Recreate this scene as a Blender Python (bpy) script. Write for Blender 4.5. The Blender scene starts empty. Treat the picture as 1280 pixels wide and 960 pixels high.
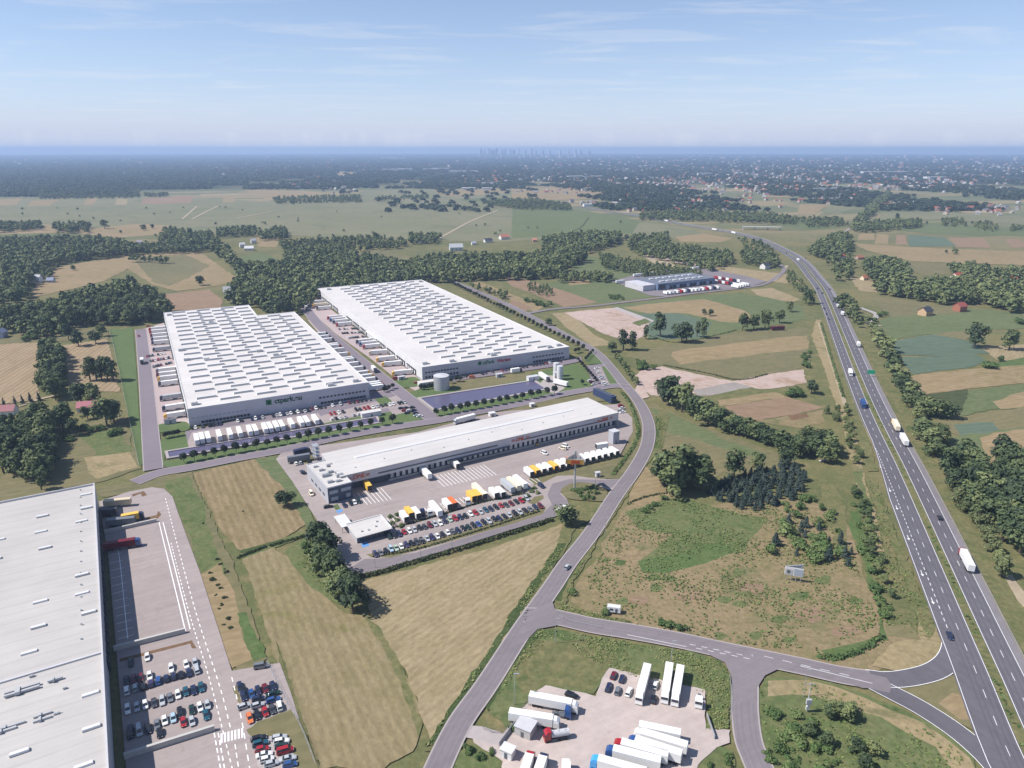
import bpy, math, random
import numpy as np
from mathutils import Vector
random.seed(7)
RNG = np.random.default_rng(7)
R = math.radians
scene = bpy.context.scene
COL = scene.collection

# ------------------------------------------------------------------ camera, sky, sun, exposure
FPX = 885.0; CAMH = 168.0
PITCH = math.atan((480 - 186.5) / FPX)
cam_d = bpy.data.cameras.new("camera"); cam = bpy.data.objects.new("camera", cam_d); COL.objects.link(cam)
cam.location = (0, 0, CAMH); cam.rotation_euler = (math.pi / 2 - PITCH, 0, 0)
cam_d.sensor_width = 36; cam_d.lens = 36 * FPX / 1280
cam_d.clip_start = 1; cam_d.clip_end = 90000
scene.camera = cam

SUN_EL, SHADOW_AZ = 50.0, 8.0            # degrees: height of the sun, direction in which shadows fall
HAZE_DENSITY = 9.2e-5
VEIL = 0.05
sun_d = bpy.data.lights.new("sun", 'SUN'); sun = bpy.data.objects.new("sun", sun_d); COL.objects.link(sun)
sun_d.energy = 5.0; sun_d.angle = R(0.5); sun_d.color = (1.0, 0.94, 0.875)
sun.rotation_euler = Vector((math.cos(R(SHADOW_AZ)), math.sin(R(SHADOW_AZ)), -math.tan(R(SUN_EL)))).to_track_quat('-Z', 'Y').to_euler()

world = bpy.data.worlds.new("World"); scene.world = world; world.use_nodes = True
wn, wl = world.node_tree.nodes, world.node_tree.links
wn.clear()
wo = wn.new('ShaderNodeOutputWorld'); bg = wn.new('ShaderNodeBackground')
sky = wn.new('ShaderNodeTexSky'); sky.sky_type = 'NISHITA'; sky.sun_disc = False
sky.sun_elevation = R(SUN_EL); sky.sun_rotation = R(180 + 90 - SHADOW_AZ)
sky.altitude = 200; sky.air_density = 0.8; sky.dust_density = 0.0; sky.ozone_density = 4.0
bg.inputs['Strength'].default_value = 0.112
# thin cirrus, laid on a flat cloud deck by the viewing direction
tc = wn.new('ShaderNodeTexCoord'); sep = wn.new('ShaderNodeSeparateXYZ'); wl.new(tc.outputs['Generated'], sep.inputs[0])
mx = wn.new('ShaderNodeMath'); mx.operation = 'MAXIMUM'; mx.inputs[1].default_value = 0.02; wl.new(sep.outputs['Z'], mx.inputs[0])
dx = wn.new('ShaderNodeMath'); dx.operation = 'DIVIDE'; wl.new(sep.outputs['X'], dx.inputs[0]); wl.new(mx.outputs[0], dx.inputs[1])
dy = wn.new('ShaderNodeMath'); dy.operation = 'DIVIDE'; wl.new(sep.outputs['Y'], dy.inputs[0]); wl.new(mx.outputs[0], dy.inputs[1])
cb = wn.new('ShaderNodeCombineXYZ'); wl.new(dx.outputs[0], cb.inputs[0]); wl.new(dy.outputs[0], cb.inputs[1])
mp = wn.new('ShaderNodeMapping'); mp.inputs['Rotation'].default_value = (0, 0, R(24)); mp.inputs['Scale'].default_value = (0.30, 0.55, 1)
mp.inputs['Location'].default_value = (1.1, 9.3, 0)
wl.new(cb.outputs[0], mp.inputs[0])
nz = wn.new('ShaderNodeTexNoise'); nz.inputs['Scale'].default_value = 1.6; nz.inputs['Detail'].default_value = 7; nz.inputs['Roughness'].default_value = 0.62
nz.inputs['Distortion'].default_value = 0.7
wl.new(mp.outputs[0], nz.inputs['Vector'])
cr = wn.new('ShaderNodeValToRGB'); cr.color_ramp.elements[0].position = 0.52; cr.color_ramp.elements[1].position = 0.82
cr.color_ramp.elements[0].color = (0, 0, 0, 1); cr.color_ramp.elements[1].color = (0.65, 0.65, 0.65, 1)
wl.new(nz.outputs['Fac'], cr.inputs[0])
mixc = wn.new('ShaderNodeMix'); mixc.data_type = 'RGBA'
# an even milky veil above the cirrus: its depth along the view grows towards the horizon
vd = wn.new('ShaderNodeMath'); vd.operation = 'DIVIDE'; vd.inputs[0].default_value = -VEIL; wl.new(mx.outputs[0], vd.inputs[1])
ve = wn.new('ShaderNodeMath'); ve.operation = 'EXPONENT'; wl.new(vd.outputs[0], ve.inputs[0])
vf = wn.new('ShaderNodeMath'); vf.operation = 'SUBTRACT'; vf.inputs[0].default_value = 1.0; wl.new(ve.outputs[0], vf.inputs[1])
mixv = wn.new('ShaderNodeMix'); mixv.data_type = 'RGBA'
wl.new(vf.outputs[0], mixv.inputs['Factor']); wl.new(sky.outputs[0], mixv.inputs[6]); mixv.inputs[7].default_value = (4.3, 4.55, 5.7, 1)
wl.new(cr.outputs[0], mixc.inputs['Factor']); wl.new(mixv.outputs[2], mixc.inputs[6]); mixc.inputs[7].default_value = (5.6, 5.85, 6.3, 1)
wl.new(mixc.outputs[2], bg.inputs['Color']); wl.new(bg.outputs[0], wo.inputs['Surface'])

scene.view_settings.view_transform = 'Standard'; scene.view_settings.look = 'None'
scene.view_settings.exposure = 0.36; scene.view_settings.gamma = 1.0; scene.view_settings.use_curve_mapping = False
scene.cycles.max_bounces = 5; scene.cycles.diffuse_bounces = 2; scene.cycles.glossy_bounces = 2
scene.cycles.transmission_bounces = 2; scene.cycles.volume_bounces = 1; scene.cycles.transparent_max_bounces = 4
scene.cycles.caustics_reflective = False; scene.cycles.caustics_refractive = False
scene.cycles.use_denoising = True

# ------------------------------------------------------------------ from a pixel of the 1280x960 photo to a point on the ground
_c, _s = math.cos(PITCH), math.sin(PITCH)
def G(px, py, z=0.0):
    u = (px - 640) / FPX; v = (480 - py) / FPX
    d = (u, _c + v * _s, -_s + v * _c)
    t = (z - CAMH) / d[2]
    return Vector((d[0] * t, d[1] * t))
def PX(x, y, z=0.0):
    dz = z - CAMH; yc = y * _c - dz * _s; zc = y * _s + dz * _c
    return 640 + FPX * x / yc, 480 - FPX * zc / yc

# ------------------------------------------------------------------ materials
def lin(c):                                  # sRGB 0-255 -> linear
    out = []
    for x in c:
        x /= 255.0
        out.append(x / 12.92 if x <= 0.04045 else ((x + 0.055) / 1.055) ** 2.4)
    return tuple(out) + (1.0,)
def base(name, rough=0.9, spec=0.2, metal=0.0):
    m = bpy.data.materials.new(name); m.use_nodes = True
    p = m.node_tree.nodes['Principled BSDF']
    p.inputs['Roughness'].default_value = rough; p.inputs['Specular IOR Level'].default_value = spec; p.inputs['Metallic'].default_value = metal
    return m, m.node_tree.nodes, m.node_tree.links, p
def pos(n, l, scale=(1, 1, 1), rotz=0.0, obj=False):
    if obj:
        g = n.new('ShaderNodeTexCoord'); o = g.outputs['Object']
    else:
        g = n.new('ShaderNodeNewGeometry'); o = g.outputs['Position']
    mp = n.new('ShaderNodeMapping'); mp.inputs['Scale'].default_value = scale
    if rotz:
        r = n.new('ShaderNodeVectorRotate'); r.rotation_type = 'Z_AXIS'; r.inputs['Angle'].default_value = -rotz
        l.new(o, r.inputs['Vector']); o = r.outputs[0]
    l.new(o, mp.inputs[0])
    return mp.outputs[0]
def noise(n, l, vec, scale, detail=5, rough=0.6, dist=0.0):
    t = n.new('ShaderNodeTexNoise'); t.inputs['Scale'].default_value = scale; t.inputs['Detail'].default_value = detail
    t.inputs['Roughness'].default_value = rough; t.inputs['Distortion'].default_value = dist
    l.new(vec, t.inputs['Vector']); return t.outputs['Fac']
def ramp(n, l, fac, stops):
    r = n.new('ShaderNodeValToRGB'); e = r.color_ramp.elements
    e[0].position, e[0].color = stops[0]; e[1].position, e[1].color = stops[-1]
    for p_, c_ in stops[1:-1]:
        k = e.new(p_); k.color = c_
    l.new(fac, r.inputs[0]); return r.outputs[0]
def mix(n, l, fac, a, b, mode='MIX'):
    m = n.new('ShaderNodeMix'); m.data_type = 'RGBA'; m.blend_type = mode
    for sock, v in ((m.inputs['Factor'], fac), (m.inputs[6], a), (m.inputs[7], b)):
        if hasattr(v, 'is_linked'): l.new(v, sock)
        else: sock.default_value = v
    return m.outputs[2]
def gray(v): return (v, v, v, 1)
def scl(c, k): return (c[0] * k, c[1] * k, c[2] * k, 1)
def solid(name, c, rough=0.7, spec=0.3, amt=0.12, sc=0.3, metal=0.0, obj=False):
    m, n, l, p = base(name, rough, spec, metal)
    v = pos(n, l, obj=obj)
    f = noise(n, l, v, sc, 6, 0.65)
    l.new(mix(n, l, ramp(n, l, f, [(0.3, gray(0)), (0.7, gray(1))]), scl(c, 1 - amt), scl(c, 1 + amt)), p.inputs['Base Color'])
    return m
def tinted(name, rough=0.4, spec=0.5, amt=0.05, coat=0.0):
    """paint that takes the object's own colour"""
    m, n, l, p = base(name, rough, spec)
    oi = n.new('ShaderNodeObjectInfo'); v = pos(n, l, obj=True)
    f = noise(n, l, v, 1.2, 4)
    l.new(mix(n, l, 1.0, oi.outputs['Color'], ramp(n, l, f, [(0.3, gray(1 - amt)), (0.7, gray(1.0))]), 'MULTIPLY'), p.inputs['Base Color'])
    p.inputs['Coat Weight'].default_value = coat
    return m
def field(name, c1, c2, c3, rows=None, amt=0.25, big=0.012, fine=0.35, streak=0.0, c4=None):
    """c1..c3 by large and small noise; rows=(angle deg, spacing m) adds drill rows; streak>0 stretches the mottling along the rows"""
    m, n, l, p = base(name, 0.95, 0.08)
    ang = R(rows[0]) if rows else 0.0
    v = pos(n, l)
    vr = pos(n, l, (0.5 if streak else 1, 1, 1), ang) if rows else v
    f1 = noise(n, l, v, big, 7, 0.68, 0.1)
    f2 = noise(n, l, vr, 0.16, 8, 0.75, 0.15)
    f3 = noise(n, l, vr, fine, 5, 0.7)
    c = mix(n, l, ramp(n, l, f1, [(0.36, gray(0)), (0.62, gray(1))]), c1, c2)
    c = mix(n, l, ramp(n, l, f2, [(0.40, gray(0)), (0.74, gray(1))]), c, c3)
    if c4:
        f4 = noise(n, l, v, big * 2.7, 5, 0.7, 0.8)
        c = mix(n, l, ramp(n, l, f4, [(0.54, gray(0)), (0.66, gray(1))]), c, c4)
    c = mix(n, l, 1.0, c, ramp(n, l, f3, [(0.25, gray(1 - amt)), (0.75, gray(1 + amt))]), 'MULTIPLY')
    if rows:
        w = n.new('ShaderNodeTexWave'); w.wave_type = 'BANDS'; w.bands_direction = 'Y'
        w.inputs['Scale'].default_value = 0.314159 / rows[1]; w.inputs['Distortion'].default_value = 0.5; w.inputs['Detail'].default_value = 3
        w.inputs['Detail Scale'].default_value = 1.5
        l.new(pos(n, l, (1, 1, 1), ang), w.inputs['Vector'])
        k = rows[2] if len(rows) > 2 else 0.12
        w2 = n.new('ShaderNodeTexWave'); w2.wave_type = 'BANDS'; w2.bands_direction = 'Y'          # tractor lines
        w2.inputs['Scale'].default_value = 0.314159 / (rows[1] * 5.3); w2.inputs['Distortion'].default_value = 0.8; w2.inputs['Detail'].default_value = 4; w2.inputs['Detail Scale'].default_value = 2.5
        l.new(pos(n, l, (1, 1, 1), ang), w2.inputs['Vector'])
        c = mix(n, l, 1.0, c, ramp(n, l, w2.outputs['Fac'], [(0.80, gray(1.0)), (0.97, gray(1 - .9 * k))]), 'MULTIPLY')
        c = mix(n, l, 1.0, c, ramp(n, l, w.outputs['Fac'], [(0.2, gray(1 - k)), (0.8, gray(1 + k))]), 'MULTIPLY')
    l.new(c, p.inputs['Base Color'])
    return m
def foliage(name, c1, c2, c3):
    m, n, l, p = base(name, 0.75, 0.15)
    oi = n.new('ShaderNodeObjectInfo'); at = n.new('ShaderNodeAttribute'); at.attribute_name = 'tint'
    ad = n.new('ShaderNodeMath'); ad.operation = 'ADD'; l.new(oi.outputs['Random'], ad.inputs[0]); l.new(at.outputs['Fac'], ad.inputs[1])
    fr = n.new('ShaderNodeMath'); fr.operation = 'MULTIPLY'; fr.inputs[1].default_value = 0.5; l.new(ad.outputs[0], fr.inputs[0])
    l.new(ramp(n, l, fr.outputs[0], [(0.15, c1), (0.5, c2), (0.85, c3)]), p.inputs['Base Color'])
    return m
def plain(name, c, rough=0.5, spec=0.4, metal=0.0):
    return solid(name, c, rough, spec, 0.06, 0.8, metal, True)

# ------------------------------------------------------------------ mesh building
class MB:
    def __init__(self): self.v = []; self.f = []; self.m = []
    def face(self, pts, m=0):
        k = len(self.v); self.v += [tuple(q) for q in pts]; self.f.append(tuple(range(k, k + len(pts)))); self.m.append(m)
    def hexa(self, b, t, m=0):
        """b, t: four bottom and four top corners, same winding seen from above (ccw)"""
        k = len(self.v); self.v += [tuple(q) for q in b] + [tuple(q) for q in t]
        for f in ((3, 2, 1, 0), (4, 5, 6, 7), (0, 1, 5, 4), (1, 2, 6, 5), (2, 3, 7, 6), (3, 0, 4, 7)):
            self.f.append(tuple(k + i for i in f)); self.m.append(m)
        return self
    def box(self, x0, y0, z0, x1, y1, z1, m=0, tx0=0, tx1=0, ty=0):
        """tx0/tx1/ty pull the top in from the x0, x1 and both y sides"""
        return self.hexa([(x0, y0, z0), (x1, y0, z0), (x1, y1, z0), (x0, y1, z0)],
                         [(x0 + tx0, y0 + ty, z1), (x1 - tx1, y0 + ty, z1), (x1 - tx1, y1 - ty, z1), (x0 + tx0, y1 - ty, z1)], m)
    def prism(self, poly, z0, z1, m=0, mtop=None):
        k = len(self.v); n = len(poly)
        self.v += [(p[0], p[1], z0) for p in poly] + [(p[0], p[1], z1) for p in poly]
        self.f.append(tuple(range(k + n - 1, k - 1, -1))); self.m.append(m)
        self.f.append(tuple(range(k + n, k + 2 * n))); self.m.append(m if mtop is None else mtop)
        for i in range(n):
            j = (i + 1) % n
            self.f.append((k + i, k + j, k + n + j, k + n + i)); self.m.append(m)
        return self
    def cyl(self, p0, p1, r0, r1=None, n=10, m=0):
        r1 = r0 if r1 is None else r1
        p0 = Vector(p0); p1 = Vector(p1); d = (p1 - p0).normalized()
        a = d.orthogonal().normalized(); b = d.cross(a); k = len(self.v)
        for (p, r) in ((p0, r0), (p1, r1)):
            for i in range(n):
                t = 2 * math.pi * i / n
                self.v.append(tuple(p + a * (r * math.cos(t)) + b * (r * math.sin(t))))
        for i in range(n):
            j = (i + 1) % n
            self.f.append((k + i, k + j, k + n + j, k + n + i)); self.m.append(m)
        self.f.append(tuple(range(k + n - 1, k - 1, -1))); self.f.append(tuple(range(k + n, k + 2 * n))); self.m += [m, m]
        return self
    def loft(self, secs, m=0):
        """secs: list of rings (same point count), capped"""
        k = len(self.v); n = len(secs[0])
        for s in secs: self.v += [tuple(q) for q in s]
        for a in range(len(secs) - 1):
            for i in range(n):
                j = (i + 1) % n
                self.f.append((k + a * n + i, k + a * n + j, k + (a + 1) * n + j, k + (a + 1) * n + i)); self.m.append(m)
        self.f.append(tuple(range(k + n - 1, k - 1, -1))); self.m.append(m)
        e = k + (len(secs) - 1) * n
        self.f.append(tuple(range(e, e + n))); self.m.append(m)
        return self
    def mesh(self, name, mats):
        me = bpy.data.meshes.new(name); me.from_pydata(self.v, [], self.f)
        for mt in (mats if isinstance(mats, (list, tuple)) else [mats]): me.materials.append(mt)
        if any(self.m): me.polygons.foreach_set('material_index', self.m)
        me.update(); return me
def link(name, data, parent=None, color=None):
    o = bpy.data.objects.new(name, data); COL.objects.link(o)
    if parent is not None: o.parent = parent
    if color is not None: o.color = color
    return o
def part(name, mb, mats, parent, color=None): return link(name, mb.mesh(name, mats), parent, color)
def thing(name, loc, rz, label, cat, group=None):
    o = link(name, None); o.location = loc; o.rotation_euler = (0, 0, rz); o.empty_display_size = 0.5
    o['label'] = label; o['category'] = cat
    if group: o['group'] = group
    return o
def tag(o, label, cat, group=None):
    o['label'] = label; o['category'] = cat
    if group: o['group'] = group
    return o
def ground(o): o['kind'] = 'structure'; return o
ORD = ['zeroth', 'first', 'second', 'third', 'fourth', 'fifth', 'sixth', 'seventh', 'eighth', 'ninth', 'tenth', 'eleventh', 'twelfth']
def nth(i):
    if i < len(ORD): return ORD[i]
    s = 'th' if 10 <= i % 100 <= 20 else {1: 'st', 2: 'nd', 3: 'rd'}.get(i % 10, 'th')
    return f'{i}{s}'
def copy_tree(o, colors=None):
    c = o.copy(); COL.objects.link(c)
    for ch in o.children:
        d = ch.copy(); COL.objects.link(d); d.parent = c
        for g in ch.children:
            e = g.copy(); COL.objects.link(e); e.parent = d
    return c
def smooth(pts, n=6, closed=False):
    P = [Vector((p[0], p[1])) for p in pts]; out = []
    N = len(P)
    for i in range(N if closed else N - 1):
        p0 = P[i - 1] if (i > 0 or closed) else P[0] * 2 - P[1]
        p1 = P[i]; p2 = P[(i + 1) % N]
        p3 = P[(i + 2) % N] if (closed or i + 2 < N) else P[-1] * 2 - P[-2]
        for k in range(n):
            t = k / n
            out.append(0.5 * ((2 * p1) + (p2 - p0) * t + (2 * p0 - 5 * p1 + 4 * p2 - p3) * t * t + (3 * p1 - p0 - 3 * p2 + p3) * t ** 3))
    if not closed: out.append(P[-1])
    return out
def nrm(pts):
    out = []
    for i in range(len(pts)):
        a = pts[max(i - 1, 0)]; b = pts[min(i + 1, len(pts) - 1)]
        d = (b - a).normalized(); out.append(Vector((-d.y, d.x)))      # to the left of travel
    return out
def strip(mb, pts, o0, o1, z, m=0):
    """a band along pts from offset o0 (left +) to o1; offsets may be lists"""
    N = nrm(pts); k = len(mb.v)
    for i, (p, n) in enumerate(zip(pts, N)):
        a = o0[i] if isinstance(o0, list) else o0; b = o1[i] if isinstance(o1, list) else o1
        mb.v.append((p.x + n.x * a, p.y + n.y * a, z)); mb.v.append((p.x + n.x * b, p.y + n.y * b, z))
    for i in range(len(pts) - 1):
        mb.f.append((k + 2 * i, k + 2 * i + 1, k + 2 * i + 3, k + 2 * i + 2)); mb.m.append(m)
def resample(pts, step):
    out = [pts[0]]; acc = 0.0
    for a, b in zip(pts[:-1], pts[1:]):
        d = (b - a).length; t = step - acc
        while t <= d:
            out.append(a + (b - a) * (t / d)); t += step
        acc = (acc + d) % step
    return out
def dashes(mb, pts, off, w, on, gap, z, m=0):
    q = resample(pts, on + gap); N = nrm(q)
    for p, n in zip(q, N):
        d = Vector((n.y, -n.x)); c = p + n * off
        a = c + d * on; s = n * (w / 2)
        mb.face([(c.x - s.x, c.y - s.y, z), (a.x - s.x, a.y - s.y, z), (a.x + s.x, a.y + s.y, z), (c.x + s.x, c.y + s.y, z)], m)
def ppoly(pp): return [G(*p) for p in pp]
def inside(poly, x, y):
    r = False; n = len(poly); j = n - 1
    for i in range(n):
        xi, yi = poly[i][0], poly[i][1]; xj, yj = poly[j][0], poly[j][1]
        if (yi > y) != (yj > y) and x < (xj - xi) * (y - yi) / (yj - yi) + xi: r = not r
        j = i
    return r
_layer = [0]
def sheet(name, pp, mat, z=None, jit=0.0, sm=0):
    """a flat piece of ground given by photo pixels; jit roughens the outline by so many metres"""
    pts = ppoly(pp)
    if sm: pts = smooth(pts, sm, True)
    if jit:
        out = []
        for a, b in zip(pts, pts[1:] + pts[:1]):
            L = (b - a).length; k = max(1, int(min(L / max(jit * 2.6, 1.6), 70))); nn = Vector((a.y - b.y, b.x - a.x)).normalized(); off = 0.0
            for i in range(k):
                off = .55 * off + random.gauss(0, jit * 0.36) if i else random.gauss(0, jit * .2)
                out.append(a + (b - a) * (i / k) + nn * off)
        pts = out
    if z is None: _layer[0] += 1; z = 0.02 + 0.0024 * _layer[0]
    me = bpy.data.meshes.new(name); me.from_pydata([(p.x, p.y, z) for p in pts], [], [tuple(range(len(pts)))])
    me.materials.append(mat); me.update()
    if me.polygons[0].normal.z < 0: me.flip_normals()
    return ground(link(name, me))
# ------------------------------------------------------------------ ground materials
def A(c, k=0.61):
    r, g, b, _ = lin(c); y = .3 * r + .59 * g + .11 * b; d = .10 + (.02 if g > r else 0)       # a little greyer, greens more so
    return ((r + (y - r) * d) * k * 1.03, (g + (y - g) * d) * k * .985, (b + (y - b) * d) * k * (.90 if r > g > b * 1.25 else 1), 1)
M = {}
M['stubble'] = field('stubble', A((162, 144, 112)), A((146, 134, 98)), A((178, 160, 128)), (-60, 3.4, 0.08), 0.22, 0.012, 0.8, 1)
M['stubble2'] = field('stubble_pale', A((162, 148, 115)), A((150, 143, 104)), A((174, 160, 128)), (-62, 3.2, 0.06), 0.24, 0.010, 0.8, 1, c4=A((142, 138, 92)))
M['straw'] = field('straw_field', A((178, 162, 130)), A((162, 150, 114)), A((190, 175, 143)), (50, 3.0, 0.05), 0.25, 0.013, 0.8, 1)
M['drill'] = field('drilled_field', A((180, 160, 130)), A((168, 150, 120)), A((190, 170, 142)), (100, 4.2, 0.10), 0.15, 0.012, 0.4, 1)
M['tan'] = field('dry_field', A((172, 152, 118)), A((152, 140, 102)), A((186, 166, 134)), (20, 4, 0.04), 0.16, 0.008, 0.3, 1)
M['olive'] = field('olive_meadow', A((140, 136, 100)), A((122, 126, 86)), A((152, 142, 108)), (24, 5, 0.03), 0.18, 0.008, 0.35, 1)
M['meadow'] = field('pale_meadow', A((146, 148, 112)), A((130, 138, 100)), A((154, 150, 116)), (12, 14, 0.02), 0.14, 0.003, 0.10, 1, c4=A((126, 134, 96)))
M['green'] = field('green_meadow', A((118, 136, 86)), A((106, 126, 78)), A((134, 140, 98)), (20, 4, 0.03), 0.20, 0.009, 0.4, 1)
M['lush'] = field('lush_grass', A((102, 130, 70)), A((88, 118, 62)), A((118, 136, 82)), None, 0.28, 0.02, 0.5)
M['lawn'] = field('lawn', A((108, 134, 78)), A((100, 126, 72)), A((118, 140, 88)), None, 0.12, 0.02, 0.6)
M['teal'] = field('bluish_crop', A((110, 134, 110)), A((102, 126, 102)), A((120, 140, 116)), (10, 5, 0.04), 0.12, 0.008, 0.3, 1)
M['darkgreen'] = field('dark_crop', A((92, 104, 68)), A((82, 96, 60)), A((104, 112, 78)), (20, 4, 0.04), 0.15, 0.01, 0.3, 1)
M['sand'] = field('bare_sand', A((214, 192, 178)), A((198, 176, 160)), A((224, 206, 192)), None, 0.14, 0.02, 0.25, c4=A((186, 160, 140)))
M['clay'] = field('grey_clay', A((176, 170, 162)), A((160, 156, 148)), A((186, 180, 170)), None, 0.14, 0.02, 0.3)
M['plough'] = field('ploughed_soil', A((168, 144, 122)), A((156, 132, 110)), A((178, 154, 130)), (-15, 3, 0.06), 0.12, 0.012, 0.4, 1)
M['brown'] = field('brown_earth', A((140, 110, 88)), A((128, 104, 80)), A((152, 126, 100)), None, 0.2, 0.02, 0.4)
M['rough'] = field('rough_grass', A((162, 146, 114)), A((142, 136, 96)), A((178, 156, 128)), None, 0.30, 0.012, 0.55, c4=A((124, 130, 84)))
M['roughgreen'] = field('rough_green', A((114, 132, 78)), A((102, 124, 70)), A((138, 138, 92)), None, 0.32, 0.02, 0.5, c4=A((90, 116, 62)))
M['verge'] = field('verge_grass', A((128, 130, 84)), A((108, 120, 70)), A((154, 146, 104)), None, 0.30, 0.03, 0.6, c4=A((100, 118, 64)))
M['dryv'] = field('dry_verge', A((176, 160, 124)), A((158, 148, 110)), A((190, 174, 138)), None, 0.25, 0.02, 0.5, c4=A((136, 136, 92)))
M['ditch'] = field('ditch_grass', A((82, 104, 58)), A((70, 92, 50)), A((98, 114, 66)), None, 0.30, 0.04, 0.7)
def paving(name, c, crack=0.06, patch=0.10, s=0.02, wear=30):
    m, n, l, p = base(name, 0.85, 0.2)
    v = pos(n, l)
    f1 = noise(n, l, v, s, 6, 0.6); f2 = noise(n, l, v, 0.35, 7, 0.7); f3 = noise(n, l, v, 2.2, 3, 0.6)
    c0 = mix(n, l, ramp(n, l, f1, [(0.35, gray(0)), (0.65, gray(1))]), scl(c, 1 - patch), scl(c, 1 + patch))
    c0 = mix(n, l, 1.0, c0, ramp(n, l, f2, [(0.3, gray(1 - crack)), (0.7, gray(1 + crack))]), 'MULTIPLY')
    c0 = mix(n, l, 1.0, c0, ramp(n, l, f3, [(0.3, gray(0.96)), (0.7, gray(1.04))]), 'MULTIPLY')
    f4 = noise(n, l, v, 0.14, 4, 0.6, 1.5); f5 = noise(n, l, pos(n, l, (0.05, 1, 1), R(wear)), 0.45, 5, 0.6)   # stains, and streaks along the traffic
    c0 = mix(n, l, 1.0, c0, ramp(n, l, f4, [(0.60, gray(1)), (0.72, gray(1 - 1.4 * patch))]), 'MULTIPLY')
    c0 = mix(n, l, 1.0, c0, ramp(n, l, f5, [(0.35, gray(1 - patch)), (0.65, gray(1 + .5 * patch))]), 'MULTIPLY')
    l.new(c0, p.inputs['Base Color']); return m
M['tar'] = paving('dark_asphalt', A((122, 121, 128)), 0.08, 0.08, wear=111)
M['tarold'] = paving('worn_asphalt', A((152, 146, 149)), 0.05, 0.06)
M['tarcg'] = paving('estate_asphalt', A((152, 144, 152)), 0.03, 0.04)
M['tarshoulder'] = paving('shoulder_asphalt', A((150, 148, 152)), 0.05, 0.06)
M['yard'] = paving('concrete_block_paving', A((188, 178, 173)), 0.06, 0.085)
M['yardpink'] = paving('loading_apron', A((208, 192, 188)), 0.03, 0.03)
M['slab'] = paving('pale_concrete', A((200, 194, 190)), 0.05, 0.05)
M['gravel'] = paving('pale_gravel', A((218, 206, 197)), 0.08, 0.08, 0.05)
M['track'] = paving('dirt_track', A((196, 182, 158)), 0.10, 0.10, 0.06)
M['white_line'] = solid('road_paint', gray(0.78), 0.7, 0.2, 0.05, 1.0)
M['blue_line'] = solid('blue_bay_paint', A((90, 150, 214), 0.9), 0.7, 0.2, 0.05, 1.0)
M['kerb'] = solid('kerb_concrete', A((196, 190, 186)), 0.85, 0.2, 0.06, 0.6)

# ------------------------------------------------------------------ base ground: mottled grass near, a mosaic of fields and woods far away
def ground_material():
    m, n, l, p = base('countryside', 0.95, 0.05)
    v = pos(n, l)
    f1 = noise(n, l, v, 0.010, 7, 0.62, 0.3); f2 = noise(n, l, v, 0.09, 6, 0.68); f3 = noise(n, l, v, 0.6, 4, 0.7)
    near = mix(n, l, ramp(n, l, f1, [(0.38, gray(0)), (0.6, gray(1))]), A((138, 136, 94)), A((114, 124, 76)))
    near = mix(n, l, ramp(n, l, f2, [(0.48, gray(0)), (0.7, gray(1))]), near, A((156, 144, 106)))
    near = mix(n, l, 1.0, near, ramp(n, l, f3, [(0.25, gray(0.76)), (0.75, gray(1.24))]), 'MULTIPLY')
    vo = n.new('ShaderNodeTexVoronoi'); vo.distance = 'CHEBYCHEV'; vo.inputs['Scale'].default_value = 1.0; vo.inputs['Randomness'].default_value = 0.9
    l.new(pos(n, l, (0.0032, 0.010, 1), R(18)), vo.inputs['Vector'])
    sepc = n.new('ShaderNodeSeparateColor'); l.new(vo.outputs['Color'], sepc.inputs[0])
    mos = ramp(n, l, sepc.outputs[0], [(0.0, A((134, 140, 102))), (0.3, A((122, 132, 94))), (0.45, A((176, 160, 126))), (0.6, A((140, 142, 104))),
                                      (0.75, A((112, 128, 86))), (0.88, A((188, 166, 138))), (1.0, A((150, 146, 110)))])
    fb = noise(n, l, v, 0.03, 6, 0.7)
    mos = mix(n, l, 1.0, mos, ramp(n, l, fb, [(0.3, gray(0.85)), (0.7, gray(1.15))]), 'MULTIPLY')
    ln = n.new('ShaderNodeVectorMath'); ln.operation = 'LENGTH'; l.new(v, ln.inputs[0])
    mr = n.new('ShaderNodeMapRange'); mr.inputs['From Min'].default_value = 1400; mr.inputs['From Max'].default_value = 2000; l.new(ln.outputs['Value'], mr.inputs[0])
    c = mix(n, l, mr.outputs[0], near, mos)
    mr2 = n.new('ShaderNodeMapRange'); mr2.inputs['From Min'].default_value = 3000; mr2.inputs['From Max'].default_value = 7000; l.new(ln.outputs['Value'], mr2.inputs[0])
    fw = noise(n, l, v, 0.0011, 7, 0.6)
    ad = n.new('ShaderNodeMath'); ad.operation = 'ADD'; l.new(mr2.outputs[0], ad.inputs[0]); l.new(fw, ad.inputs[1])
    c = mix(n, l, ramp(n, l, ad.outputs[0], [(0.62, gray(0)), (0.86, gray(1))]), c, A((52, 66, 48)))
    l.new(c, p.inputs['Base Color']); return m
gm = MB()
rings = [0, 400, 1000, 2500, 6000, 13000, 29000]; NS = 64
for a, b in zip(rings[:-1], rings[1:]):
    for i in range(NS):
        t0, t1 = 2 * math.pi * i / NS, 2 * math.pi * (i + 1) / NS
        if a == 0: gm.face([(0, 0, 0), (b * math.cos(t0), b * math.sin(t0), 0), (b * math.cos(t1), b * math.sin(t1), 0)])
        else: gm.face([(a * math.cos(t0), a * math.sin(t0), 0), (b * math.cos(t0), b * math.sin(t0), 0), (b * math.cos(t1), b * math.sin(t1), 0), (a * math.cos(t1), a * math.sin(t1), 0)])
ground(part('ground', gm, ground_material(), None))

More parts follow.
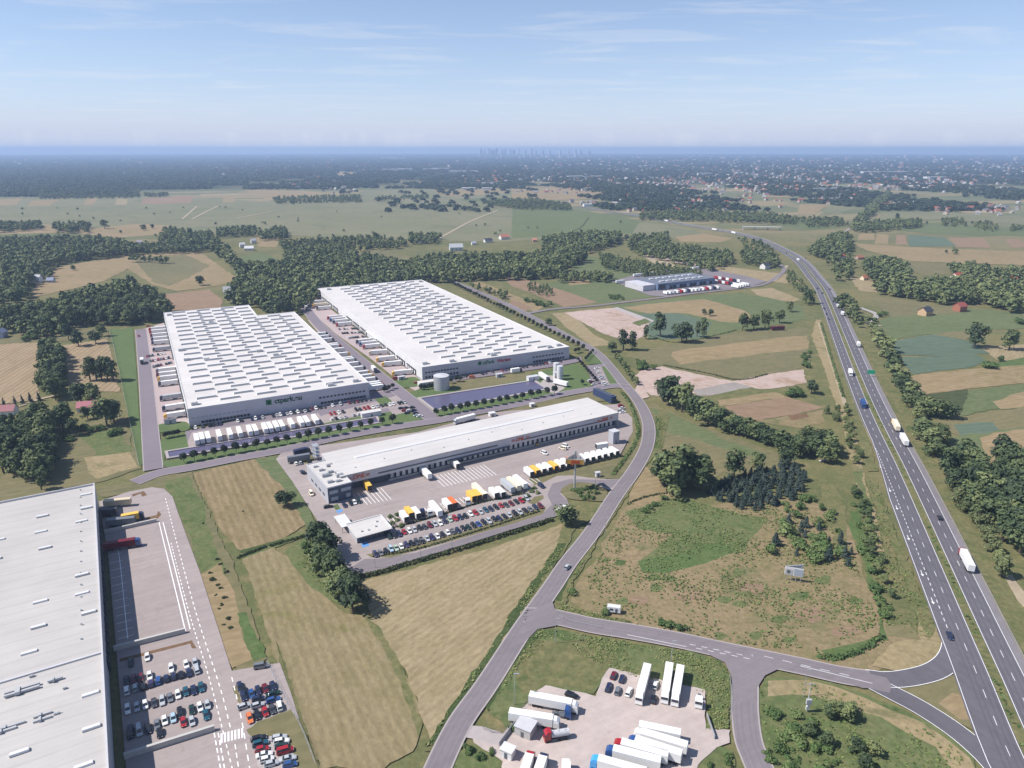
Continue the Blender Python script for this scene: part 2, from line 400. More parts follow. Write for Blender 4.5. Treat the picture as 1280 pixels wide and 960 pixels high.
# ------------------------------------------------------------------ fields (photo pixels), far to near
S = sheet
S('meadow', [(-40, 252), (60, 247), (200, 244), (330, 252), (470, 246), (600, 252), (640, 262), (710, 263), (780, 274), (850, 283), (880, 292), (820, 300), (700, 298), (620, 302), (520, 300), (420, 297), (330, 292), (250, 290), (140, 284), (40, 280), (-40, 282)], M['meadow'], jit=3)
S('field', [(0, 249), (28, 248), (20, 256), (-10, 257)], M['tan']); S('field', [(40, 251), (75, 249), (62, 257), (34, 258)], M['tan'])
S('field', [(108, 248), (122, 248), (116, 256), (104, 256)], M['tan']); S('field', [(146, 248), (160, 249), (158, 256), (144, 256)], M['straw'])
S('field', [(180, 248), (243, 244), (238, 254), (176, 255)], M['plough']); S('field', [(279, 246), (294, 246), (294, 253), (278, 253)], M['tan'])
S('field', [(150, 233), (195, 227), (215, 228), (176, 237), (158, 241)], M['meadow']); S('field', [(232, 227), (250, 227), (246, 232), (228, 232)], M['meadow'])
S('field', [(290, 226), (304, 226), (302, 231), (288, 231)], M['tan']); S('field', [(305, 238), (330, 237), (400, 240), (396, 246), (320, 246)], M['tan'])
S('field', [(420, 214), (452, 216), (440, 222), (420, 222)], M['tan']); S('field', [(455, 238), (560, 232), (640, 232), (640, 246), (480, 252), (430, 250)], M['meadow'])
S('field', [(540, 238), (620, 236), (640, 240), (560, 246)], M['tan'])
S('field', [(-20, 286), (65, 281), (120, 285), (70, 291), (0, 293)], M['tan']); S('field', [(75, 290), (170, 280), (212, 282), (210, 292), (150, 297)], M['tan'])
S('field', [(320, 290), (352, 296), (345, 309), (322, 308)], M['tan'])
S('field', [(300, 321), (322, 316), (342, 321), (350, 329), (318, 333), (302, 330)], M['green'])
S('field', [(400, 318), (418, 322), (424, 328), (404, 327)], M['olive']); S('field', [(436, 314), (470, 312), (520, 322), (500, 328), (460, 326)], M['olive'], jit=2)
S('field', [(640, 256), (716, 262), (760, 268), (800, 276), (790, 292), (740, 292), (640, 298)], M['green'], jit=3)
S('field', [(640, 236), (760, 238), (860, 242), (790, 248), (680, 250), (640, 248)], M['tan'], jit=3)
S('field', [(700, 229), (780, 231), (840, 230), (830, 234), (740, 235)], M['meadow'])
S('field', [(845, 296), (878, 292), (915, 298), (900, 303), (850, 302)], M['tan'], jit=2)
S('field', [(803, 320), (820, 316), (870, 330), (868, 333)], M['sand'], jit=1.5); S('field', [(806, 322), (830, 324), (848, 334), (820, 331)], M['track'], jit=1)
S('field', [(715, 322), (745, 320), (775, 335), (830, 345), (805, 350), (745, 345), (715, 338)], M['green'], jit=2)
S('field', [(676, 356), (745, 344), (800, 352), (800, 364), (815, 372), (770, 377), (740, 380), (700, 364)], M['green'], jit=2)
S('field', [(708, 348), (736, 348), (738, 354), (712, 357)], M['tan'], jit=2)
S('field', [(628, 345), (648, 347), (700, 362), (746, 378), (706, 384), (668, 368), (640, 358)], M['plough'], jit=1)
S('field', [(585, 351), (600, 352), (680, 384), (668, 390), (630, 372)], M['tan'], jit=1)
S('field', [(640, 374), (668, 386), (656, 389), (636, 380)], M['plough'], jit=1)
S('field', [(884, 333), (905, 333), (985, 343), (1004, 350), (990, 355), (960, 352), (920, 346)], M['straw'], jit=1.5)
S('field', [(938, 362), (965, 360), (1000, 374), (990, 378), (950, 372)], M['straw'], jit=1.5)
S('field', [(765, 382), (870, 370), (925, 366), (960, 372), (1000, 382), (1010, 398), (985, 404), (930, 412), (880, 424), (810, 424), (808, 402)], M['green'], jit=2)
S('field', [(778, 384), (830, 378), (880, 374), (930, 388), (950, 404), (900, 402), (860, 392), (810, 392)], M['tan'], jit=3)
S('field', [(800, 392), (850, 392), (890, 404), (880, 424), (812, 424)], M['teal'], jit=2)
S('field', [(780, 444), (840, 430), (890, 420), (960, 412), (1010, 410), (1013, 440), (1010, 458), (950, 473), (924, 476), (880, 468), (846, 458), (812, 456)], M['olive'], jit=2)
S('field', [(840, 440), (960, 424), (1008, 420), (1010, 436), (930, 446), (850, 456)], M['tan'], jit=4)
S('field', [(690, 392), (712, 390), (745, 420), (770, 431), (740, 433), (706, 408)], M['straw'], jit=1)
S('field', [(706, 391), (730, 388), (766, 385), (790, 392), (812, 402), (806, 420), (792, 427), (774, 424), (750, 416), (722, 400)], M['sand'], jit=2)
S('path', [(766, 385), (772, 384), (818, 401), (812, 404)], M['slab'])
S('field', [(790, 404), (806, 398), (814, 402), (800, 408)], M['roughgreen'], jit=2)
S('field', [(793, 470), (804, 462), (828, 458), (870, 468), (918, 477), (868, 492), (838, 496), (812, 494), (796, 482)], M['sand'], jit=2)
S('field', [(912, 477), (960, 468), (1004, 462), (1008, 479), (962, 486), (946, 486)], M['sand'], jit=1)
S('field', [(866, 488), (918, 478), (948, 486), (900, 494), (872, 495)], M['clay'], jit=1.5)
S('field', [(872, 498), (940, 484), (950, 489), (985, 492), (960, 498), (880, 505)], M['verge'], jit=2)
S('field', [(896, 500), (970, 490), (984, 496), (900, 508)], M['tan'], jit=1.5)
S('field', [(906, 508), (983, 496), (1030, 510), (1000, 517), (946, 526), (915, 518)], M['plough'], jit=1)
S('field', [(946, 526), (1000, 518), (1030, 512), (1032, 528), (1000, 536), (975, 532)], M['rough'], jit=2)
S('field', [(984, 519), (1008, 516), (1012, 522), (990, 526)], M['brown'], jit=2.5)
S('field', [(804, 506), (818, 504), (850, 520), (880, 534), (930, 552), (976, 568), (970, 592), (930, 596), (905, 590), (880, 612), (850, 604), (822, 590), (815, 556), (826, 530)], M['olive'], jit=1.5)
S('field', [(812, 510), (838, 516), (900, 546), (960, 568), (930, 570), (870, 548), (830, 540)], M['green'], jit=3)
S('field', [(790, 604), (806, 582), (830, 604), (838, 622), (800, 632), (785, 629)], M['tan'], jit=1)
# scrub parcel between the bend road and the highway
S('field', [(720, 730), (783, 634), (840, 622), (880, 632), (1000, 622), (1050, 640), (1072, 690), (1092, 750), (1110, 790), (1170, 796), (1172, 822), (1130, 836), (1050, 836), (960, 818), (860, 800), (740, 776), (712, 752)], M['rough'], jit=2)
S('field', [(780, 640), (850, 622), (900, 636), (960, 648), (930, 690), (880, 702), (830, 718), (800, 700), (840, 668), (800, 662)], M['roughgreen'], jit=4)
S('field', [(800, 704), (850, 690), (905, 676), (920, 690), (880, 704), (835, 716), (805, 716)], M['lush'], jit=5)
for px_, py_, r_ in ((818, 722, 9), (838, 724, 9), (757, 700, 6), (775, 704, 7), (778, 752, 8), (905, 750, 10), (925, 755, 9), (1070, 752, 10), (820, 735, 10), (900, 795, 9), (985, 800, 9), (945, 795, 10), (1000, 745, 12), (1030, 725, 10), (925, 715, 9), (975, 775, 11)):
    S('field', [(px_ + r_ * math.cos(t * 0.7) * random.uniform(.7, 1.3), py_ + r_ * 0.5 * math.sin(t * 0.7) * random.uniform(.7, 1.3)) for t in range(9)], M['roughgreen'], jit=1)
for px_, py_, r_ in ((800, 750, 14), (862, 745, 16), (940, 735, 16), (1010, 770, 20), (1060, 790, 18), (760, 730, 9), (790, 690, 10)):
    S('field', [(px_ + r_ * math.cos(t * 0.63) * random.uniform(.7, 1.3), py_ + r_ * 0.4 * math.sin(t * 0.63) * random.uniform(.7, 1.3)) for t in range(10)], M['plough'] if r_ > 12 else M['tan'], jit=2)
S('field', [(1026, 814), (1080, 802), (1104, 792), (1108, 798), (1070, 820), (1040, 828)], M['lush'], jit=1.5)
S('field', [(1108, 780), (1140, 782), (1150, 800), (1110, 796)], M['olive'], jit=1)
S('path', [(1020, 400), (1026, 400), (1040, 452), (1056, 500), (1080, 590), (1106, 690), (1098, 690), (1072, 610), (1050, 520), (1030, 460), (1014, 420)], M['dryv'], jit=1)
S('path', [(1022, 404), (1025, 404), (1058, 506), (1054, 506)], M['track'], jit=.6)
S('field', [(1062, 640), (1074, 640), (1104, 770), (1110, 800), (1100, 800), (1086, 730)], M['lush'], jit=2)
S('field', [(1066, 590), (1078, 590), (1090, 640), (1076, 640)], M['roughgreen'], jit=2)
S('field', [(1020, 600), (1048, 606), (1060, 680), (1066, 690), (1046, 690), (1030, 640)], M['verge'], jit=2)
# between highway and hedges on the right
S('field', [(1098, 402), (1140, 384), (1200, 386), (1290, 390), (1290, 410), (1220, 414), (1160, 418), (1112, 426)], M['green'], jit=2)
S('field', [(1060, 345), (1094, 348), (1096, 366), (1074, 364)], M['straw'], jit=2)
S('field', [(1088, 370), (1122, 373), (1192, 384), (1192, 392), (1110, 396)], M['olive'], jit=2)
S('field', [(1110, 428), (1164, 418), (1200, 424), (1234, 434), (1236, 442), (1180, 446), (1126, 444)], M['teal'], jit=1)
S('field', [(1164, 418), (1216, 413), (1226, 432), (1200, 424)], M['olive'], jit=2)
S('field', [(1122, 447), (1180, 446), (1212, 438), (1232, 450), (1220, 458), (1140, 468)], M['teal'], jit=1)
S('field', [(1224, 434), (1290, 430), (1290, 446), (1250, 452), (1240, 446)], M['straw'], jit=2)
S('field', [(1230, 456), (1290, 446), (1290, 456), (1226, 462)], M['lush'], jit=1.5)
S('field', [(1138, 470), (1226, 460), (1290, 456), (1290, 478), (1210, 486), (1150, 494)], M['tan'], jit=1.5)
S('field', [(1150, 496), (1210, 486), (1212, 506), (1196, 520), (1160, 516)], M['darkgreen'], jit=2)
S('field', [(1212, 488), (1290, 478), (1290, 510), (1240, 512), (1200, 520)], M['green'], jit=2)
S('field', [(1240, 502), (1290, 488), (1290, 506), (1250, 512)], M['tan'], jit=4)
S('field', [(1184, 524), (1240, 514), (1290, 508), (1290, 545), (1200, 545), (1176, 538)], M['olive'], jit=3)
S('field', [(1190, 530), (1240, 528), (1250, 540), (1200, 546)], M['teal'], jit=3)
S('field', [(1176, 548), (1290, 534), (1290, 560), (1240, 575), (1190, 570)], M['green'], jit=3)
S('field', [(1226, 548), (1290, 534), (1290, 556), (1240, 580)], M['tan'], jit=3)
S('field', [(1190, 672), (1230, 660), (1290, 700), (1290, 800), (1258, 790)], M['verge'], jit=2)
S('path', [(1254, 718), (1264, 716), (1276, 735), (1300, 760), (1300, 780), (1272, 752)], M['track'], jit=.5)
S('field', [(1074, 292), (1092, 292), (1094, 300), (1072, 300)], M['tan']); S('field', [(1096, 293), (1111, 293), (1110, 305), (1093, 305)], M['tan'])
S('field', [(1120, 294), (1132, 294), (1134, 306), (1120, 306)], M['plough']); S('field', [(1135, 294), (1180, 297), (1196, 308), (1136, 308)], M['teal'])
S('field', [(1186, 297), (1230, 298), (1239, 310), (1196, 309)], M['plough']); S('field', [(1256, 299), (1272, 299), (1290, 309), (1266, 310)], M['plough'])
S('field', [(1067, 304), (1135, 309), (1290, 315), (1290, 332), (1140, 327), (1110, 320), (1080, 312)], M['tan'], jit=3)
S('field', [(1080, 284), (1160, 278), (1240, 284), (1290, 288), (1290, 296), (1160, 292)], M['green'], jit=3)
S('field', [(1100, 266), (1180, 264), (1290, 272), (1290, 282), (1180, 274), (1100, 276)], M['meadow'], jit=3)
S('field', [(1114, 251), (1175, 252), (1220, 255), (1218, 262), (1110, 262)], M['tan'], jit=2)
S('field', [(1120, 328), (1180, 330), (1190, 342), (1160, 346), (1134, 338)], M['olive'], jit=2)
S('field', [(1000, 256), (1036, 255), (1018, 268), (996, 268)], M['tan'], jit=1); S('field', [(1040, 255), (1084, 250), (1066, 262), (1024, 270)], M['meadow'], jit=1)
S('field', [(960, 276), (1010, 276), (1040, 284), (1010, 288), (980, 282)], M['green'], jit=2)
S('field', [(968, 230), (1014, 230), (1092, 230), (1080, 240), (1010, 242), (964, 242)], M['meadow'])
S('field', [(960, 243), (990, 242), (990, 247), (960, 247)], M['tan'])
# left side
S('field', [(46, 340), (96, 330), (160, 318), (200, 317), (250, 315), (300, 350), (270, 358), (222, 364), (190, 356), (160, 336), (130, 352), (96, 360), (40, 372)], M['tan'], jit=2)
S('field', [(164, 322), (230, 318), (262, 332), (236, 348), (210, 358), (190, 352), (176, 334)], M['olive'], jit=3)
S('field', [(205, 368), (262, 362), (278, 376), (276, 386), (212, 389)], M['plough'], jit=1.5)
S('field', [(-20, 428), (52, 424), (50, 455), (47, 482), (48, 500), (-20, 508)], M['drill'], jit=1)
S('field', [(78, 432), (134, 424), (142, 455), (150, 490), (120, 490), (86, 482)], M['drill'], jit=1)
S('field', [(-20, 420), (70, 408), (135, 412), (136, 424), (60, 428), (-20, 432)], M['olive'], jit=2)
S('field', [(60, 545), (110, 530), (152, 512), (172, 570), (176, 586), (130, 602), (60, 616), (0, 632), (0, 600)], M['olive'], jit=1.5)
S('field', [(96, 545), (150, 535), (166, 565), (120, 572)], M['roughgreen'], jit=3)
S('field', [(105, 572), (160, 566), (172, 584), (120, 600)], M['dryv'], jit=4)
S('lawn', [(137, 413), (166, 410), (170, 455), (174, 520), (181, 580), (174, 583), (160, 518), (148, 460)], M['lawn'])
S('field', [(118, 612), (170, 602), (200, 596), (240, 590), (262, 645), (290, 700), (334, 824), (300, 842), (276, 800), (214, 620), (190, 610), (128, 622)], M['olive'], jit=1)
S('field', [(205, 602), (238, 596), (258, 650), (280, 705), (300, 800), (280, 800), (240, 680), (212, 616)], M['roughgreen'], jit=2.5)
S('field', [(246, 720), (276, 702), (300, 768), (316, 826), (290, 836), (268, 780)], M['tan'], jit=2)
S('field', [(296, 768), (308, 766), (334, 822), (318, 828)], M['lush'], jit=1)
S('field', [(241, 592), (286, 582), (331, 571), (352, 604), (383, 656), (342, 682), (302, 694), (268, 650)], M['stubble'], jit=.8)
S('field', [(318, 574), (345, 570), (366, 604), (396, 656), (384, 660), (356, 612)], M['green'], jit=1)
S('field', [(302, 698), (340, 684), (372, 706), (386, 730), (410, 748), (432, 768), (456, 770), (480, 800), (505, 840), (524, 880), (526, 910), (516, 940), (480, 962), (400, 962), (376, 900), (346, 826), (322, 752)], M['stubble2'], jit=.8)
S('field', [(300, 692), (352, 674), (378, 666), (380, 672), (340, 686), (302, 700)], M['roughgreen'], jit=.6)
S('field', [(356, 690), (392, 664), (410, 690), (440, 742), (440, 762), (424, 756), (390, 736), (372, 712)], M['roughgreen'], jit=1.5)
S('field', [(446, 758), (454, 758), (470, 780), (504, 836), (528, 905), (522, 925), (502, 860), (466, 790)], M['verge'], jit=1)
S('field', [(450, 728), (520, 710), (620, 684), (705, 655), (716, 664), (690, 706), (644, 786), (584, 880), (540, 935), (530, 905), (505, 835), (464, 772)], M['straw'], jit=.8)
S('field', [(704, 652), (726, 648), (700, 700), (660, 764), (600, 862), (552, 940), (530, 940), (574, 880), (640, 786), (690, 704)], M['verge'], jit=.8)
S('field', [(698, 680), (708, 680), (670, 738), (600, 846), (546, 926), (532, 934), (580, 862), (650, 752)], M['ditch'], jit=1)
S('field', [(300, 910), (345, 900), (372, 930), (400, 962), (410, 985), (330, 985)], M['olive'], jit=1)
S('field', [(345, 800), (352, 815), (392, 940), (400, 962), (380, 962), (352, 880)], M['verge'], jit=.6)
# verges along the bend road, right side, and plots round the lorry park
S('field', [(826, 505), (836, 520), (828, 560), (806, 584), (776, 632), (740, 690), (716, 730), (706, 760), (790, 778), (792, 790), (700, 774), (694, 752), (716, 706), (780, 604), (812, 560), (818, 530)], M['verge'], jit=.8)
S('field', [(820, 520), (826, 530), (822, 556), (800, 582), (768, 630), (716, 716), (702, 752), (694, 752), (708, 720), (760, 632), (796, 580), (816, 552)], M['ditch'], jit=1)
S('field', [(604, 878), (640, 818), (672, 788), (700, 788), (780, 802), (860, 814), (900, 826), (912, 846), (910, 912), (884, 916), (884, 870), (800, 858), (762, 838), (742, 868), (696, 862), (664, 880), (632, 912)], M['roughgreen'], jit=1.2)
S('field', [(660, 800), (740, 800), (770, 822), (740, 866), (690, 858), (650, 870), (640, 840)], M['verge'], jit=3)
S('field', [(604, 878), (656, 796), (676, 788), (672, 802), (640, 836), (610, 890)], M['ditch'], jit=1)
S('field', [(556, 950), (596, 928), (630, 950), (625, 985), (540, 985)], M['roughgreen'], jit=1)
S('field', [(870, 950), (900, 934), (914, 940), (924, 985), (860, 985)], M['roughgreen'], jit=1)
S('field', [(946, 868), (956, 850), (972, 846), (1050, 858), (1110, 880), (1170, 908), (1215, 944), (1230, 990), (960, 990), (948, 930)], M['roughgreen'], jit=1)
S('field', [(960, 852), (1010, 852), (1080, 874), (1150, 902), (1214, 948), (1230, 985), (1200, 985), (1170, 935), (1100, 895), (1020, 870), (962, 872)], M['dryv'], jit=2.5)
S('field', [(1110, 858), (1150, 856), (1186, 846), (1202, 838), (1212, 860), (1228, 920), (1180, 896)], M['olive'], jit=.6)
S('field', [(1172, 880), (1190, 866), (1206, 872), (1216, 902), (1200, 900)], M['tan'], jit=2.5)
S('field', [(1120, 840), (1160, 836), (1182, 820), (1172, 790), (1160, 760), (1150, 760), (1150, 800), (1110, 808), (1090, 832)], M['dryv'], jit=1.5)
S('field', [(1080, 600), (1092, 598), (1130, 690), (1170, 786), (1160, 800), (1120, 700)], M['verge'], jit=1.5)
S('field', [(1026, 372), (1034, 372), (1056, 450), (1078, 520), (1098, 590), (1084, 590), (1058, 500)], M['verge'], jit=1)
S('field', [(1048, 374), (1060, 376), (1100, 440), (1130, 500), (1176, 590), (1240, 700), (1290, 800), (1290, 850), (1256, 790), (1158, 590), (1108, 488)], M['verge'], jit=1)
# ------------------------------------------------------------------ roads
ROADZ = 0.62
hw = smooth([G(*p) for p in ((1336, 1045), (1283, 939), (1244, 848), (1218, 790), (1182.5, 710), (1128.5, 590), (1081, 490), (1032.5, 370), (1017, 347), (1000, 327), (978, 313), (947, 299), (915, 291), (880, 285), (850, 280), (800, 270.5), (760, 264.5), (722, 258))], 10)
hi = resample(hw, 10.0)
def hw_at(py):                               # index along hi whose picture row is nearest
    return min(range(len(hi)), key=lambda i: abs(PX(hi[i].x, hi[i].y)[1] - py))
mb = MB(); strip(mb, hi, -12.4, 10.2, 0.60); ground(part('highway_verge', mb, M['dryv'], None))
mb = MB(); strip(mb, hi, -12.0, -9.3, ROADZ); ground(part('highway_shoulder', mb, M['tarshoulder'], None))
mb = MB(); strip(mb, hi, -9.3, -1.6, ROADZ + .004)
i0, i1 = hw_at(800), hw_at(556)
acc = [9.6 + (3.4 if i < i1 - 8 else max(0, 3.4 * (i1 - i) / 8)) * (1 if i > i0 - 6 else max(0, (i - i0 + 12) / 6)) for i in range(len(hi))]
strip(mb, hi, 1.6, acc, ROADZ + .004); ground(part('highway', mb, M['tar'], None))
mb = MB(); strip(mb, hi, -1.6, 1.6, ROADZ + .02); ground(part('median_grass', mb, M['verge'], None))
mb = MB(); zl = ROADZ + .012
for o in (-9.15, -1.95, 1.95): strip(mb, hi, o - .09, o + .09, zl)
strip(mb, hi, [a - .7 for a in acc], [a - .52 for a in acc], zl)
for o in (-5.55, 5.55): dashes(mb, hi, o, .15, 4, 8, zl)
dashes(mb, hi[i0:i1], 9.15, .22, 2, 2, zl)
# arrows and the painted nose at the exit
for py_ in (592, 615, 645, 683, 723, 768):
    i = hw_at(py_); p = hi[i]; d = (hi[i + 1] - p).normalized(); n_ = Vector((-d.y, d.x)); c = p + n_ * 10.8
    for a0, a1, w0, w1 in ((0, 3, .12, .12), (-1.6, 0, 0.02, .6)):
        q = [c + d * a0 - n_ * w0, c + d * a1 - n_ * w1, c + d * a1 + n_ * w1, c + d * a0 + n_ * w0]
        mb.face([(v.x, v.y, zl) for v in q])
ground(part('road_markings', mb, M['white_line'], None))

def road(name, pp, w, mat, z, edge=None, n=8, px=True, kerb=None, ew=.25):
    c = smooth([G(*p) for p in pp] if px else pp, n)
    b = MB(); strip(b, c, -w / 2, w / 2, z); ground(part(name, b, mat, None))
    if kerb:
        b = MB()
        for s in (-1, 1): strip(b, c, s * w / 2 - ew, s * w / 2 + ew, z + .006)
        ground(part('road_edge', b, kerb, None))
    return c
RZ = 0.58
ramp1 = [(1187, 780), (1192, 806), (1186, 826), (1168, 840), (1140, 848), (1112, 851), (1085, 848)]
ramp2 = [(1085, 852), (1112, 866), (1150, 886), (1190, 912), (1222, 938), (1248, 965), (1275, 1000)]
edge_m = M['slab']
road('slip_road', ramp1, 7.4, M['tar'], RZ, kerb=M['white_line'], ew=.11)
road('slip_road', ramp2, 7.4, M['tar'], RZ + .002, kerb=M['white_line'], ew=.11)
S('slip_road', [(1204, 828), (1210, 848), (1228, 905), (1240, 940), (1232, 940), (1222, 905), (1206, 862), (1196, 838)], M['tarshoulder'], z=RZ + .003)
east = road('side_road', [(655, 770), (690, 772), (740, 783), (790, 791), (850, 802), (900, 813), (953, 824), (1006, 835), (1051, 845), (1090, 851)], 8.6, M['tarold'], RZ + .004, kerb=M['kerb'])
S('side_road', [(1040, 838), (1088, 846), (1094, 862), (1078, 862), (1030, 846)], M['tarold'], z=RZ + .02)
south = road('side_road', [(925, 818), (931, 850), (931, 890), (935, 925), (944, 950), (962, 990)], 8.0, M['tarold'], RZ + .005, kerb=M['kerb'])
S('side_road', [(898, 814), (960, 826), (985, 832), (956, 846), (946, 862), (945, 880), (916, 880), (914, 846), (906, 830), (886, 820)], M['tarold'], z=RZ + .02)
S('side_road', [(1062, 843), (1092, 845), (1108, 849), (1114, 858), (1112, 868), (1094, 864), (1070, 859)], M['tarold'], z=RZ + .021)
M['worn'] = paving('wheel_worn_asphalt', A((146, 141, 146)), 0.05, 0.06); M['wornhw'] = paving('wheel_worn_highway', A((114, 113, 120)), 0.06, 0.06, wear=111)
main_px = [(540, 985), (548, 960), (575, 905), (610, 855), (655, 785), (690, 735), (710, 705), (741, 665), (770, 620), (792, 590), (808, 560), (811, 535), (805, 515), (794, 497), (780, 481), (765, 462), (752, 447), (737, 435), (715, 424), (690, 410), (665, 397), (640, 384), (600, 366), (560, 350)]
main = road('road', main_px, 7.6, M['tarold'], RZ + .006, kerb=M['kerb'])
S('road', [(640, 812), (662, 766), (690, 752), (694, 764), (712, 776), (694, 784), (672, 788), (652, 808)], M['tarold'], z=RZ + .02)
mb = MB()
for c_ in (main, east, south):
    for o_ in (-2.6, -1.1, 1.1, 2.6): strip(mb, c_, o_ - .32, o_ + .32, RZ + .0085)
ground(part('wheel_tracks', mb, M['worn'], None))
mb = MB()
for o_ in (-8.2, -6.6, -4.6, -3.0, 3.0, 4.6, 6.6, 8.2): strip(mb, hi, o_ - .3, o_ + .3, ROADZ + .007)
ground(part('wheel_tracks', mb, M['wornhw'], None))
upper = road('road', [(656, 393), (690, 387), (740, 383), (765, 380), (815, 374), (865, 367.5), (915, 362), (950, 357), (966, 350), (980, 338), (974, 330)], 6.0, M['tarold'], RZ + .003)
road('road', [(168, 604), (200, 592), (240, 585), (300, 573), (360, 562), (420, 548), (480, 537), (520, 530.5), (555, 525), (587, 517.5), (640, 507.5), (670, 501), (705, 493), (740, 487), (766, 483), (788, 484)], 9.0, M['tarcg'], RZ + .007, kerb=M['kerb'])
road('service_road', [(176, 412), (179, 440), (183, 480), (187, 530), (192, 588)], 9.6, M['tarcg'], RZ + .002, kerb=M['kerb'])
road('service_road', [(376, 378), (400, 408), (430, 434), (460, 459), (495, 487), (520, 507), (540, 524)], 10.5, M['tarcg'], RZ + .002, kerb=M['kerb'])
road('path', [(545, 300), (560, 292), (590, 276), (622, 263)], 7, M['track'], .5)
road('path', [(706, 293), (726, 284), (736, 272)], 3, M['ditch'], .5)
for q in ([(228, 274), (246, 258)], [(240, 274), (272, 258), (288, 256)], [(295, 273), (340, 264)], [(0, 275), (40, 272)]): road('path', q, 6, M['track'], .49, n=2)
road('railway', [(1040, 300), (1062, 286), (1080, 272), (1110, 240)], 7, M['clay'], .5)
road('path', [(984, 332), (974, 345), (966, 352)], 5, M['track'], .5)
road('path', [(1100, 408), (1086, 404), (1096, 394), (1075, 385)], 6, M['slab'], .5)
road('path', [(0, 512), (25, 508), (48, 500), (70, 495)], 3.5, M['track'], .5)
road('path', [(300, 691), (330, 683), (354, 676)], 2.5, M['ditch'], .5)
# yards and lots
S('pavement', [(178, 412), (205, 404), (240, 530), (236, 536), (197, 540), (190, 500), (184, 455)], M['yardpink'], z=.50)
S('pavement', [(376, 378), (396, 366), (402, 378), (532, 480), (520, 490), (500, 478), (462, 448), (420, 418)], M['yardpink'], z=.502)
S('pavement', [(384, 400), (394, 405), (466, 476), (486, 496), (470, 500)], M['yardpink'], z=.503)
S('pavement', [(232, 540), (462, 492), (500, 486), (520, 508), (490, 518), (300, 556), (236, 562), (228, 552)], M['tarcg'], z=.504)
S('pavement', [(234, 554), (240, 541), (398, 517), (404, 526), (236, 560)], M['yard'], z=.508)
S('pavement', [(394, 524), (404, 520), (480, 500), (500, 494), (506, 506), (478, 512), (400, 532)], M['yard'], z=.509)
S('lawn', [(400, 531), (456, 520), (470, 518), (500, 514), (522, 520), (480, 528), (400, 541)], M['lawn'], z=.512)
S('pavement', [(480, 504), (512, 500), (524, 512), (492, 520)], M['yard'], z=.514)
S('lawn', [(193, 535), (205, 530), (232, 528), (236, 538), (214, 541), (198, 541)], M['lawn'], z=.51, sm=4)
S('lawn', [(196, 555), (210, 545), (232, 542), (236, 560), (206, 566), (206, 577), (260, 575), (230, 584), (206, 584), (198, 574)], M['lawn'], z=.511)
S('lawn', [(205, 585), (212, 577), (478, 528), (492, 524), (540, 512), (545, 516), (528, 525), (420, 548), (300, 571), (230, 585)], M['lawn'], z=.513)
S('lawn', [(492, 481), (503, 474), (520, 472), (528, 482), (512, 485), (498, 485)], M['lawn'], z=.51, sm=3)
S('lawn', [(468, 500), (482, 496), (490, 502), (480, 510)], M['lawn'], z=.516)
S('lawn', [(511, 492), (524, 487), (560, 484), (640, 474), (686, 462), (720, 455), (730, 460), (744, 482), (726, 487), (700, 491), (640, 505), (590, 515), (562, 523), (545, 524), (530, 512), (514, 500)], M['lawn'], z=.505)
S('lawn', [(560, 478), (640, 468), (664, 466), (662, 474), (580, 490)], M['olive'], z=.515)
S('pavement', [(535, 478), (712, 450), (726, 446), (728, 452), (700, 458), (560, 478), (536, 484)], M['tarcg'], z=.518)
S('lawn', [(730, 446), (742, 440), (760, 455), (736, 456)], M['lawn'], z=.511)
S('pavement', [(733, 458), (756, 455), (760, 460), (776, 484), (752, 485), (742, 484)], M['tarcg'], z=.52)
S('pavement', [(742, 460), (751, 459), (762, 482), (754, 483)], M['yard'], z=.524)
S('lawn', [(752, 459), (760, 459), (772, 481), (764, 484)], M['lawn'], z=.526)
S('path', [(672, 484), (684, 470), (694, 470), (706, 486), (696, 492), (684, 491)], M['slab'], z=.522)
# strip of dry grass behind the depot
S('field', [(617, 517), (690, 500), (744, 491), (790, 494), (800, 520), (806, 545), (796, 575), (774, 600), (757, 599), (780, 565), (790, 540), (786, 520), (772, 500)], M['olive'], z=.50)
# depot yard
S('pavement', [(345, 575), (352, 567), (377, 560), (415, 556), (522, 541), (595, 522), (616, 517), (640, 514), (772, 506), (790, 523), (791, 540), (776, 568), (662, 598), (677, 604), (696, 596), (715, 595), (757, 600), (782, 600), (772, 617), (757, 612), (744, 606), (722, 604), (708, 606), (700, 616), (708, 624), (712, 634), (700, 645), (640, 663), (580, 682), (520, 700), (466, 717), (448, 719), (434, 714), (424, 700), (407, 668), (384, 632), (365, 602)], M['yard'], z=.53)
S('pavement', [(462, 718), (448, 718), (436, 712), (456, 700), (470, 700), (520, 692), (600, 668), (676, 645), (690, 632), (684, 620), (690, 606), (712, 600), (757, 601), (780, 600), (772, 612), (757, 610), (722, 604), (704, 610), (700, 618), (708, 626), (712, 634), (700, 645), (640, 663), (580, 682), (520, 700)], M['tarold'], z=.534)
S('grass', [(458, 694), (464, 698), (489, 698), (560, 679), (640, 656), (678, 644), (683, 636), (676, 634), (600, 660), (489, 691)], M['olive'], z=.536)
S('grass', [(660, 600), (720, 586), (776, 572), (774, 582), (757, 600), (735, 598), (715, 595), (696, 596), (680, 604), (668, 608)], M['olive'], z=.538)
S('grass', [(701, 614), (710, 607), (722, 604), (744, 606), (757, 614), (759, 620), (754, 627), (740, 627), (710, 624)], M['olive'], z=.539, sm=3)
S('grass', [(712, 634), (740, 630), (756, 630), (744, 648), (720, 660), (708, 652)], M['verge'], z=.521)
S('grass', [(660, 630), (668, 622), (679, 620), (680, 624), (668, 632)], M['olive'], z=.54)
S('grass', [(376, 578), (378, 572), (392, 566), (396, 572), (386, 582)], M['olive'], z=.537)
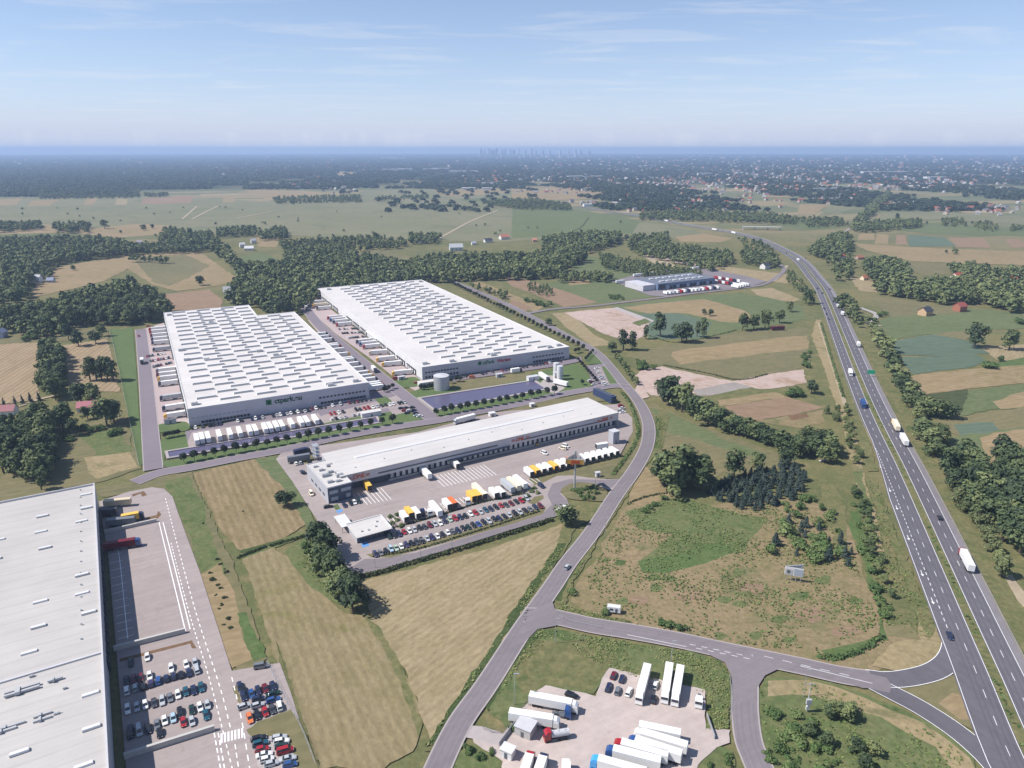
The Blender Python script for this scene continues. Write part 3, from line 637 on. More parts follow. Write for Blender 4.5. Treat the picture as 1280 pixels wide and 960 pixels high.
S('grass', [(416, 633), (422, 631), (426, 637), (420, 639)], M['lawn'], z=.54)
S('parking_bay', [(420, 640), (427, 637), (429, 640), (423, 643)], M['blue_line'], z=.542)
S('parking_bay', [(451, 681), (459, 678), (462, 683), (454, 686)], M['blue_line'], z=.542)
mb = MB()
# white bay lines in front of the depot's doors and along the lorry bays
du = Vector((math.cos(R(30.5)), math.sin(R(30.5)))); dv = Vector((-du.y, du.x))
def bays(p0, p1, n, length, z=.545, w=.3):
    a, b = G(*p0), G(*p1)
    for i in range(n + 1):
        q = a + (b - a) * (i / n); e = q - dv * length; s = du * (w / 2)
        mb.face([(q.x - s.x, q.y - s.y, z), (e.x - s.x, e.y - s.y, z), (e.x + s.x, e.y + s.y, z), (q.x + s.x, q.y + s.y, z)])
bays((447, 617), (476, 611), 6, 15); bays((541, 596), (604, 582), 14, 15)
bays((478, 650), (668, 598), 40, 6)
a, b = G(697, 640), G(708, 634)
for i in range(7):                                                      # zebra crossing at the gate
    q = a + (b - a) * ((i + .5) / 7) * 1.1; d = (b - a).normalized(); s = Vector((-d.y, d.x)) * 2
    mb.face([(q.x - s.x, q.y - s.y, .546), (q.x + d.x * .9 - s.x, q.y + d.y * .9 - s.y, .546), (q.x + d.x * .9 + s.x, q.y + d.y * .9 + s.y, .546), (q.x + s.x, q.y + s.y, .546)])
ground(part('bay_markings', mb, M['white_line'], None))
# yard of the grey warehouse bottom left
S('pavement', [(124, 628), (160, 616), (190, 610), (205, 612), (216, 622), (222, 640), (250, 716), (290, 840), (350, 830), (364, 868), (374, 900), (336, 905), (318, 912), (345, 962), (350, 985), (160, 985), (136, 700)], M['yard'], z=.53)
S('grass', [(308, 914), (322, 904), (364, 888), (376, 905), (398, 960), (404, 985), (352, 985), (330, 940)], M['olive'], z=.54, jit=.5)
S('pavement', [(314, 926), (350, 920), (366, 938), (376, 985), (330, 985)], M['slab'], z=.545)
S('grass', [(291, 862), (296, 858), (302, 880), (298, 880)], M['olive'], z=.55)
S('grass', [(150, 825), (240, 802), (246, 812), (240, 812), (238, 806), (150, 829)], M['brown'], z=.55)
S('grass', [(165, 619), (180, 615), (184, 620), (178, 622), (176, 618), (166, 622)], M['brown'], z=.55)
S('grass', [(183, 648), (196, 645), (198, 640), (202, 644), (198, 649), (184, 652)], M['brown'], z=.55)
mb = MB()
def line(pp, w, z=.556, dash=None):
    c = smooth([G(*p) for p in pp], 6)
    if dash: dashes(mb, c, 0, w, dash[0], dash[1], z)
    else: strip(mb, c, -w / 2, w / 2, z)
line([(199, 654), (213, 712), (232, 790)], .35); line([(204, 654), (219, 712), (238, 788)], .35)
line([(207, 624), (224, 690), (246, 770), (275, 860), (288, 910)], .3, dash=(2, 2)); line([(214, 680), (236, 765), (262, 850), (290, 960)], .3, dash=(1.5, 1.5))
line([(290, 848), (302, 900), (312, 960)], .3, dash=(2.5, 2)); line([(268, 918), (280, 985)], .35, dash=(2, 1.2)); line([(273, 918), (285, 985)], .35, dash=(2, 1.2))
line([(294, 932), (302, 985)], .3, dash=(2, 1.5)); line([(136, 680), (148, 690), (160, 800)], .25)
a, b = G(276, 925), G(306, 917)
for i in range(7):
    q = a + (b - a) * (i / 7); d = (b - a).normalized(); s = Vector((-d.y, d.x)) * 2
    mb.face([(q.x - s.x, q.y - s.y, .557), (q.x + d.x * .55 - s.x, q.y + d.y * .55 - s.y, .557), (q.x + d.x * .55 + s.x, q.y + d.y * .55 + s.y, .557), (q.x + s.x, q.y + s.y, .557)])
for i in range(12):                                                     # dock bay lines along the wall
    q = G(136 + i * 1.1, 696 + i * 9.5); e = q + Vector((math.cos(R(30)), math.sin(R(30)))) * 5; s = Vector((-math.sin(R(30)), math.cos(R(30)))) * .12
    mb.face([(q.x - s.x, q.y - s.y, .557), (e.x - s.x, e.y - s.y, .557), (e.x + s.x, e.y + s.y, .557), (q.x + s.x, q.y + s.y, .557)])
# lines on the side road
line([(784, 795), (858, 810)], .16, z=.607); line([(862, 807), (925, 820)], .17, dash=(2, 2), z=.607); line([(870, 812), (930, 824)], .17, dash=(2, 2), z=.607)
line([(955, 822), (1060, 846)], .16, dash=(3, 3), z=.607); line([(1000, 834), (1090, 856)], .17, z=.607)
ground(part('yard_markings', mb, M['white_line'], None))
# lorry park
S('lorry_park', [(604, 912), (628, 918), (656, 884), (668, 868), (682, 858), (700, 862), (744, 872), (752, 850), (762, 836), (800, 846), (882, 864), (882, 912), (912, 914), (912, 930), (896, 936), (872, 958), (862, 990), (624, 990), (628, 954), (592, 930), (590, 920)], M['gravel'], z=.53, jit=.4)
S('path', [(585, 908), (604, 910), (632, 920), (630, 936), (596, 926), (574, 922)], M['slab'], z=.534)
S('gravel_apron', [(800, 474), (806, 488), (812, 497), (800, 500), (792, 492)], M['sand'], z=.5)
# far depot yard
S('pavement', [(764, 352), (790, 345), (884, 336), (930, 345), (958, 352), (940, 358), (880, 365), (830, 371), (812, 370), (782, 358)], M['tarold'], z=.45)
# ------------------------------------------------------------------ large buildings
GZ = 0.5
def roofmat(name, c, sheet_w=1.2, ang=0.0, dirt=0.10):
    m, n, l, p = base(name, 0.7, 0.08)
    v = pos(n, l, obj=True)
    f1 = noise(n, l, v, 0.03, 6, 0.65); f2 = noise(n, l, pos(n, l, (0.10, 1.2, 1), obj=True), 0.6, 5, 0.7)
    c0 = mix(n, l, ramp(n, l, f1, [(0.35, gray(0)), (0.7, gray(1))]), c, scl(c, 1 - dirt))
    c0 = mix(n, l, 1.0, c0, ramp(n, l, f2, [(0.3, gray(0.94)), (0.7, gray(1.03))]), 'MULTIPLY')
    w = n.new('ShaderNodeTexWave'); w.bands_direction = 'Y'; w.inputs['Scale'].default_value = 0.314159 / 6.0; w.inputs['Distortion'].default_value = 0.6
    l.new(v, w.inputs['Vector'])
    c0 = mix(n, l, 1.0, c0, ramp(n, l, w.outputs['Fac'], [(0.0, gray(0.93)), (0.12, gray(1))]), 'MULTIPLY')
    l.new(c0, p.inputs['Base Color']); return m
def panelmat(name, c, w=6.0):
    m, n, l, p = base(name, 0.5, 0.35)
    v = pos(n, l, obj=True)
    br = n.new('ShaderNodeTexBrick'); br.inputs['Scale'].default_value = 1.0; br.inputs['Brick Width'].default_value = w; br.inputs['Row Height'].default_value = 1.1
    br.inputs['Mortar Size'].default_value = 0.03; br.offset = 0.0
    sp = n.new('ShaderNodeSeparateXYZ'); l.new(v, sp.inputs[0])
    ad = n.new('ShaderNodeMath'); ad.operation = 'ADD'; l.new(sp.outputs[0], ad.inputs[0]); l.new(sp.outputs[1], ad.inputs[1])
    cb_ = n.new('ShaderNodeCombineXYZ'); l.new(ad.outputs[0], cb_.inputs[0]); l.new(sp.outputs[2], cb_.inputs[1])
    l.new(cb_.outputs[0], br.inputs['Vector'])
    br.inputs['Color1'].default_value = c; br.inputs['Color2'].default_value = scl(c, 0.96); br.inputs['Mortar'].default_value = scl(c, 0.72)
    f = noise(n, l, v, 0.15, 5, 0.6)
    l.new(mix(n, l, 1.0, br.outputs['Color'], ramp(n, l, f, [(0.3, gray(0.94)), (0.7, gray(1.04))]), 'MULTIPLY'), p.inputs['Base Color']); return m
M['roof_white'] = roofmat('white_roof_membrane', (0.61, 0.585, 0.565, 1), dirt=0.13); M['roof_grey'] = roofmat('pale_grey_roof_membrane', (0.475, 0.455, 0.435, 1), dirt=0.14)
M['roof_depot'] = roofmat('depot_roof_membrane', (0.56, 0.54, 0.52, 1), dirt=0.12)
M['wall_white'] = panelmat('white_wall_panels', gray(0.66)); M['wall_white_shaded'] = panelmat('white_panels_painted_shade', (0.53, 0.51, 0.55, 1)); M['wall_silver'] = panelmat('silver_wall_panels', (0.54, 0.53, 0.56, 1))
M['wall_dark'] = panelmat('dark_blue_grey_panels', (0.075, 0.09, 0.13, 1)); M['wall_mid'] = panelmat('mid_grey_panels', (0.42, 0.43, 0.47, 1))
M['skylight'] = plain('rooflight_polycarbonate', (0.64, 0.63, 0.62, 1), 0.5); M['sky_shade_side'] = plain('rooflight_painted_shade', (0.40, 0.40, 0.40, 1), 0.5)
M['glass'] = plain('window_glass', (0.03, 0.04, 0.055, 1), 0.08, 0.6); M['glass_pale'] = plain('pale_window', (0.34, 0.38, 0.44, 1), 0.15, 0.5)
M['dock'] = plain('dock_shelter_rubber', (0.035, 0.036, 0.042, 1), 0.8); M['door_white'] = plain('sectional_door_white', (0.60, 0.60, 0.60, 1), 0.5)
M['metal'] = plain('galvanised_metal', (0.45, 0.46, 0.48, 1), 0.4, 0.5, 0.4); M['trim'] = plain('roof_edge_trim', (0.50, 0.50, 0.52, 1), 0.5)
M['trim_dark'] = plain('dark_trim', (0.10, 0.11, 0.13, 1), 0.5); M['concrete'] = plain('concrete', (0.44, 0.43, 0.41, 1), 0.9); M['black'] = plain('black_rubber', (0.02, 0.02, 0.022, 1), 0.8)
M['sign_green'] = plain('green_letters', (0.01, 0.16, 0.055, 1), 0.5); M['sign_red'] = plain('red_letters', (0.45, 0.02, 0.03, 1), 0.5); M['sign_yellow'] = plain('yellow_sign', (0.42, 0.23, 0.04, 1), 0.5)
M['sign_orange'] = plain('orange_red_letters', (0.55, 0.10, 0.03, 1), 0.5)
M['dark_text'] = plain('dark_green_letters', (0.006, 0.07, 0.04, 1), 0.5)
M['unit'] = plain('ventilation_unit', (0.40, 0.41, 0.42, 1), 0.6); M['blue_metal'] = plain('dark_blue_metal', (0.03, 0.05, 0.12, 1), 0.35, 0.6)

def text(name, body, size, mat, parent, loc, rot, shear=0.0, bold=0.02, depth=0.08, align='LEFT'):
    cu = bpy.data.curves.new(name, 'FONT'); cu.body = body; cu.size = size; cu.extrude = depth; cu.shear = shear; cu.offset = bold; cu.align_x = align
    tmp = bpy.data.objects.new('tmp', cu); COL.objects.link(tmp)
    bpy.context.view_layer.update()
    me = bpy.data.meshes.new_from_object(tmp.evaluated_get(bpy.context.evaluated_depsgraph_get()))
    bpy.data.objects.remove(tmp); bpy.data.curves.remove(cu)
    me.materials.clear(); me.materials.append(mat)
    o = link(name, me, parent); o.location = loc; o.rotation_euler = rot; return o

def roof_grid(t, L, W, h, cells, mesh_hi, lim=100):
    """rooflights as parts; beyond the hundred nearest the rest is one part"""
    me = mesh_hi; rest = MB()
    for i, (x, y) in enumerate(cells):
        if i < lim:
            o = link('rooflight', me, t); o.location = (x, y, h)
        else:
            rooflight_into(rest, x, y, h)
    if rest.v:
        o = part('rooflight', rest, [M['skylight'], M['sky_shade_side']], t); o['kind'] = 'stuff'
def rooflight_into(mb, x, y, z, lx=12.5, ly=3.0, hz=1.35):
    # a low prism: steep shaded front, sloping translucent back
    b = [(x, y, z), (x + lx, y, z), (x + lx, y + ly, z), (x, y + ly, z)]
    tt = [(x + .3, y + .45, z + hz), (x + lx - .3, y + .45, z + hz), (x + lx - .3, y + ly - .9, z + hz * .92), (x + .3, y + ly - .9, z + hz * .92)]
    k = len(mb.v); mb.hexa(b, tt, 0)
    n = len(mb.m); mb.m[n - 4] = 1                                       # the front face, its shade painted in as darker grey
def windows_row(t, x0, x1, z0, z1, n, y=-.06, w=.7, mat=None):
    st = (x1 - x0) / n
    for i in range(n):
        b = MB(); b.box(x0 + i * st + st * (1 - w) / 2, y, z0, x0 + i * st + st * (1 + w) / 2, y + .05, z1); part('window', b, mat or M['glass'], t)

# ---- the two white park warehouses -------------------------------------------------
def warehouse(name, ox, oy, ang, L, W, h, label, notch=None):
    t = thing(name, (ox, oy, GZ), R(ang), label, 'warehouse')
    if notch: poly = [(0, 0), (L, 0), (L, notch[1]), (L - notch[0], notch[1]), (L - notch[0], W), (0, W)]
    else: poly = [(0, 0), (L, 0), (L, W), (0, W)]
    # walls: white, the end wall towards the estate road greyer with painted-in shade
    b = MB()
    n = len(poly)
    for i in range(n):
        p, q = poly[i], poly[(i + 1) % n]
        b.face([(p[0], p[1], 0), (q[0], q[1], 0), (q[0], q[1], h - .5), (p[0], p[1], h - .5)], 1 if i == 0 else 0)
    part('wall', b, [M['wall_white'], M['wall_white_shaded']], t)
    b = MB(); g = .35
    ins = [(p[0] + (g if p[0] == 0 else -g), p[1] + (g if p[1] == 0 else -g)) for p in poly]
    b.face([(p[0], p[1], h - .35) for p in ins], 0)
    part('roof', b, M['roof_white'], t)
    b = MB()
    for i in range(n):                                                  # parapet
        p, q = poly[i], poly[(i + 1) % n]; pi, qi = ins[i], ins[(i + 1) % n]
        o_ = .06
        b.face([(p[0], p[1], h), (q[0], q[1], h), (qi[0], qi[1], h), (pi[0], pi[1], h)])
        b.face([(p[0], p[1], h - .5), (q[0], q[1], h - .5), (q[0], q[1], h), (p[0], p[1], h)])
        b.face([(qi[0], qi[1], h - .36), (pi[0], pi[1], h - .36), (pi[0], pi[1], h), (qi[0], qi[1], h)])
    part('parapet', b, M['wall_white'], t)
    return t
proto = MB(); rooflight_into(proto, 0, 0, 0); RL = proto.mesh('rooflight', [M['skylight'], M['sky_shade_side']])
def roof_cells(L, W, x0, y0, notch=None):
    out = []; y = y0
    while y < W - 12:
        for sx, sy in ((0, 0), (13.5, -8.5)):
            x = x0 + sx
            while x + 12.5 < L - 5:
                yy = y + sy + 9
                if yy < W - 6 and not (notch and x + 13 > L - notch[0] and yy > notch[1] - 8): out.append((x, yy))
                x += 23.0
        y += 17.0
    out.sort(key=lambda c: c[1]); return out
def long_side(t, W, x, sgn, h, gaps, ystart=14, group=5, step=4.4):
    """docks along the long wall at x; sgn -1 faces -x. canopy, shelters and doors"""
    y = ystart; k = 0
    while y < W - 12:
        if not any(a < y < b_ for a, b_ in gaps):
            if k % 6 != 5:
                b = MB(); b.box(min(x + sgn * .05, x + sgn * .75), y, .9, max(x + sgn * .05, x + sgn * .75), y + 3.3, 4.6); d = part('dock_shelter', b, M['dock'], t)
                b = MB(); b.box(min(x + sgn * .76, x + sgn * .8), y + .5, 1.2, max(x + sgn * .76, x + sgn * .8), y + 2.8, 3.9); part('dock_door', b, M['door_white'], d)
            k += 1
        y += step if not any(a < y < b_ for a, b_ in gaps) else 2
    b = MB(); b.box(min(x, x + sgn * .12), 3, .02, max(x, x + sgn * .12), W - 3, .9); part('plinth', b, M['wall_mid'], t)

WBp = (-68.3, 513.6, 26.9, 130.5, 361.0, 10.6)
wb = warehouse('warehouse', WBp[0], WBp[1], WBp[2], WBp[3], WBp[4], WBp[5], 'long white warehouse beside the tree-lined road, the farther and longer of the two rooflit ones')
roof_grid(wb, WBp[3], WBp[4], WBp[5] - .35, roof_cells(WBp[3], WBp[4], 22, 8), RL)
long_side(wb, WBp[4], 0, -1, WBp[5], [(118, 150), (225, 258)])
windows_row(wb, 2, 30, 5.2, 6.3, 11); windows_row(wb, 2, 30, 1.2, 2.9, 11)
windows_row(wb, 95, 125, 5.2, 6.3, 10); windows_row(wb, 96, 126, 1.0, 2.8, 12, w=.8)
b = MB(); b.box(.0, 118, 4.9, -1.6, 150, 5.4); part('canopy', b, M['wall_white'], wb)
text('sign_letters', 'ctPark', 3.9, M['sign_green'], wb, (50.6, -.12, 5.9), (math.pi / 2, 0, 0), bold=.09); text('sign_letters', 'Warsaw', 3.6, M['sign_red'], wb, (63.2, -.12, 5.9), (math.pi / 2, 0, 0), bold=.09)
b = MB(); b.box(46.6, -.2, 5.8, 49.4, -.05, 8.6); b.box(47.6, -.24, 6.6, 48.6, -.2, 7.7, 1); part('sign_emblem', b, [M['sign_green'], M['black']], wb)

WAp = (-205.3, 419.5, 27.5, 117.6, 314.0, 11.7)
wa = warehouse('warehouse', WAp[0], WAp[1], WAp[2], WAp[3], WAp[4], WAp[5], 'white warehouse with a stepped back corner, the nearer of the two with rooflights', notch=(36, 258))
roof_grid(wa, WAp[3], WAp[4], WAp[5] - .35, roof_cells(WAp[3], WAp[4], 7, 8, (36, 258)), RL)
long_side(wa, WAp[4], 0, -1, WAp[5], [(126, 165)]); long_side(wa, 256, WAp[3], 1, WAp[5], [])
windows_row(wa, 1.5, 36, 4.4, 5.6, 13, mat=M['glass_pale']); windows_row(wa, 7, 37, .8, 2.4, 14, w=.85)
windows_row(wa, 82, 115, 5.0, 6.3, 13); windows_row(wa, 83, 115, .9, 2.5, 14, w=.85)
text('sign_letters', 'ctpark.eu', 4.8, M['dark_text'], wa, (53, -.12, 6.6), (math.pi / 2, 0, 0), bold=.14)
b = MB(); b.box(47.6, -.2, 6.2, 51.2, -.05, 9.8); b.box(48.6, -.24, 7.1, 50.2, -.2, 8.8, 1); part('sign_emblem', b, [M['sign_green'], M['black']], wa)
def roof_unit(par, x, y, z, s):
    b = MB(); b.box(x, y, z, x + 4 * s, y + 2.2 * s, z + 1.7 * s); b.cyl((x + 1 * s, y + 1.1 * s, z + 1.7 * s), (x + 1 * s, y + 1.1 * s, z + 2.0 * s), .7 * s); b.cyl((x + 3 * s, y + 1.1 * s, z + 1.7 * s), (x + 3 * s, y + 1.1 * s, z + 2.0 * s), .7 * s)
    b.box(x + 4.1 * s, y + .4 * s, z, x + 6 * s, y + 1.2 * s, z + .7 * s)
    part('roof_unit', b, M['unit'], par)
for x, y in ((3, 6), (108, 5), (4, 150), (6, 118), (2.5, 297), (36, 245), (60, 118), (88, 140), (70, 100), (20, 112), (90, 4)): roof_unit(wa, x, y, WAp[5] - .35, 1.0)
for x, y in ((3, 6), (122, 6), (24, 3), (8, 345), (122, 345), (30, 200), (24, 190), (96, 220), (104, 180), (92, 210), (60, 4), (112, 4)): roof_unit(wb, x, y, WBp[5] - .35, 1.0)

# ---- the grey warehouse at the lower left ------------------------------------------
h3 = 12.5
a3 = 30.2
c0 = G(118, 604.5, h3 + GZ)
u3 = Vector((math.cos(R(a3)), math.sin(R(a3)))); v3 = Vector((-u3.y, u3.x))
o3 = c0 - u3 * 110 - v3 * 240
w3 = thing('warehouse', (o3.x, o3.y, GZ), R(a3), 'large grey warehouse cut off by the lower left corner', 'warehouse')
b = MB()
for p, q in (((0, 0), (110, 0)), ((110, 0), (110, 240)), ((110, 240), (0, 240)), ((0, 240), (0, 0))):
    b.face([(p[0], p[1], 0), (q[0], q[1], 0), (q[0], q[1], h3 - .1), (p[0], p[1], h3 - .1)])
part('wall', b, M['wall_mid'], w3)
b = MB()
for k in range(8):                                                     # shallow roof bays with valleys along the width
    y0, y1, ym = k * 30, k * 30 + 30, k * 30 + 15
    for ya, yb, za, zb in ((y0, ym, -.25, .15), (ym, y1, .15, -.25)):
        b.face([(.3, ya, h3 + za - .3), (109.7, ya, h3 + za - .3), (109.7, yb, h3 + zb - .3), (.3, yb, h3 + zb - .3)])
part('roof', b, M['roof_grey'], w3)
b = MB()
for x0, y0, x1, y1 in ((109.6, -.1, 110.1, 240.1), (0, 239.6, 109.6, 240.1), (0, 98.6, 109.6, 99.4)):
    b.box(x0, y0, h3 - .5, x1, y1, h3 + (.35 if y0 != 98.6 else .2))
part('parapet', b, M['trim'], w3)
b0 = MB(); b0.box(0, 0, 0, 4.6, 1.5, .55, tx0=.1, tx1=.1, ty=.15); dome = b0.mesh('rooflight', M['door_white'])
random.seed(3)
for k in range(16):
    for j in range(7):
        if (k * 3 + j * 2) % 5 in (0, 3): continue
        o = link('rooflight', dome, w3); o.location = (12 + j * 15 + random.choice((0, 0, 2)), 4 + k * 15 + random.uniform(-1.5, 1.5), h3 - .25)
for x, y, L_ in ((84, 92, 9), (84, 90.6, 9), (95, 91.5, 4), (82, 76, 8), (82, 74.8, 6), (92, 76.5, 4.5), (92, 74.5, 4.5)):
    b = MB(); b.box(x, y, h3 - .2, x + L_, y + .7, h3 + .45); b.box(x + L_ * .3, y - .4, h3 - .2, x + L_ * .45, y + 1.0, h3 + .8); part('roof_duct', b, M['unit'], w3)
for x, y, s in ((97, 75, .35), (90, 97, .3), (78, 83, .3), (99, 86, .25)): roof_unit(w3, x, y, h3 - .2, s)
for k in range(20):                                                    # dock doors on the yard side
    b = MB(); b.box(110.05, 104 + k * 6.2, .9, 110.9, 107.6 + k * 6.2, 4.8); d = part('dock_shelter', b, M['dock'], w3)
b = MB()
for y in range(110, 240, 9): b.cyl((104, y, h3 - .2), (104, y, h3 + .3), .3, n=8)
part('roof_vent', b, M['unit'], w3)
# ramp walls of its yard
def low_wall(p0, p1, hgt, w, label, name='retaining_wall', mat=None, cat='wall', base_z=GZ):
    a, b_ = G(*p0), G(*p1); d = (b_ - a); L = d.length
    m = MB(); m.box(0, -w / 2, 0, L, w / 2, hgt)
    o = part(name, m, mat or M['concrete'], None); o.location = (a.x, a.y, base_z); o.rotation_euler = (0, 0, math.atan2(d.y, d.x))
    return tag(o, label, cat)
low_wall((131, 668), (196, 653), 1.6, .9, 'grey ramp wall beside the docked red trailer')
low_wall((143, 815), (232, 792), 1.9, .9, 'grey ramp wall just above the staff car park rows')
low_wall((156, 950), (269, 914), 1.9, .9, 'grey ramp wall just below the staff car park rows')

# ---- parcel depot -------------------------------------------------------------------
da = 30.8; hD = 9.6
du = Vector((math.cos(R(da)), math.sin(R(da)))); dv = Vector((-du.y, du.x))
d_r = G(772, 533, GZ)                                                   # right front foot
LD, WD = 180.0, 32.5
d_o = d_r - du * LD
dep = thing('parcel_depot', (d_o.x, d_o.y, GZ), R(da), 'long low grey parcel depot with rows of dock doors and red letters', 'depot')
b = MB(); b.box(0, 2.2, 0, LD, WD, hD - .6); b.m[-4] = 1; part('wall', b, [M['wall_mid'], M['wall_dark']], dep)
b = MB(); b.box(0, -.2, 4.6, LD - .4, 2.19, hD - .6); part('upper_wall', b, M['wall_silver'], dep)
b = MB(); b.box(LD - .39, -.2, 0, LD, 2.19, hD - .6); part('end_wall', b, M['wall_mid'], dep)
b = MB(); b.box(-.2, -.4, hD - .6, LD + .2, WD + .2, hD); part('roof', b, M['roof_depot'], dep)
b = MB(); b.box(14, WD * .52, hD, LD - 22, WD * .52 + 2.8, hD + .4, tx0=.3, tx1=.3, ty=.3); part('ridge_rooflight', b, M['door_white'], dep)
b = MB(); b.box(20, -.32, 6.0, 92, -.21, 6.9); part('window_band', b, M['trim_dark'], dep)
b = MB(); b.box(108, -.32, 5.9, 172, -.21, 6.7); part('window_band', b, M['trim_dark'], dep)
for i in range(48):
    x = 27 + i * 3.35
    if 64 < x < 68 or x > LD - 3: continue
    b = MB(); b.box(x, 1.5, .9, x + 2.4, 2.18, 4.3); d = part('dock_shelter', b, M['dock'], dep)
    b = MB(); b.box(x + .25, 1.42, 1.2, x + 2.1, 1.49, 3.9); part('dock_door', b, M['door_white'] if i % 7 else M['unit'], d)
b = MB(); b.box(60, -1.6, 4.3, 100, 1.9, 4.58); part('canopy', b, M['trim_dark'], dep)
b = MB(); b.box(26, .9, 0, LD - 2, 1.4, .9); part('dock_plinth', b, M['concrete'], dep)
for x in (6, 104, LD - 14):
    text('sign_letters', 'DHL', 3.4 if x < 10 else 2.9, M['sign_orange'], dep, (x, -.36, 6.3), (math.pi / 2, 0, 0), shear=.35, bold=.06)
    b = MB()
    for zz in (6.5, 7.0, 7.5): b.box(x - 2.6, -.4, zz, x - .5, -.3, zz + .22); b.box(x + 7.2, -.4, zz, x + 9.4, -.3, zz + .22)
    part('sign_stripes', b, M['sign_orange'], dep)
for i, x in enumerate(range(10, 185, 17)):
    b = MB(); b.cyl((x, 6 + (i % 3) * 3, hD), (x, 6 + (i % 3) * 3, hD + .5), .35, n=8); part('roof_vent', b, M['unit'], dep)
# office block at its left end
hO = 8.6
of0 = G(411, 630, GZ)
off = thing('office_block', (of0.x, of0.y, GZ), R(33.0), 'two-storey dark office block with machinery on its roof, left end of the depot', 'office')
LO, WO = 12.6, 33.0
b = MB(); b.box(0, 0, 0, LO, WO, hO - .3); b.m[-4] = 1; part('wall', b, [M['wall_mid'], M['wall_dark']], off)
b = MB(); b.box(.3, .3, hO - .29, LO - .3, WO - .3, hO - .1); part('roof', b, M['roof_depot'], off)
b = MB()
for x0, y0, x1, y1 in ((-.05, -.05, LO + .05, .29), (-.05, WO - .29, LO + .05, WO + .05), (-.05, .29, .29, WO - .29), (LO - .29, .29, LO + .05, WO - .29)): b.box(x0, y0, hO - .3, x1, y1, hO + .3)
part('parapet', b, M['trim'], off)
for x0, x1, z0, z1 in ((.8, 5.2, 4.9, 6.6), (6.8, 11.8, 4.9, 6.6), (1.4, 5.0, 1.2, 3.0), (9.2, 11.4, 1.2, 3.2)):
    b = MB(); b.box(x0, -.08, z0, x1, -.02, z1); part('window', b, M['glass_pale'], off)
for y0 in (5, 11, 17, 23):
    b = MB(); b.box(-.08, y0, 2.0, -.02, y0 + 3.5, 3.4); part('window', b, M['glass'], off)
for x, y, s in ((2, 5, .7), (6, 4, .6), (8, 9, .9), (2, 13, .9), (6, 16, .7), (3, 21, .6), (8, 24, .8), (2, 27, .5), (9, 14, .6)): roof_unit(off, x, y, hO - .1, s)
# link and escape stair behind the office
st0 = G(400, 575, GZ)
esc = thing('escape_stair', (st0.x, st0.y, GZ), R(120), 'steel stair tower with pipes behind the office block', 'stair')
b = MB()
for x in (0, 4):
    for y in (0, 3): b.cyl((x, y, 0), (x, y, 9), .14, n=6)
for z in (2.2, 4.4, 6.6, 8.8): b.box(-.2, -.2, z, 4.2, 3.2, z + .12)
part('frame', b, M['metal'], esc)
b = MB()
for i in range(12): b.box(.3 + i * .28, .2, .2 + i * .18, .6 + i * .28, 1.3, .28 + i * .18)
part('steps', b, M['metal'], esc)
# gate house
gh0 = G(447, 680, GZ)
ghs = thing('gate_house', (gh0.x, gh0.y, GZ), R(31), 'flat-roofed gate house at the entrance of the depot staff parking', 'gate house')
hG = 3.6
b = MB(); b.box(0, .4, 0, 16, 13, hG - .3); b.m[-4] = 1; part('wall', b, [M['wall_mid'], M['wall_dark']], ghs)
b = MB(); b.box(-.6, -1.0, hG - .3, 16.6, 13.6, hG); part('roof', b, M['roof_depot'], ghs)
b = MB(); b.box(15.9, -.6, hG, 16.5, 13.4, hG + .35); b.box(-.5, 13.0, hG, 15.9, 13.5, hG + .35); part('roof_upstand', b, M['door_white'], ghs)
windows_row(ghs, 1, 15, 1.0, 2.4, 5, y=.33, w=.8, mat=M['glass'])
for x, y in ((3, 3), (6, 2.6), (12, 8), (10, 4)):
    b = MB(); b.box(x, y, hG, x + .9, y + .9, hG + .5); part('roof_vent', b, M['unit'], ghs)
b = MB(); b.box(-3, 12, hG - .5, 2.2, 24, hG - .25); part('canopy', b, M['door_white'], ghs)
b = MB()
for x, y in ((-2.6, 13), (-2.6, 23), (1.8, 23)): b.cyl((x, y, 0), (x, y, hG - .5), .15, n=6)
part('canopy_post', b, M['metal'], ghs)
# distant truck depot
f0 = G(822, 363, .45)
far = thing('truck_service_depot', (f0.x, f0.y, .45), R(29), 'distant blue-grey truck depot ringed by parked lorries', 'depot')
b = MB(); b.box(0, 0, 0, 96, 46, 7.6); part('wall', b, panelmat('blue_grey_panels', (0.16, 0.22, 0.34, 1)), far)
b = MB(); b.box(-.2, -.2, 7.6, 96.2, 46.2, 8.0); part('roof', b, roofmat('dark_roof', (0.16, 0.18, 0.22, 1)), far)
for i in range(7):
    for j in range(2):
        b = MB(); b.box(12 + i * 11, 10 + j * 20, 8.0, 19 + i * 11, 13 + j * 20, 9.0); part('rooflight', b, M['door_white'], far)
for i in range(14):
    b = MB(); b.box(14 + i * 5.6, -.3, .2, 18 + i * 5.6, -.05, 4.6); part('door', b, M['dock'] if i % 3 else M['glass_pale'], far)
b = MB(); b.box(-20, 4, 0, -.2, 40, 7.0); part('office', b, M['wall_silver'], far)
b = MB(); b.box(2, -.25, 1, 12, -.05, 6.6); part('window', b, M['glass'], far)

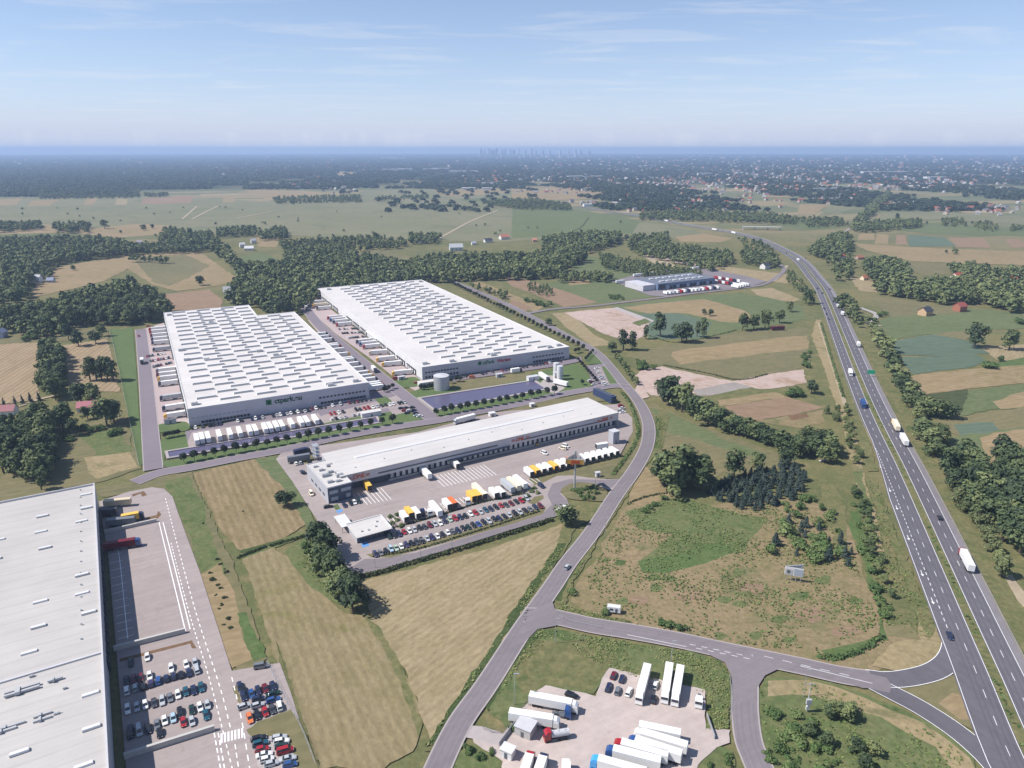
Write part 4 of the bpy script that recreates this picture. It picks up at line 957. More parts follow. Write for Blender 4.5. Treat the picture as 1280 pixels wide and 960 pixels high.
# ---- tanks, silos, ponds, small structures ------------------------------------------
def tank(px, py, r, hgt, label, name='water_tank', mat=None):
    p = G(px, py); t = thing(name, (p.x, p.y, GZ), 0, label, 'tank')
    b = MB(); b.cyl((0, 0, 0), (0, 0, hgt), r, n=28); part('shell', b, mat or M['metal'], t)
    b = MB(); b.cyl((0, 0, hgt), (0, 0, hgt + r * .12), r * 1.02, r * .12, n=28); part('lid', b, M['trim'], t)
    b = MB(); b.box(r - .1, -.3, 0, r + .25, .3, hgt + .8); part('ladder', b, M['trim'], t); return t
tank(552, 487, 5.6, 10.5, 'wide silver water tank at the corner of the upper pond')
tank(695, 471, 2.2, 10.8, 'white silo, the left and rear one of the pair above the pond', 'silo', M['door_white']); tank(699.5, 475, 2.3, 10.8, 'white silo, the right and front one of the pair above the pond', 'silo', M['door_white'])
def kiosk(px, py, ang, sx, sy, hz, label, name, mats, roofm, door=True, cat='kiosk'):
    p = G(px, py); t = thing(name, (p.x, p.y, GZ), R(ang), label, cat)
    b = MB(); b.box(-sx / 2, -sy / 2, 0, sx / 2, sy / 2, hz); part('wall', b, mats, t)
    b = MB(); b.box(-sx / 2 - .25, -sy / 2 - .25, hz, sx / 2 + .25, sy / 2 + .25, hz + .25); part('roof', b, roofm, t)
    if door: b = MB(); b.box(-.5, -sy / 2 - .06, 0, .5, -sy / 2 - .01, min(2.1, hz * .8)); part('door', b, M['trim_dark'], t)
    return t
kiosk(666, 476, 27, 9, 4, 3.2, 'low white pump cabin at the right end of the upper pond', 'pump_cabin', M['wall_white'], M['trim'])
kiosk(694, 474, 27, 2.5, 2.5, 5, 'small white control cabin at the foot of the silos', 'control_cabin', M['wall_white'], M['trim'])
kiosk(533, 483, 27, 12, 5, 3.4, 'low white substation left of the silver tank', 'substation', M['wall_white'], M['roof_white'])
kiosk(502, 475, 27, 5, 2.6, 2.4, 'small grey switch cabinet on the lawn below the loading yard', 'switch_cabinet', M['wall_mid'], M['trim'])
kiosk(213.5, 530, 27, 7, 2.6, 2.6, 'small grey switch cabinet on the oval lawn', 'switch_cabinet', M['wall_mid'], M['trim_dark'])
kiosk(624, 472, 27, 5, 2.6, 2.6, 'small grey switch cabinet on grass in front of the long warehouse', 'switch_cabinet', M['wall_mid'], M['trim'])
kiosk(464, 521, 27, 13, 4, 3.2, 'white substation beside the lower canal', 'substation', M['wall_white'], M['roof_white'])
kiosk(657, 917, -28, 5.2, 4.6, 3.2, 'grey flat-roofed hut in the lorry park beside a white trailer', 'hut', M['concrete'], M['trim'])
kiosk(635, 946, -28, 3.6, 2.8, 2.7, 'small white guard cabin by the lorry park gate', 'guard_cabin', M['wall_white'], M['door_white'])
kiosk(615, 521, 27, 4, 3, 2.4, 'small white cabin on the grass strip behind the depot', 'cabin', M['wall_white'], M['door_white']); kiosk(665, 509, 27, 3, 2.6, 2.2, 'smaller white cabin further along the grass strip behind the depot', 'cabin', M['wall_white'], M['door_white'])
kiosk(747, 597, 20, 2.4, 1.6, 2.6, 'tiny white box on the grass beside the depot entrance', 'meter_box', M['wall_white'], M['trim'])
kiosk(1029, 577, 20, 5, .8, .3, 'white slab lying at the wood edge', 'slab', M['wall_white'], M['door_white'], False, 'slab')
tower = kiosk(767, 554, 30, 4.6, 4.6, 7.6, 'grey block-shaped tower at the end of the swap body row', 'plant_tower', M['wall_mid'], M['trim'], cat='tower')
# dark container row behind the depot's right end
p = G(741, 494); q = G(764, 505); d = q - p
t = thing('plant_container', (p.x, p.y, GZ), math.atan2(d.y, d.x), 'dark blue plant container at the far right corner of the depot', 'container')
b = MB(); b.box(0, 0, 0, d.length, 4.4, 4.6); part('body', b, M['blue_metal'], t)
for i in range(6):
    b = MB(); b.box(1.5 + i * (d.length - 3) / 6, .8, 4.6, 1.5 + (i + .75) * (d.length - 3) / 6, 3.6, 5.0); part('fan', b, M['trim_dark'], t)
# ponds
m_water, n_, l_, p_ = base('pond_water', 0.14, 0.3)
p_.inputs['Base Color'].default_value = (0.10, 0.09, 0.15, 1)
bn = n_.new('ShaderNodeBump'); bn.inputs['Strength'].default_value = 0.05; l_.new(noise(n_, l_, pos(n_, l_), 0.9, 3), bn.inputs['Height']); l_.new(bn.outputs[0], p_.inputs['Normal'])
def pond(pp, rim, label):
    S('pond_water', pp, m_water, z=.535)
    P_ = ppoly(pp); n = len(P_); cx = sum(P_, Vector((0, 0))) / n
    b = MB()
    out = []
    for i in range(n):
        a0 = P_[i - 1]; a1 = P_[i]; a2 = P_[(i + 1) % n]
        d1 = (a1 - a0).normalized(); d2 = (a2 - a1).normalized()
        n1 = Vector((d1.y, -d1.x)); n2 = Vector((d2.y, -d2.x)); mnorm = (n1 + n2).normalized(); k = 1 / max(.3, mnorm.dot(n1))
        if (a1 + mnorm - cx).length < (a1 - mnorm - cx).length: mnorm = -mnorm
        out.append(a1 + mnorm * k * rim)
    for i in range(n):
        j = (i + 1) % n
        b.hexa([(P_[i].x, P_[i].y, .3), (P_[j].x, P_[j].y, .3), (out[j].x, out[j].y, .3), (out[i].x, out[i].y, .3)],
               [(P_[i].x, P_[i].y, .95), (P_[j].x, P_[j].y, .95), (out[j].x, out[j].y, .95), (out[i].x, out[i].y, .95)])
    tag(part('pond_kerb', b, M['slab'], None), label, 'kerb')
pond([(526, 499), (544, 513), (682, 487), (667, 477)], 2.0, 'pale concrete kerb round the wide upper pond')
pond([(210, 566), (212, 573), (474, 529), (470, 523)], 1.6, 'pale concrete kerb round the narrow canal below the white trailers')
# fences
def fence(pp, hgt, label, mat=None, step=3.0, z=.4):
    c = resample(smooth([G(*p) for p in pp], 4), step)
    t = thing('fence', (c[0].x, c[0].y, z), 0, label, 'fence')
    pan = MB(); pst = MB()
    for a, b_ in zip(c[:-1], c[1:]):
        a = a - c[0]; b_ = b_ - c[0]
        for zz in (.15, hgt * .5, hgt): pan.cyl((a.x, a.y, zz), (b_.x, b_.y, zz), .035, n=4)
        pst.cyl((a.x, a.y, 0), (a.x, a.y, hgt + .1), .05, n=4)
    part('rail', pan, mat or M['metal'], t); part('post', pst, mat or M['metal'], t)
fence([(137, 413), (148, 460), (160, 518), (174, 584)], 2.0, 'pale wire fence along the left edge of the bright lawn strip', M['door_white'])
fence([(662, 598), (715, 586), (776, 571)], 1.8, 'low grey fence in front of the swap body row', M['concrete'], 2.5)
fence([(352, 569), (420, 554), (522, 540), (595, 520), (640, 511)], 1.8, 'dark fence between the estate road and the depot', M['trim_dark'], 4)
fence([(334, 828), (352, 868), (376, 910), (396, 962)], 1.6, 'thin wire fence beside the lower left car park', M['metal'], 3)
fence([(694, 764), (700, 772), (712, 778), (760, 788)], .8, 'steel guard rail at the corner of the bend road', M['metal'], 3)
fence([(912, 846), (914, 870), (912, 912)], .8, 'steel guard rail on the right side of the lorry park', M['metal'], 3)
fence([(604, 913), (628, 918), (656, 884), (668, 866)], 1.5, 'dark mesh fence at the upper left of the lorry park', M['trim_dark'], 3)
b = MB(); b.box(0, -.08, .2, 9, .08, 1.5)
for x in (0, 4.5, 8.9): b.box(x, -.1, 0, x + .12, .1, 1.6)
gp = G(624, 934); gt = tag(part('sliding_gate', b, M['metal'], None), 'steel sliding gate at the lorry park entrance', 'gate'); gt.location = (gp.x, gp.y, GZ); gt.rotation_euler = (0, 0, R(60))
gp = G(893, 926); gt2 = link('sliding_gate', gt.data); tag(gt2, 'steel sliding gate on the right exit of the lorry park', 'gate'); gt2.location = (gp.x, gp.y, GZ); gt2.rotation_euler = (0, 0, R(90))
def rail(o_, i_a, i_b, label):
    q = [p for p in hi[i_a:i_b]]; N_ = nrm(q); b = MB(); ps = MB()
    pts = [p + n_ * o_ for p, n_ in zip(q, N_)]
    t = thing('guard_rail', (pts[0].x, pts[0].y, 0), 0, label, 'guard rail')
    for k, (a, c) in enumerate(zip(pts[:-1], pts[1:])):
        a = a - pts[0]; c = c - pts[0]
        b.hexa([(a.x, a.y, 1.0), (a.x + .06, a.y, 1.0), (c.x + .06, c.y, 1.0), (c.x, c.y, 1.0)][::-1], [(a.x, a.y, 1.35), (a.x + .06, a.y, 1.35), (c.x + .06, c.y, 1.35), (c.x, c.y, 1.35)][::-1])
        for m_ in (0, .33, .67):
            e = a + (c - a) * m_; ps.box(e.x - .05, e.y - .05, .5, e.x + .05, e.y + .05, 1.2)
    part('rail', b, M['metal'], t); part('post', ps, M['metal'], t)
rail(-12.1, 0, len(hi) - 30, 'long steel guard rail along the right shoulder of the highway'); rail(10.4, hw_at(540), len(hi) - 30, 'steel guard rail along the far left edge of the highway')
# pylon sign at the depot gate
pp_ = G(718, 613); pyl = thing('sign_pylon', (pp_.x, pp_.y, GZ), R(-8), 'tall steel pylon with a yellow three-sided sign at the depot gate', 'sign')
b = MB(); b.cyl((0, 0, 0), (0, 0, 22), .55, .42, n=12); part('mast', b, M['metal'], pyl)
PH0, PH1, RT = 15.6, 18.2, 5.6
tri = [Vector((RT * math.cos(R(90 + 120 * k)), RT * math.sin(R(90 + 120 * k)))) for k in range(3)]
for k in range(3):
    a, c = tri[k], tri[(k + 1) % 3]; d = (c - a).normalized(); nn_ = Vector((d.y, -d.x))
    b = MB(); b.hexa([(a.x, a.y, PH0), (a.x - nn_.x * .3, a.y - nn_.y * .3, PH0), (c.x - nn_.x * .3, c.y - nn_.y * .3, PH0), (c.x, c.y, PH0)],
                     [(a.x, a.y, PH1), (a.x - nn_.x * .3, a.y - nn_.y * .3, PH1), (c.x - nn_.x * .3, c.y - nn_.y * .3, PH1), (c.x, c.y, PH1)])
    o = part('sign_panel', b, M['sign_yellow'], pyl)
    b = MB(); n3 = nn_ * -.32; n4 = nn_ * -.40
    b.hexa([(a.x + n3.x, a.y + n3.y, PH0), (a.x + n4.x, a.y + n4.y, PH0), (c.x + n4.x, c.y + n4.y, PH0), (c.x + n3.x, c.y + n3.y, PH0)], [(a.x + n3.x, a.y + n3.y, PH1), (a.x + n4.x, a.y + n4.y, PH1), (c.x + n4.x, c.y + n4.y, PH1), (c.x + n3.x, c.y + n3.y, PH1)])
    part('panel_back', b, M['metal'], pyl)
    mid = (a + c) / 2 + nn_ * .06
    tx = text('sign_letters', 'DHL', 2.3, M['sign_red'], o, (mid.x, mid.y, PH0 + .5), (math.pi / 2, 0, math.atan2(d.y, d.x)), shear=.35, bold=.05, align='CENTER')
    st = MB(); st.cyl((a.x, a.y, PH1), (0, 0, 21.8), .16, n=6); st.cyl((a.x * .98, a.y * .98, PH1), (c.x * .98, c.y * .98, PH1 + .05), .14, n=6); part('brace', st, M['metal'], pyl)
    st = MB(); st.cyl((a.x, a.y, PH0), (0, 0, PH0), .16, n=6); part('brace', st, M['metal'], pyl)
# billboard in the scrub field
bp = G(991, 727); bbd = thing('billboard', (bp.x, bp.y, 0), R(-20), 'white two-sided billboard on posts standing in the dry scrub', 'billboard'); bbd.scale = (.8, .8, .9)
b = MB(); b.box(-4.4, -.15, 3.2, 4.4, .15, 7.2); part('panel', b, M['door_white'], bbd)
b = MB(); b.box(-4.2, -.24, 3.5, -.6, -.17, 6.2, 0); b.cyl((-2.6, -.25, 4.9), (-2.6, -.3, 4.9), .9, n=16, m=1); part('picture', b, [M['unit'], M['trim_dark']], bbd)
b = MB(); b.box(0, -.24, 3.6, 4.1, -.17, 6.8); part('picture', b, M['glass_pale'], bbd)
for x in (-3.4, -1.1, 1.1, 3.4):
    b = MB(); b.cyl((x, 0.05, 0), (x, 0.05, 8.6 if abs(x) > 2 else 3.2), .16, n=6); part('post', b, M['metal'], bbd)
b = MB(); b.hexa([(-4.4, .2, 3.2), (4.4, 4.6, 3.2), (4.3, 4.8, 3.2), (-4.5, .4, 3.2)], [(-4.4, .2, 7.2), (4.4, 4.6, 7.2), (4.3, 4.8, 7.2), (-4.5, .4, 7.2)]); part('panel', b, M['door_white'], bbd)
# green direction sign over the highway verge
sp_ = G(1088, 472); sg = thing('road_sign', (sp_.x, sp_.y, .6), R(-16), 'green direction sign on the right shoulder of the highway', 'road sign')
b = MB(); b.box(-2.6, -.06, 2.4, 2.6, .06, 5.4); part('panel', b, plain('sign_green_face', (0.01, 0.30, 0.16, 1), 0.4), sg)
for x in (-1.8, 1.8):
    b = MB(); b.cyl((x, .12, 0), (x, .12, 5.2), .08, n=6); part('post', b, M['metal'], sg)
# lamp posts and poles
lp = MB(); lp.cyl((0, 0, 0), (0, 0, 11), .12, .07, n=6); LPm = lp.mesh('post', M['metal'])
lh = MB(); lh.box(-.2, -.15, 10.9, 1.5, .15, 11.1); LHm = lh.mesh('lamp_head', M['metal'])
def lamp(px, py, hs, label, rz=0, cat='lamp post', name='lamp_post', head=True):
    p = G(px, py); t = thing(name, (p.x, p.y, .3), R(rz), label, cat); t.scale = (1, 1, hs)
    link('post', LPm, t)
    if head: link('lamp_head', LHm, t)
lamp(694, 805, .95, 'slim pole in the grass above the lorry park, left of centre'); lamp(838, 836, 1.0, 'slim lamp post in the grass behind the upright trailers'); lamp(643, 882, 1.1, 'slim pole on the left bank of the lorry park')
lamp(1004, 872, .95, 'pale pole in the grass beside the transformer pole'); lamp(756, 673, .9, 'slim pole beside the bend road below the depot gate'); lamp(744, 612, .8, 'slim lamp post beside the depot entrance loop', 180)
lamp(469, 711, .8, 'lamp post, leftmost along the depot exit lane'); lamp(526, 697, .8, 'lamp post, second along the depot exit lane'); lamp(565, 686, .8, 'lamp post, third along the depot exit lane')
lamp(930, 370, 2.2, 'tall floodlight mast at the right corner of the distant truck depot'); lamp(800, 352, 2.2, 'tall floodlight mast at the left of the distant truck depot')
tp = G(1008, 890); t = thing('transformer_pole', (tp.x, tp.y, .2), 0, 'utility pole carrying a grey transformer in the green scrub', 'utility pole')
b = MB(); b.cyl((0, 0, 0), (0, 0, 11), .2, .14, n=8); b.box(-1.3, -.08, 10.4, 1.3, .08, 10.6); part('post', b, M['concrete'], t)
b = MB(); b.box(-.8, -.9, 3.4, .8, -.2, 5.2); part('transformer', b, M['unit'], t); b = MB(); b.box(-.6, -.7, 1.2, .4, -.2, 2.6); part('cabinet', b, M['door_white'], t)
# overpass beyond the bend of the highway
ov = [G(928, 287), G(952, 285), G(976, 288)]
t = thing('overpass', (ov[0].x, ov[0].y, 0), 0, 'pale concrete overpass beside the far bend of the highway', 'bridge')
b = MB(); d = ov[2] - ov[0]; nn_ = Vector((-d.y, d.x)).normalized() * 5
b.hexa([(nn_.x, nn_.y, 6), (-nn_.x, -nn_.y, 6), (d.x - nn_.x, d.y - nn_.y, 6), (d.x + nn_.x, d.y + nn_.y, 6)][::-1], [(nn_.x, nn_.y, 7.4), (-nn_.x, -nn_.y, 7.4), (d.x - nn_.x, d.y - nn_.y, 7.4), (d.x + nn_.x, d.y + nn_.y, 7.4)][::-1])
part('deck', b, M['concrete'], t)
for k in (.02, .32, .66, .98):
    b = MB(); c = d * k; b.cyl((c.x, c.y, 0), (c.x, c.y, 6), 1.4, n=8); part('pier', b, M['concrete'], t)
# caravan
# ------------------------------------------------------------------ vehicles
M['paint'] = tinted('vehicle_paint', 0.28, 0.5, 0.04, 0.4); M['curtain'] = tinted('trailer_skin', 0.5, 0.35, 0.07)
M['tyre'] = M['black']; M['lamp'] = plain('headlight_glass', (0.7, 0.72, 0.74, 1), 0.1, 0.6); M['tail'] = plain('tail_lamp_red', (0.35, 0.015, 0.015, 1), 0.3)
def C(r, g, b): return scl(lin((r, g, b)), 1.0)
PAL = {'white': C(226, 226, 224), 'silver': C(176, 180, 184), 'grey': C(112, 116, 122), 'dark grey': C(66, 68, 74), 'black': C(28, 29, 34), 'navy': C(36, 44, 74), 'blue': C(46, 80, 134),
       'teal': C(34, 82, 100), 'red': C(158, 34, 42), 'maroon': C(104, 24, 40), 'dark green': C(28, 54, 48), 'pale green': C(170, 190, 172), 'orange': C(214, 116, 66), 'yellow': C(232, 184, 84),
       'violet': C(58, 50, 88), 'pale blue': C(166, 190, 206), 'beige': C(206, 192, 164), 'light blue': C(70, 160, 222), 'cream': C(232, 222, 196)}
def ring(x, w, z0, z1, wt): return [(x, -w, z0), (x, w, z0), (x, w, z0 + (z1 - z0) * .55), (x, wt, z1), (x, -wt, z1), (x, -w, z0 + (z1 - z0) * .55)]
def car_proto(kind):
    """front towards +x; returns list of (name, mesh)"""
    if kind == 'estate car':  Lb, hood, cab, hz, zb = 4.65, 0.85, (-2.15, -1.75, .35, 1.1), 1.48, .88
    elif kind == 'hatchback': Lb, hood, cab, hz, zb = 4.05, 0.86, (-1.95, -1.45, .45, 1.15), 1.50, .90
    elif kind == 'saloon':    Lb, hood, cab, hz, zb = 4.70, 0.85, (-1.65, -.95, .35, 1.15), 1.44, .86
    elif kind == 'off-roader': Lb, hood, cab, hz, zb = 4.60, 1.00, (-2.2, -1.85, .4, 1.0), 1.72, 1.02
    else:                     Lb, hood, cab, hz, zb = 4.9, 1.05, (-2.35, -2.2, 1.0, 1.75), 1.95, 1.10
    h = Lb / 2; W = .88 if kind != 'van' else .95
    b = MB()
    b.loft([ring(-h, W * .86, .34, zb - .12, W * .74), ring(-h + .25, W * .97, .26, zb, W * .86), ring(-h * .5, W, .22, zb + .02, W * .9), ring(0, W, .22, zb, W * .9), ring(cab[3], W, .22, zb - .04, W * .88),
            ring(h - .45, W * .96, .24, zb - .14, W * .8), ring(h, W * .8, .36, zb - .30, W * .66)])
    zr = hz
    b.hexa([(cab[1], -W * .70, zr - .10), (cab[2], -W * .70, zr - .10), (cab[2], W * .70, zr - .10), (cab[1], W * .70, zr - .10)], [(cab[1] + .08, -W * .66, zr), (cab[2] - .08, -W * .66, zr), (cab[2] - .08, W * .66, zr), (cab[1] + .08, W * .66, zr)])
    xm = (cab[1] + cab[2]) / 2
    for s in (-1, 1):                                                   # pillars
        for xb, xt in ((cab[0] + .1, cab[1]), (xm - .05, xm - .05), (cab[3] - .12, cab[2] - .05)):
            y0, y1 = s * W * .885, s * W * .72
            q = [(xb, min(y0, y0 - s * .06), zb - .05), (xb + .1, min(y0, y0 - s * .06), zb - .05), (xb + .1, max(y0, y0 - s * .06), zb - .05), (xb, max(y0, y0 - s * .06), zb - .05)]
            r = [(xt, min(y1, y1 - s * .06), zr - .08), (xt + .1, min(y1, y1 - s * .06), zr - .08), (xt + .1, max(y1, y1 - s * .06), zr - .08), (xt, max(y1, y1 - s * .06), zr - .08)]
            b.hexa(q, r)
    out = [('body', b.mesh('car_body', M['paint']), True)]
    g = MB(); g.hexa([(cab[0], -W * .86, zb - .1), (cab[3], -W * .86, zb - .1), (cab[3], W * .86, zb - .1), (cab[0], W * .86, zb - .1)], [(cab[1], -W * .69, zr - .06), (cab[2], -W * .69, zr - .06), (cab[2], W * .69, zr - .06), (cab[1], W * .69, zr - .06)])
    out.append(('window', g.mesh('car_window', M['glass']), False))
    r = .33 if kind not in ('off-roader', 'van') else .38
    for x in (-h * .6, h * .62):
        for s in (-1, 1):
            w = MB(); w.cyl((x, s * (W - .17), r), (x, s * (W + .03), r), r, n=10); out.append(('wheel', w.mesh('car_wheel', M['tyre']), False))
    for s in (-1, 1):
        l_ = MB(); l_.box(h - .22, s * W * .58 - .14, zb - .42, h - .02, s * W * .58 + .14, zb - .26); out.append(('headlight', l_.mesh('car_headlight', M['lamp']), False))
        l_ = MB(); l_.box(-h + .0, s * W * .66 - .12, zb - .35, -h + .16, s * W * .66 + .12, zb - .15); out.append(('tail_light', l_.mesh('car_tail_light', M['tail']), False))
    return out
CARP = {k: car_proto(k) for k in ('estate car', 'hatchback', 'saloon', 'off-roader', 'van')}
def simple_car(kind):
    p = CARP[kind]; return p[0][1], p[1][1]
def put_car(px, py, head, colour, kind, label, group, detail=2, z=.556, name=None):
    p = G(px, py, z)
    nm = name or ('parked_van' if kind == 'van' else 'parked_car')
    t = thing(nm, (p.x, p.y, z), R(head), label, 'van' if kind == 'van' else 'car', group)
    for n_, me, painted in CARP[kind][: (len(CARP[kind]) if detail == 2 else 2)]:
        link(n_, me, t, PAL[colour] if painted else None)
    return t
_used = {}
def uniq(label):
    k = _used.get(label, 0) + 1; _used[label] = k
    assert k == 1, label
    return label
def lot(pts, where, group, head, detail=2, kinds=None, z=.556, scale=1.0, ox=0, oy=0, seed=1):
    """pts: (x, y, colour[, heading[, kind]]), already left to right"""
    rnd = random.Random(seed)
    pts = sorted(pts, key=lambda q: q[0])
    seen = {}
    tot = {}
    for q in pts: tot[q[2]] = tot.get(q[2], 0) + 1
    for i, q in enumerate(pts):
        colr = q[2]; kd = q[4] if len(q) > 4 and q[4] else rnd.choice(('hatchback', 'estate car', 'saloon', 'hatchback', 'off-roader'))
        seen[colr] = seen.get(colr, 0) + 1
        w = 'van' if kd == 'van' else 'car'
        if tot[colr] == 1: lab = f'the only {colr} {w} {where}'
        else: lab = f'{nth(seen[colr])} {colr} {w} from the left {where}'
        hd = head + rnd.uniform(-3, 3) if len(q) < 4 or q[3] is None else q[3]
        put_car(ox + q[0] / scale, oy + q[1] / scale, hd, colr, kd, uniq(lab), group, detail, z)
s_ = 4.923
A_ = lambda L, where, grp, hd, **k: lot(L, where, grp, hd, scale=s_, **k)
gA = 'cars parked in the lower left staff car park'
A_([(908, 285, 'white'), (808, 318, 'black')], 'at the kerb above the lower left car rows', gA, -60, ox=0, oy=765)
A_([(1055, 352, 'white'), (1147, 330, 'white'), (1202, 318, 'silver'), (922, 400, 'white'), (780, 428, 'black'), (822, 420, 'maroon'), (866, 412, 'maroon')], 'in the topmost row of the lower left car park', gA, -60, ox=0, oy=765)
A_([(780, 490, 'white'), (833, 472, 'silver'), (880, 464, 'black'), (930, 447, 'violet'), (975, 428, 'blue'), (1025, 415, 'navy'), (1070, 402, 'navy'), (1115, 392, 'black'), (1165, 378, 'navy'), (1212, 362, 'silver')], 'in the second row of the lower left car park', gA, 120, ox=0, oy=765)
A_([(787, 605, 'white'), (845, 592, 'silver'), (895, 578, 'white'), (950, 567, 'dark grey'), (1000, 552, 'silver'), (1047, 535, 'grey'), (1097, 515, 'white'), (1145, 497, 'teal'), (1193, 487, 'navy'), (1240, 470, 'teal')], 'in the third row of the lower left car park', gA, -60, ox=0, oy=765)
A_([(1110, 625, 'black'), (1183, 610, 'dark green'), (1232, 592, 'white'), (1278, 580, 'silver')], 'in the short fourth row of the lower left car park', gA, -60, ox=0, oy=765)
A_([(805, 752, 'black', None, 'van'), (858, 738, 'silver', None, 'van'), (912, 725, 'black', None, 'estate car'), (968, 700, 'grey'), (1015, 675, 'white'), (1068, 660, 'pale blue'), (1130, 685, 'red'), (1183, 680, 'silver'), (1270, 640, 'teal'), (985, 752, 'black')], 'in the bottom row of the lower left car park', gA, -60, ox=0, oy=765)
gB = 'cars parked on the small lot right of the yard road'
A_([(395, 468, 'navy'), (413, 492, 'black'), (417, 528, 'navy'), (467, 512, 'blue'), (505, 490, 'navy'), (550, 478, 'maroon'), (597, 462, 'navy'), (600, 510, 'dark green', 25), (508, 542, 'navy', 22), (600, 548, 'blue', 25), (420, 588, 'silver', 32), (503, 582, 'silver', 25), (638, 586, 'white', 115)], 'in the upper small lot by the stubble', gB, -60, ox=220, oy=765)
A_([(595, 606, 'dark grey'), (550, 622, 'red'), (500, 642, 'black'), (455, 660, 'orange')], 'lowest in the small lot by the stubble', gB, -60, ox=220, oy=765)
A_([(525, 342, 'grey', 14, 'van')], 'parked alone at the top of the small lot', gB, 20, ox=220, oy=765)
A_([(510, 785, 'black', 22), (520, 818, 'teal', 22), (530, 852, 'red', 18), (545, 885, 'white', 18), (560, 915, 'white', 20), (588, 942, 'silver', 22)], 'in the left row of the bottom gravel car park', gB, 20, ox=220, oy=765)
A_([(635, 780, 'silver', 15), (650, 806, 'white', 15), (652, 834, 'dark green', 18), (672, 862, 'red', 20, 'van'), (690, 910, 'silver', 18), (702, 946, 'blue', 15)], 'in the right row of the bottom gravel car park', gB, 20, ox=220, oy=765)
gD = 'cars in the depot staff parking'
seq1 = 'dark green,black,navy,red,white,silver,black,dark grey,maroon,silver,white,navy,pale green,red,navy,black,white,red,silver,teal,navy,black,red,dark grey,maroon,black,red,silver'.split(',')
A_([(228 + i * 31.3, 402 - i * 8.55 + random.uniform(-3, 3), c) for i, c in enumerate(seq1)], 'in the upper row of the depot staff parking', gD, -64, ox=440, oy=590, seed=5)
seq2 = 'violet,grey,black,pale blue,pale green,white,violet,black,dark grey,black,silver,violet,white,black,white,dark grey,navy,black,dark green,black,blue,black,silver,black,navy,black,silver,black,silver,black,grey,navy,maroon'.split(',')
A_([(145 + i * 31.7, 510 - i * 9.25 + random.uniform(-3, 3), c) for i, c in enumerate(seq2)], 'in the lower row of the depot staff parking', gD, -64, ox=440, oy=590, seed=6)
lot([(725, 740, 'navy'), (790, 722, 'black'), (825, 712, 'white'), (872, 702, 'dark green')], 'by the shaded foot of the depot office', gD, -62, scale=8, ox=340, oy=540)
lot([(565, 755, 'black', 20)], 'outside the office corner of the depot', gD, 20, scale=8, ox=340, oy=540)
lot([(240, 322, 'white'), (285, 316, 'silver'), (365, 298, 'black')], 'behind the depot office', gD, 120, scale=8, ox=340, oy=540)
lot([(300, 405, 'navy'), (318, 412, 'black')], 'left of the depot office wall', gD, 120, scale=8, ox=340, oy=540)
lot([(157, 778, 'white', 100, 'van'), (500 + 20, 175, 'white', 150, 'van'), (530, 145, 'white', 150, 'van'), (320, 220, 'cream', 140, 'van')], 'moving across the depot yard', gD, 0, scale=8, ox=640, oy=540)[0:0] if False else None
def van(px, py, hd, colr, label): put_car(px, py, hd, colr, 'van', uniq(label), 'delivery vans on the depot yard', 2, .556)
van(389, 618, -60, 'cream', 'cream delivery van passing the left wall of the depot office'); van(703.5, 561.5, 150, 'cream', 'cream delivery van beside a taller white van on the depot yard')
van(707, 558.5, -40, 'white', 'white delivery van, the rear one of two together on the depot yard'); van(680.5, 567.5, -48, 'white', 'white delivery van alone in the middle of the depot yard')
van(669.5, 555.5, -60, 'yellow', 'yellow delivery van at the shaded dock doors'); van(676.5, 608.5, -60, 'navy', 'dark blue van at the bend of the depot entrance loop')
lot([(628, 247, 'maroon'), (668, 263, 'navy'), (605, 303, 'navy'), (648, 320, 'grey'), (700, 325, 'white'), (825, 293, 'white'), (818, 360, 'black')], 'among the cars beside the upright trailers', 'cars in the lorry park', 68, scale=3.765, ox=600, oy=780, z=.54)
lot([(432, 340, 'black', -25)], 'above the blue tractor in the lorry park', 'cars in the lorry park', 0, scale=3.765, ox=600, oy=780, z=.54)
put_car(709, 710, 60, 'silver', 'hatchback', uniq('silver car driving alone down the bend road'), None, 2, .59, 'moving_car')
put_car(716.5, 649.5 - 2, 60, 'black', 'hatchback', uniq('black car near the bushy tree on the bend road'), None, 2, .59, 'moving_car')
# small cars round the two white warehouses
def line_lot(p0, p1, n, where, group, head, seed, cols='white,silver,black,navy,white,grey,red,black,silver,white,dark grey,maroon'.split(','), detail=1, rows=1, drow=(0, 0), skip=.12, z=.53):
    rnd = random.Random(seed); L = []
    for r_ in range(rows):
        for i in range(n):
            if rnd.random() < skip: continue
            k = i / max(1, n - 1)
            L.append((p0[0] + (p1[0] - p0[0]) * k + drow[0] * r_ + rnd.uniform(-.3, .3), p0[1] + (p1[1] - p0[1]) * k + drow[1] * r_, rnd.choice(cols)))
    lot(L, where, group, head, detail, z=z, seed=seed)
gW = 'cars parked around the white warehouses'
line_lot((240, 536), (386, 514), 34, 'along the shaded end of the nearer warehouse', gW, -62, 11, 'black,navy,dark grey,white,black,violet,silver,black'.split(','), skip=.3)
line_lot((390, 512), (462, 500), 15, 'by the right windows of the nearer warehouse', gW, -62, 12, 'black,navy,white,black,dark grey,maroon,silver'.split(','), skip=.25)
line_lot((408, 519), (482, 507), 15, 'in the upper row by the lower canal', gW, -62, 13, 'white,red,black,silver,white,dark grey'.split(','), skip=.3)
line_lot((409, 526), (448, 518.5), 8, 'in the lower row by the lower canal', gW, 118, 14, 'black,white,silver,white'.split(','), skip=.25)
line_lot((488, 506.5), (506, 503.5), 6, 'in the top row at the estate crossroads', gW, -62, 15, 'white,silver,black,white'.split(','), skip=.1)
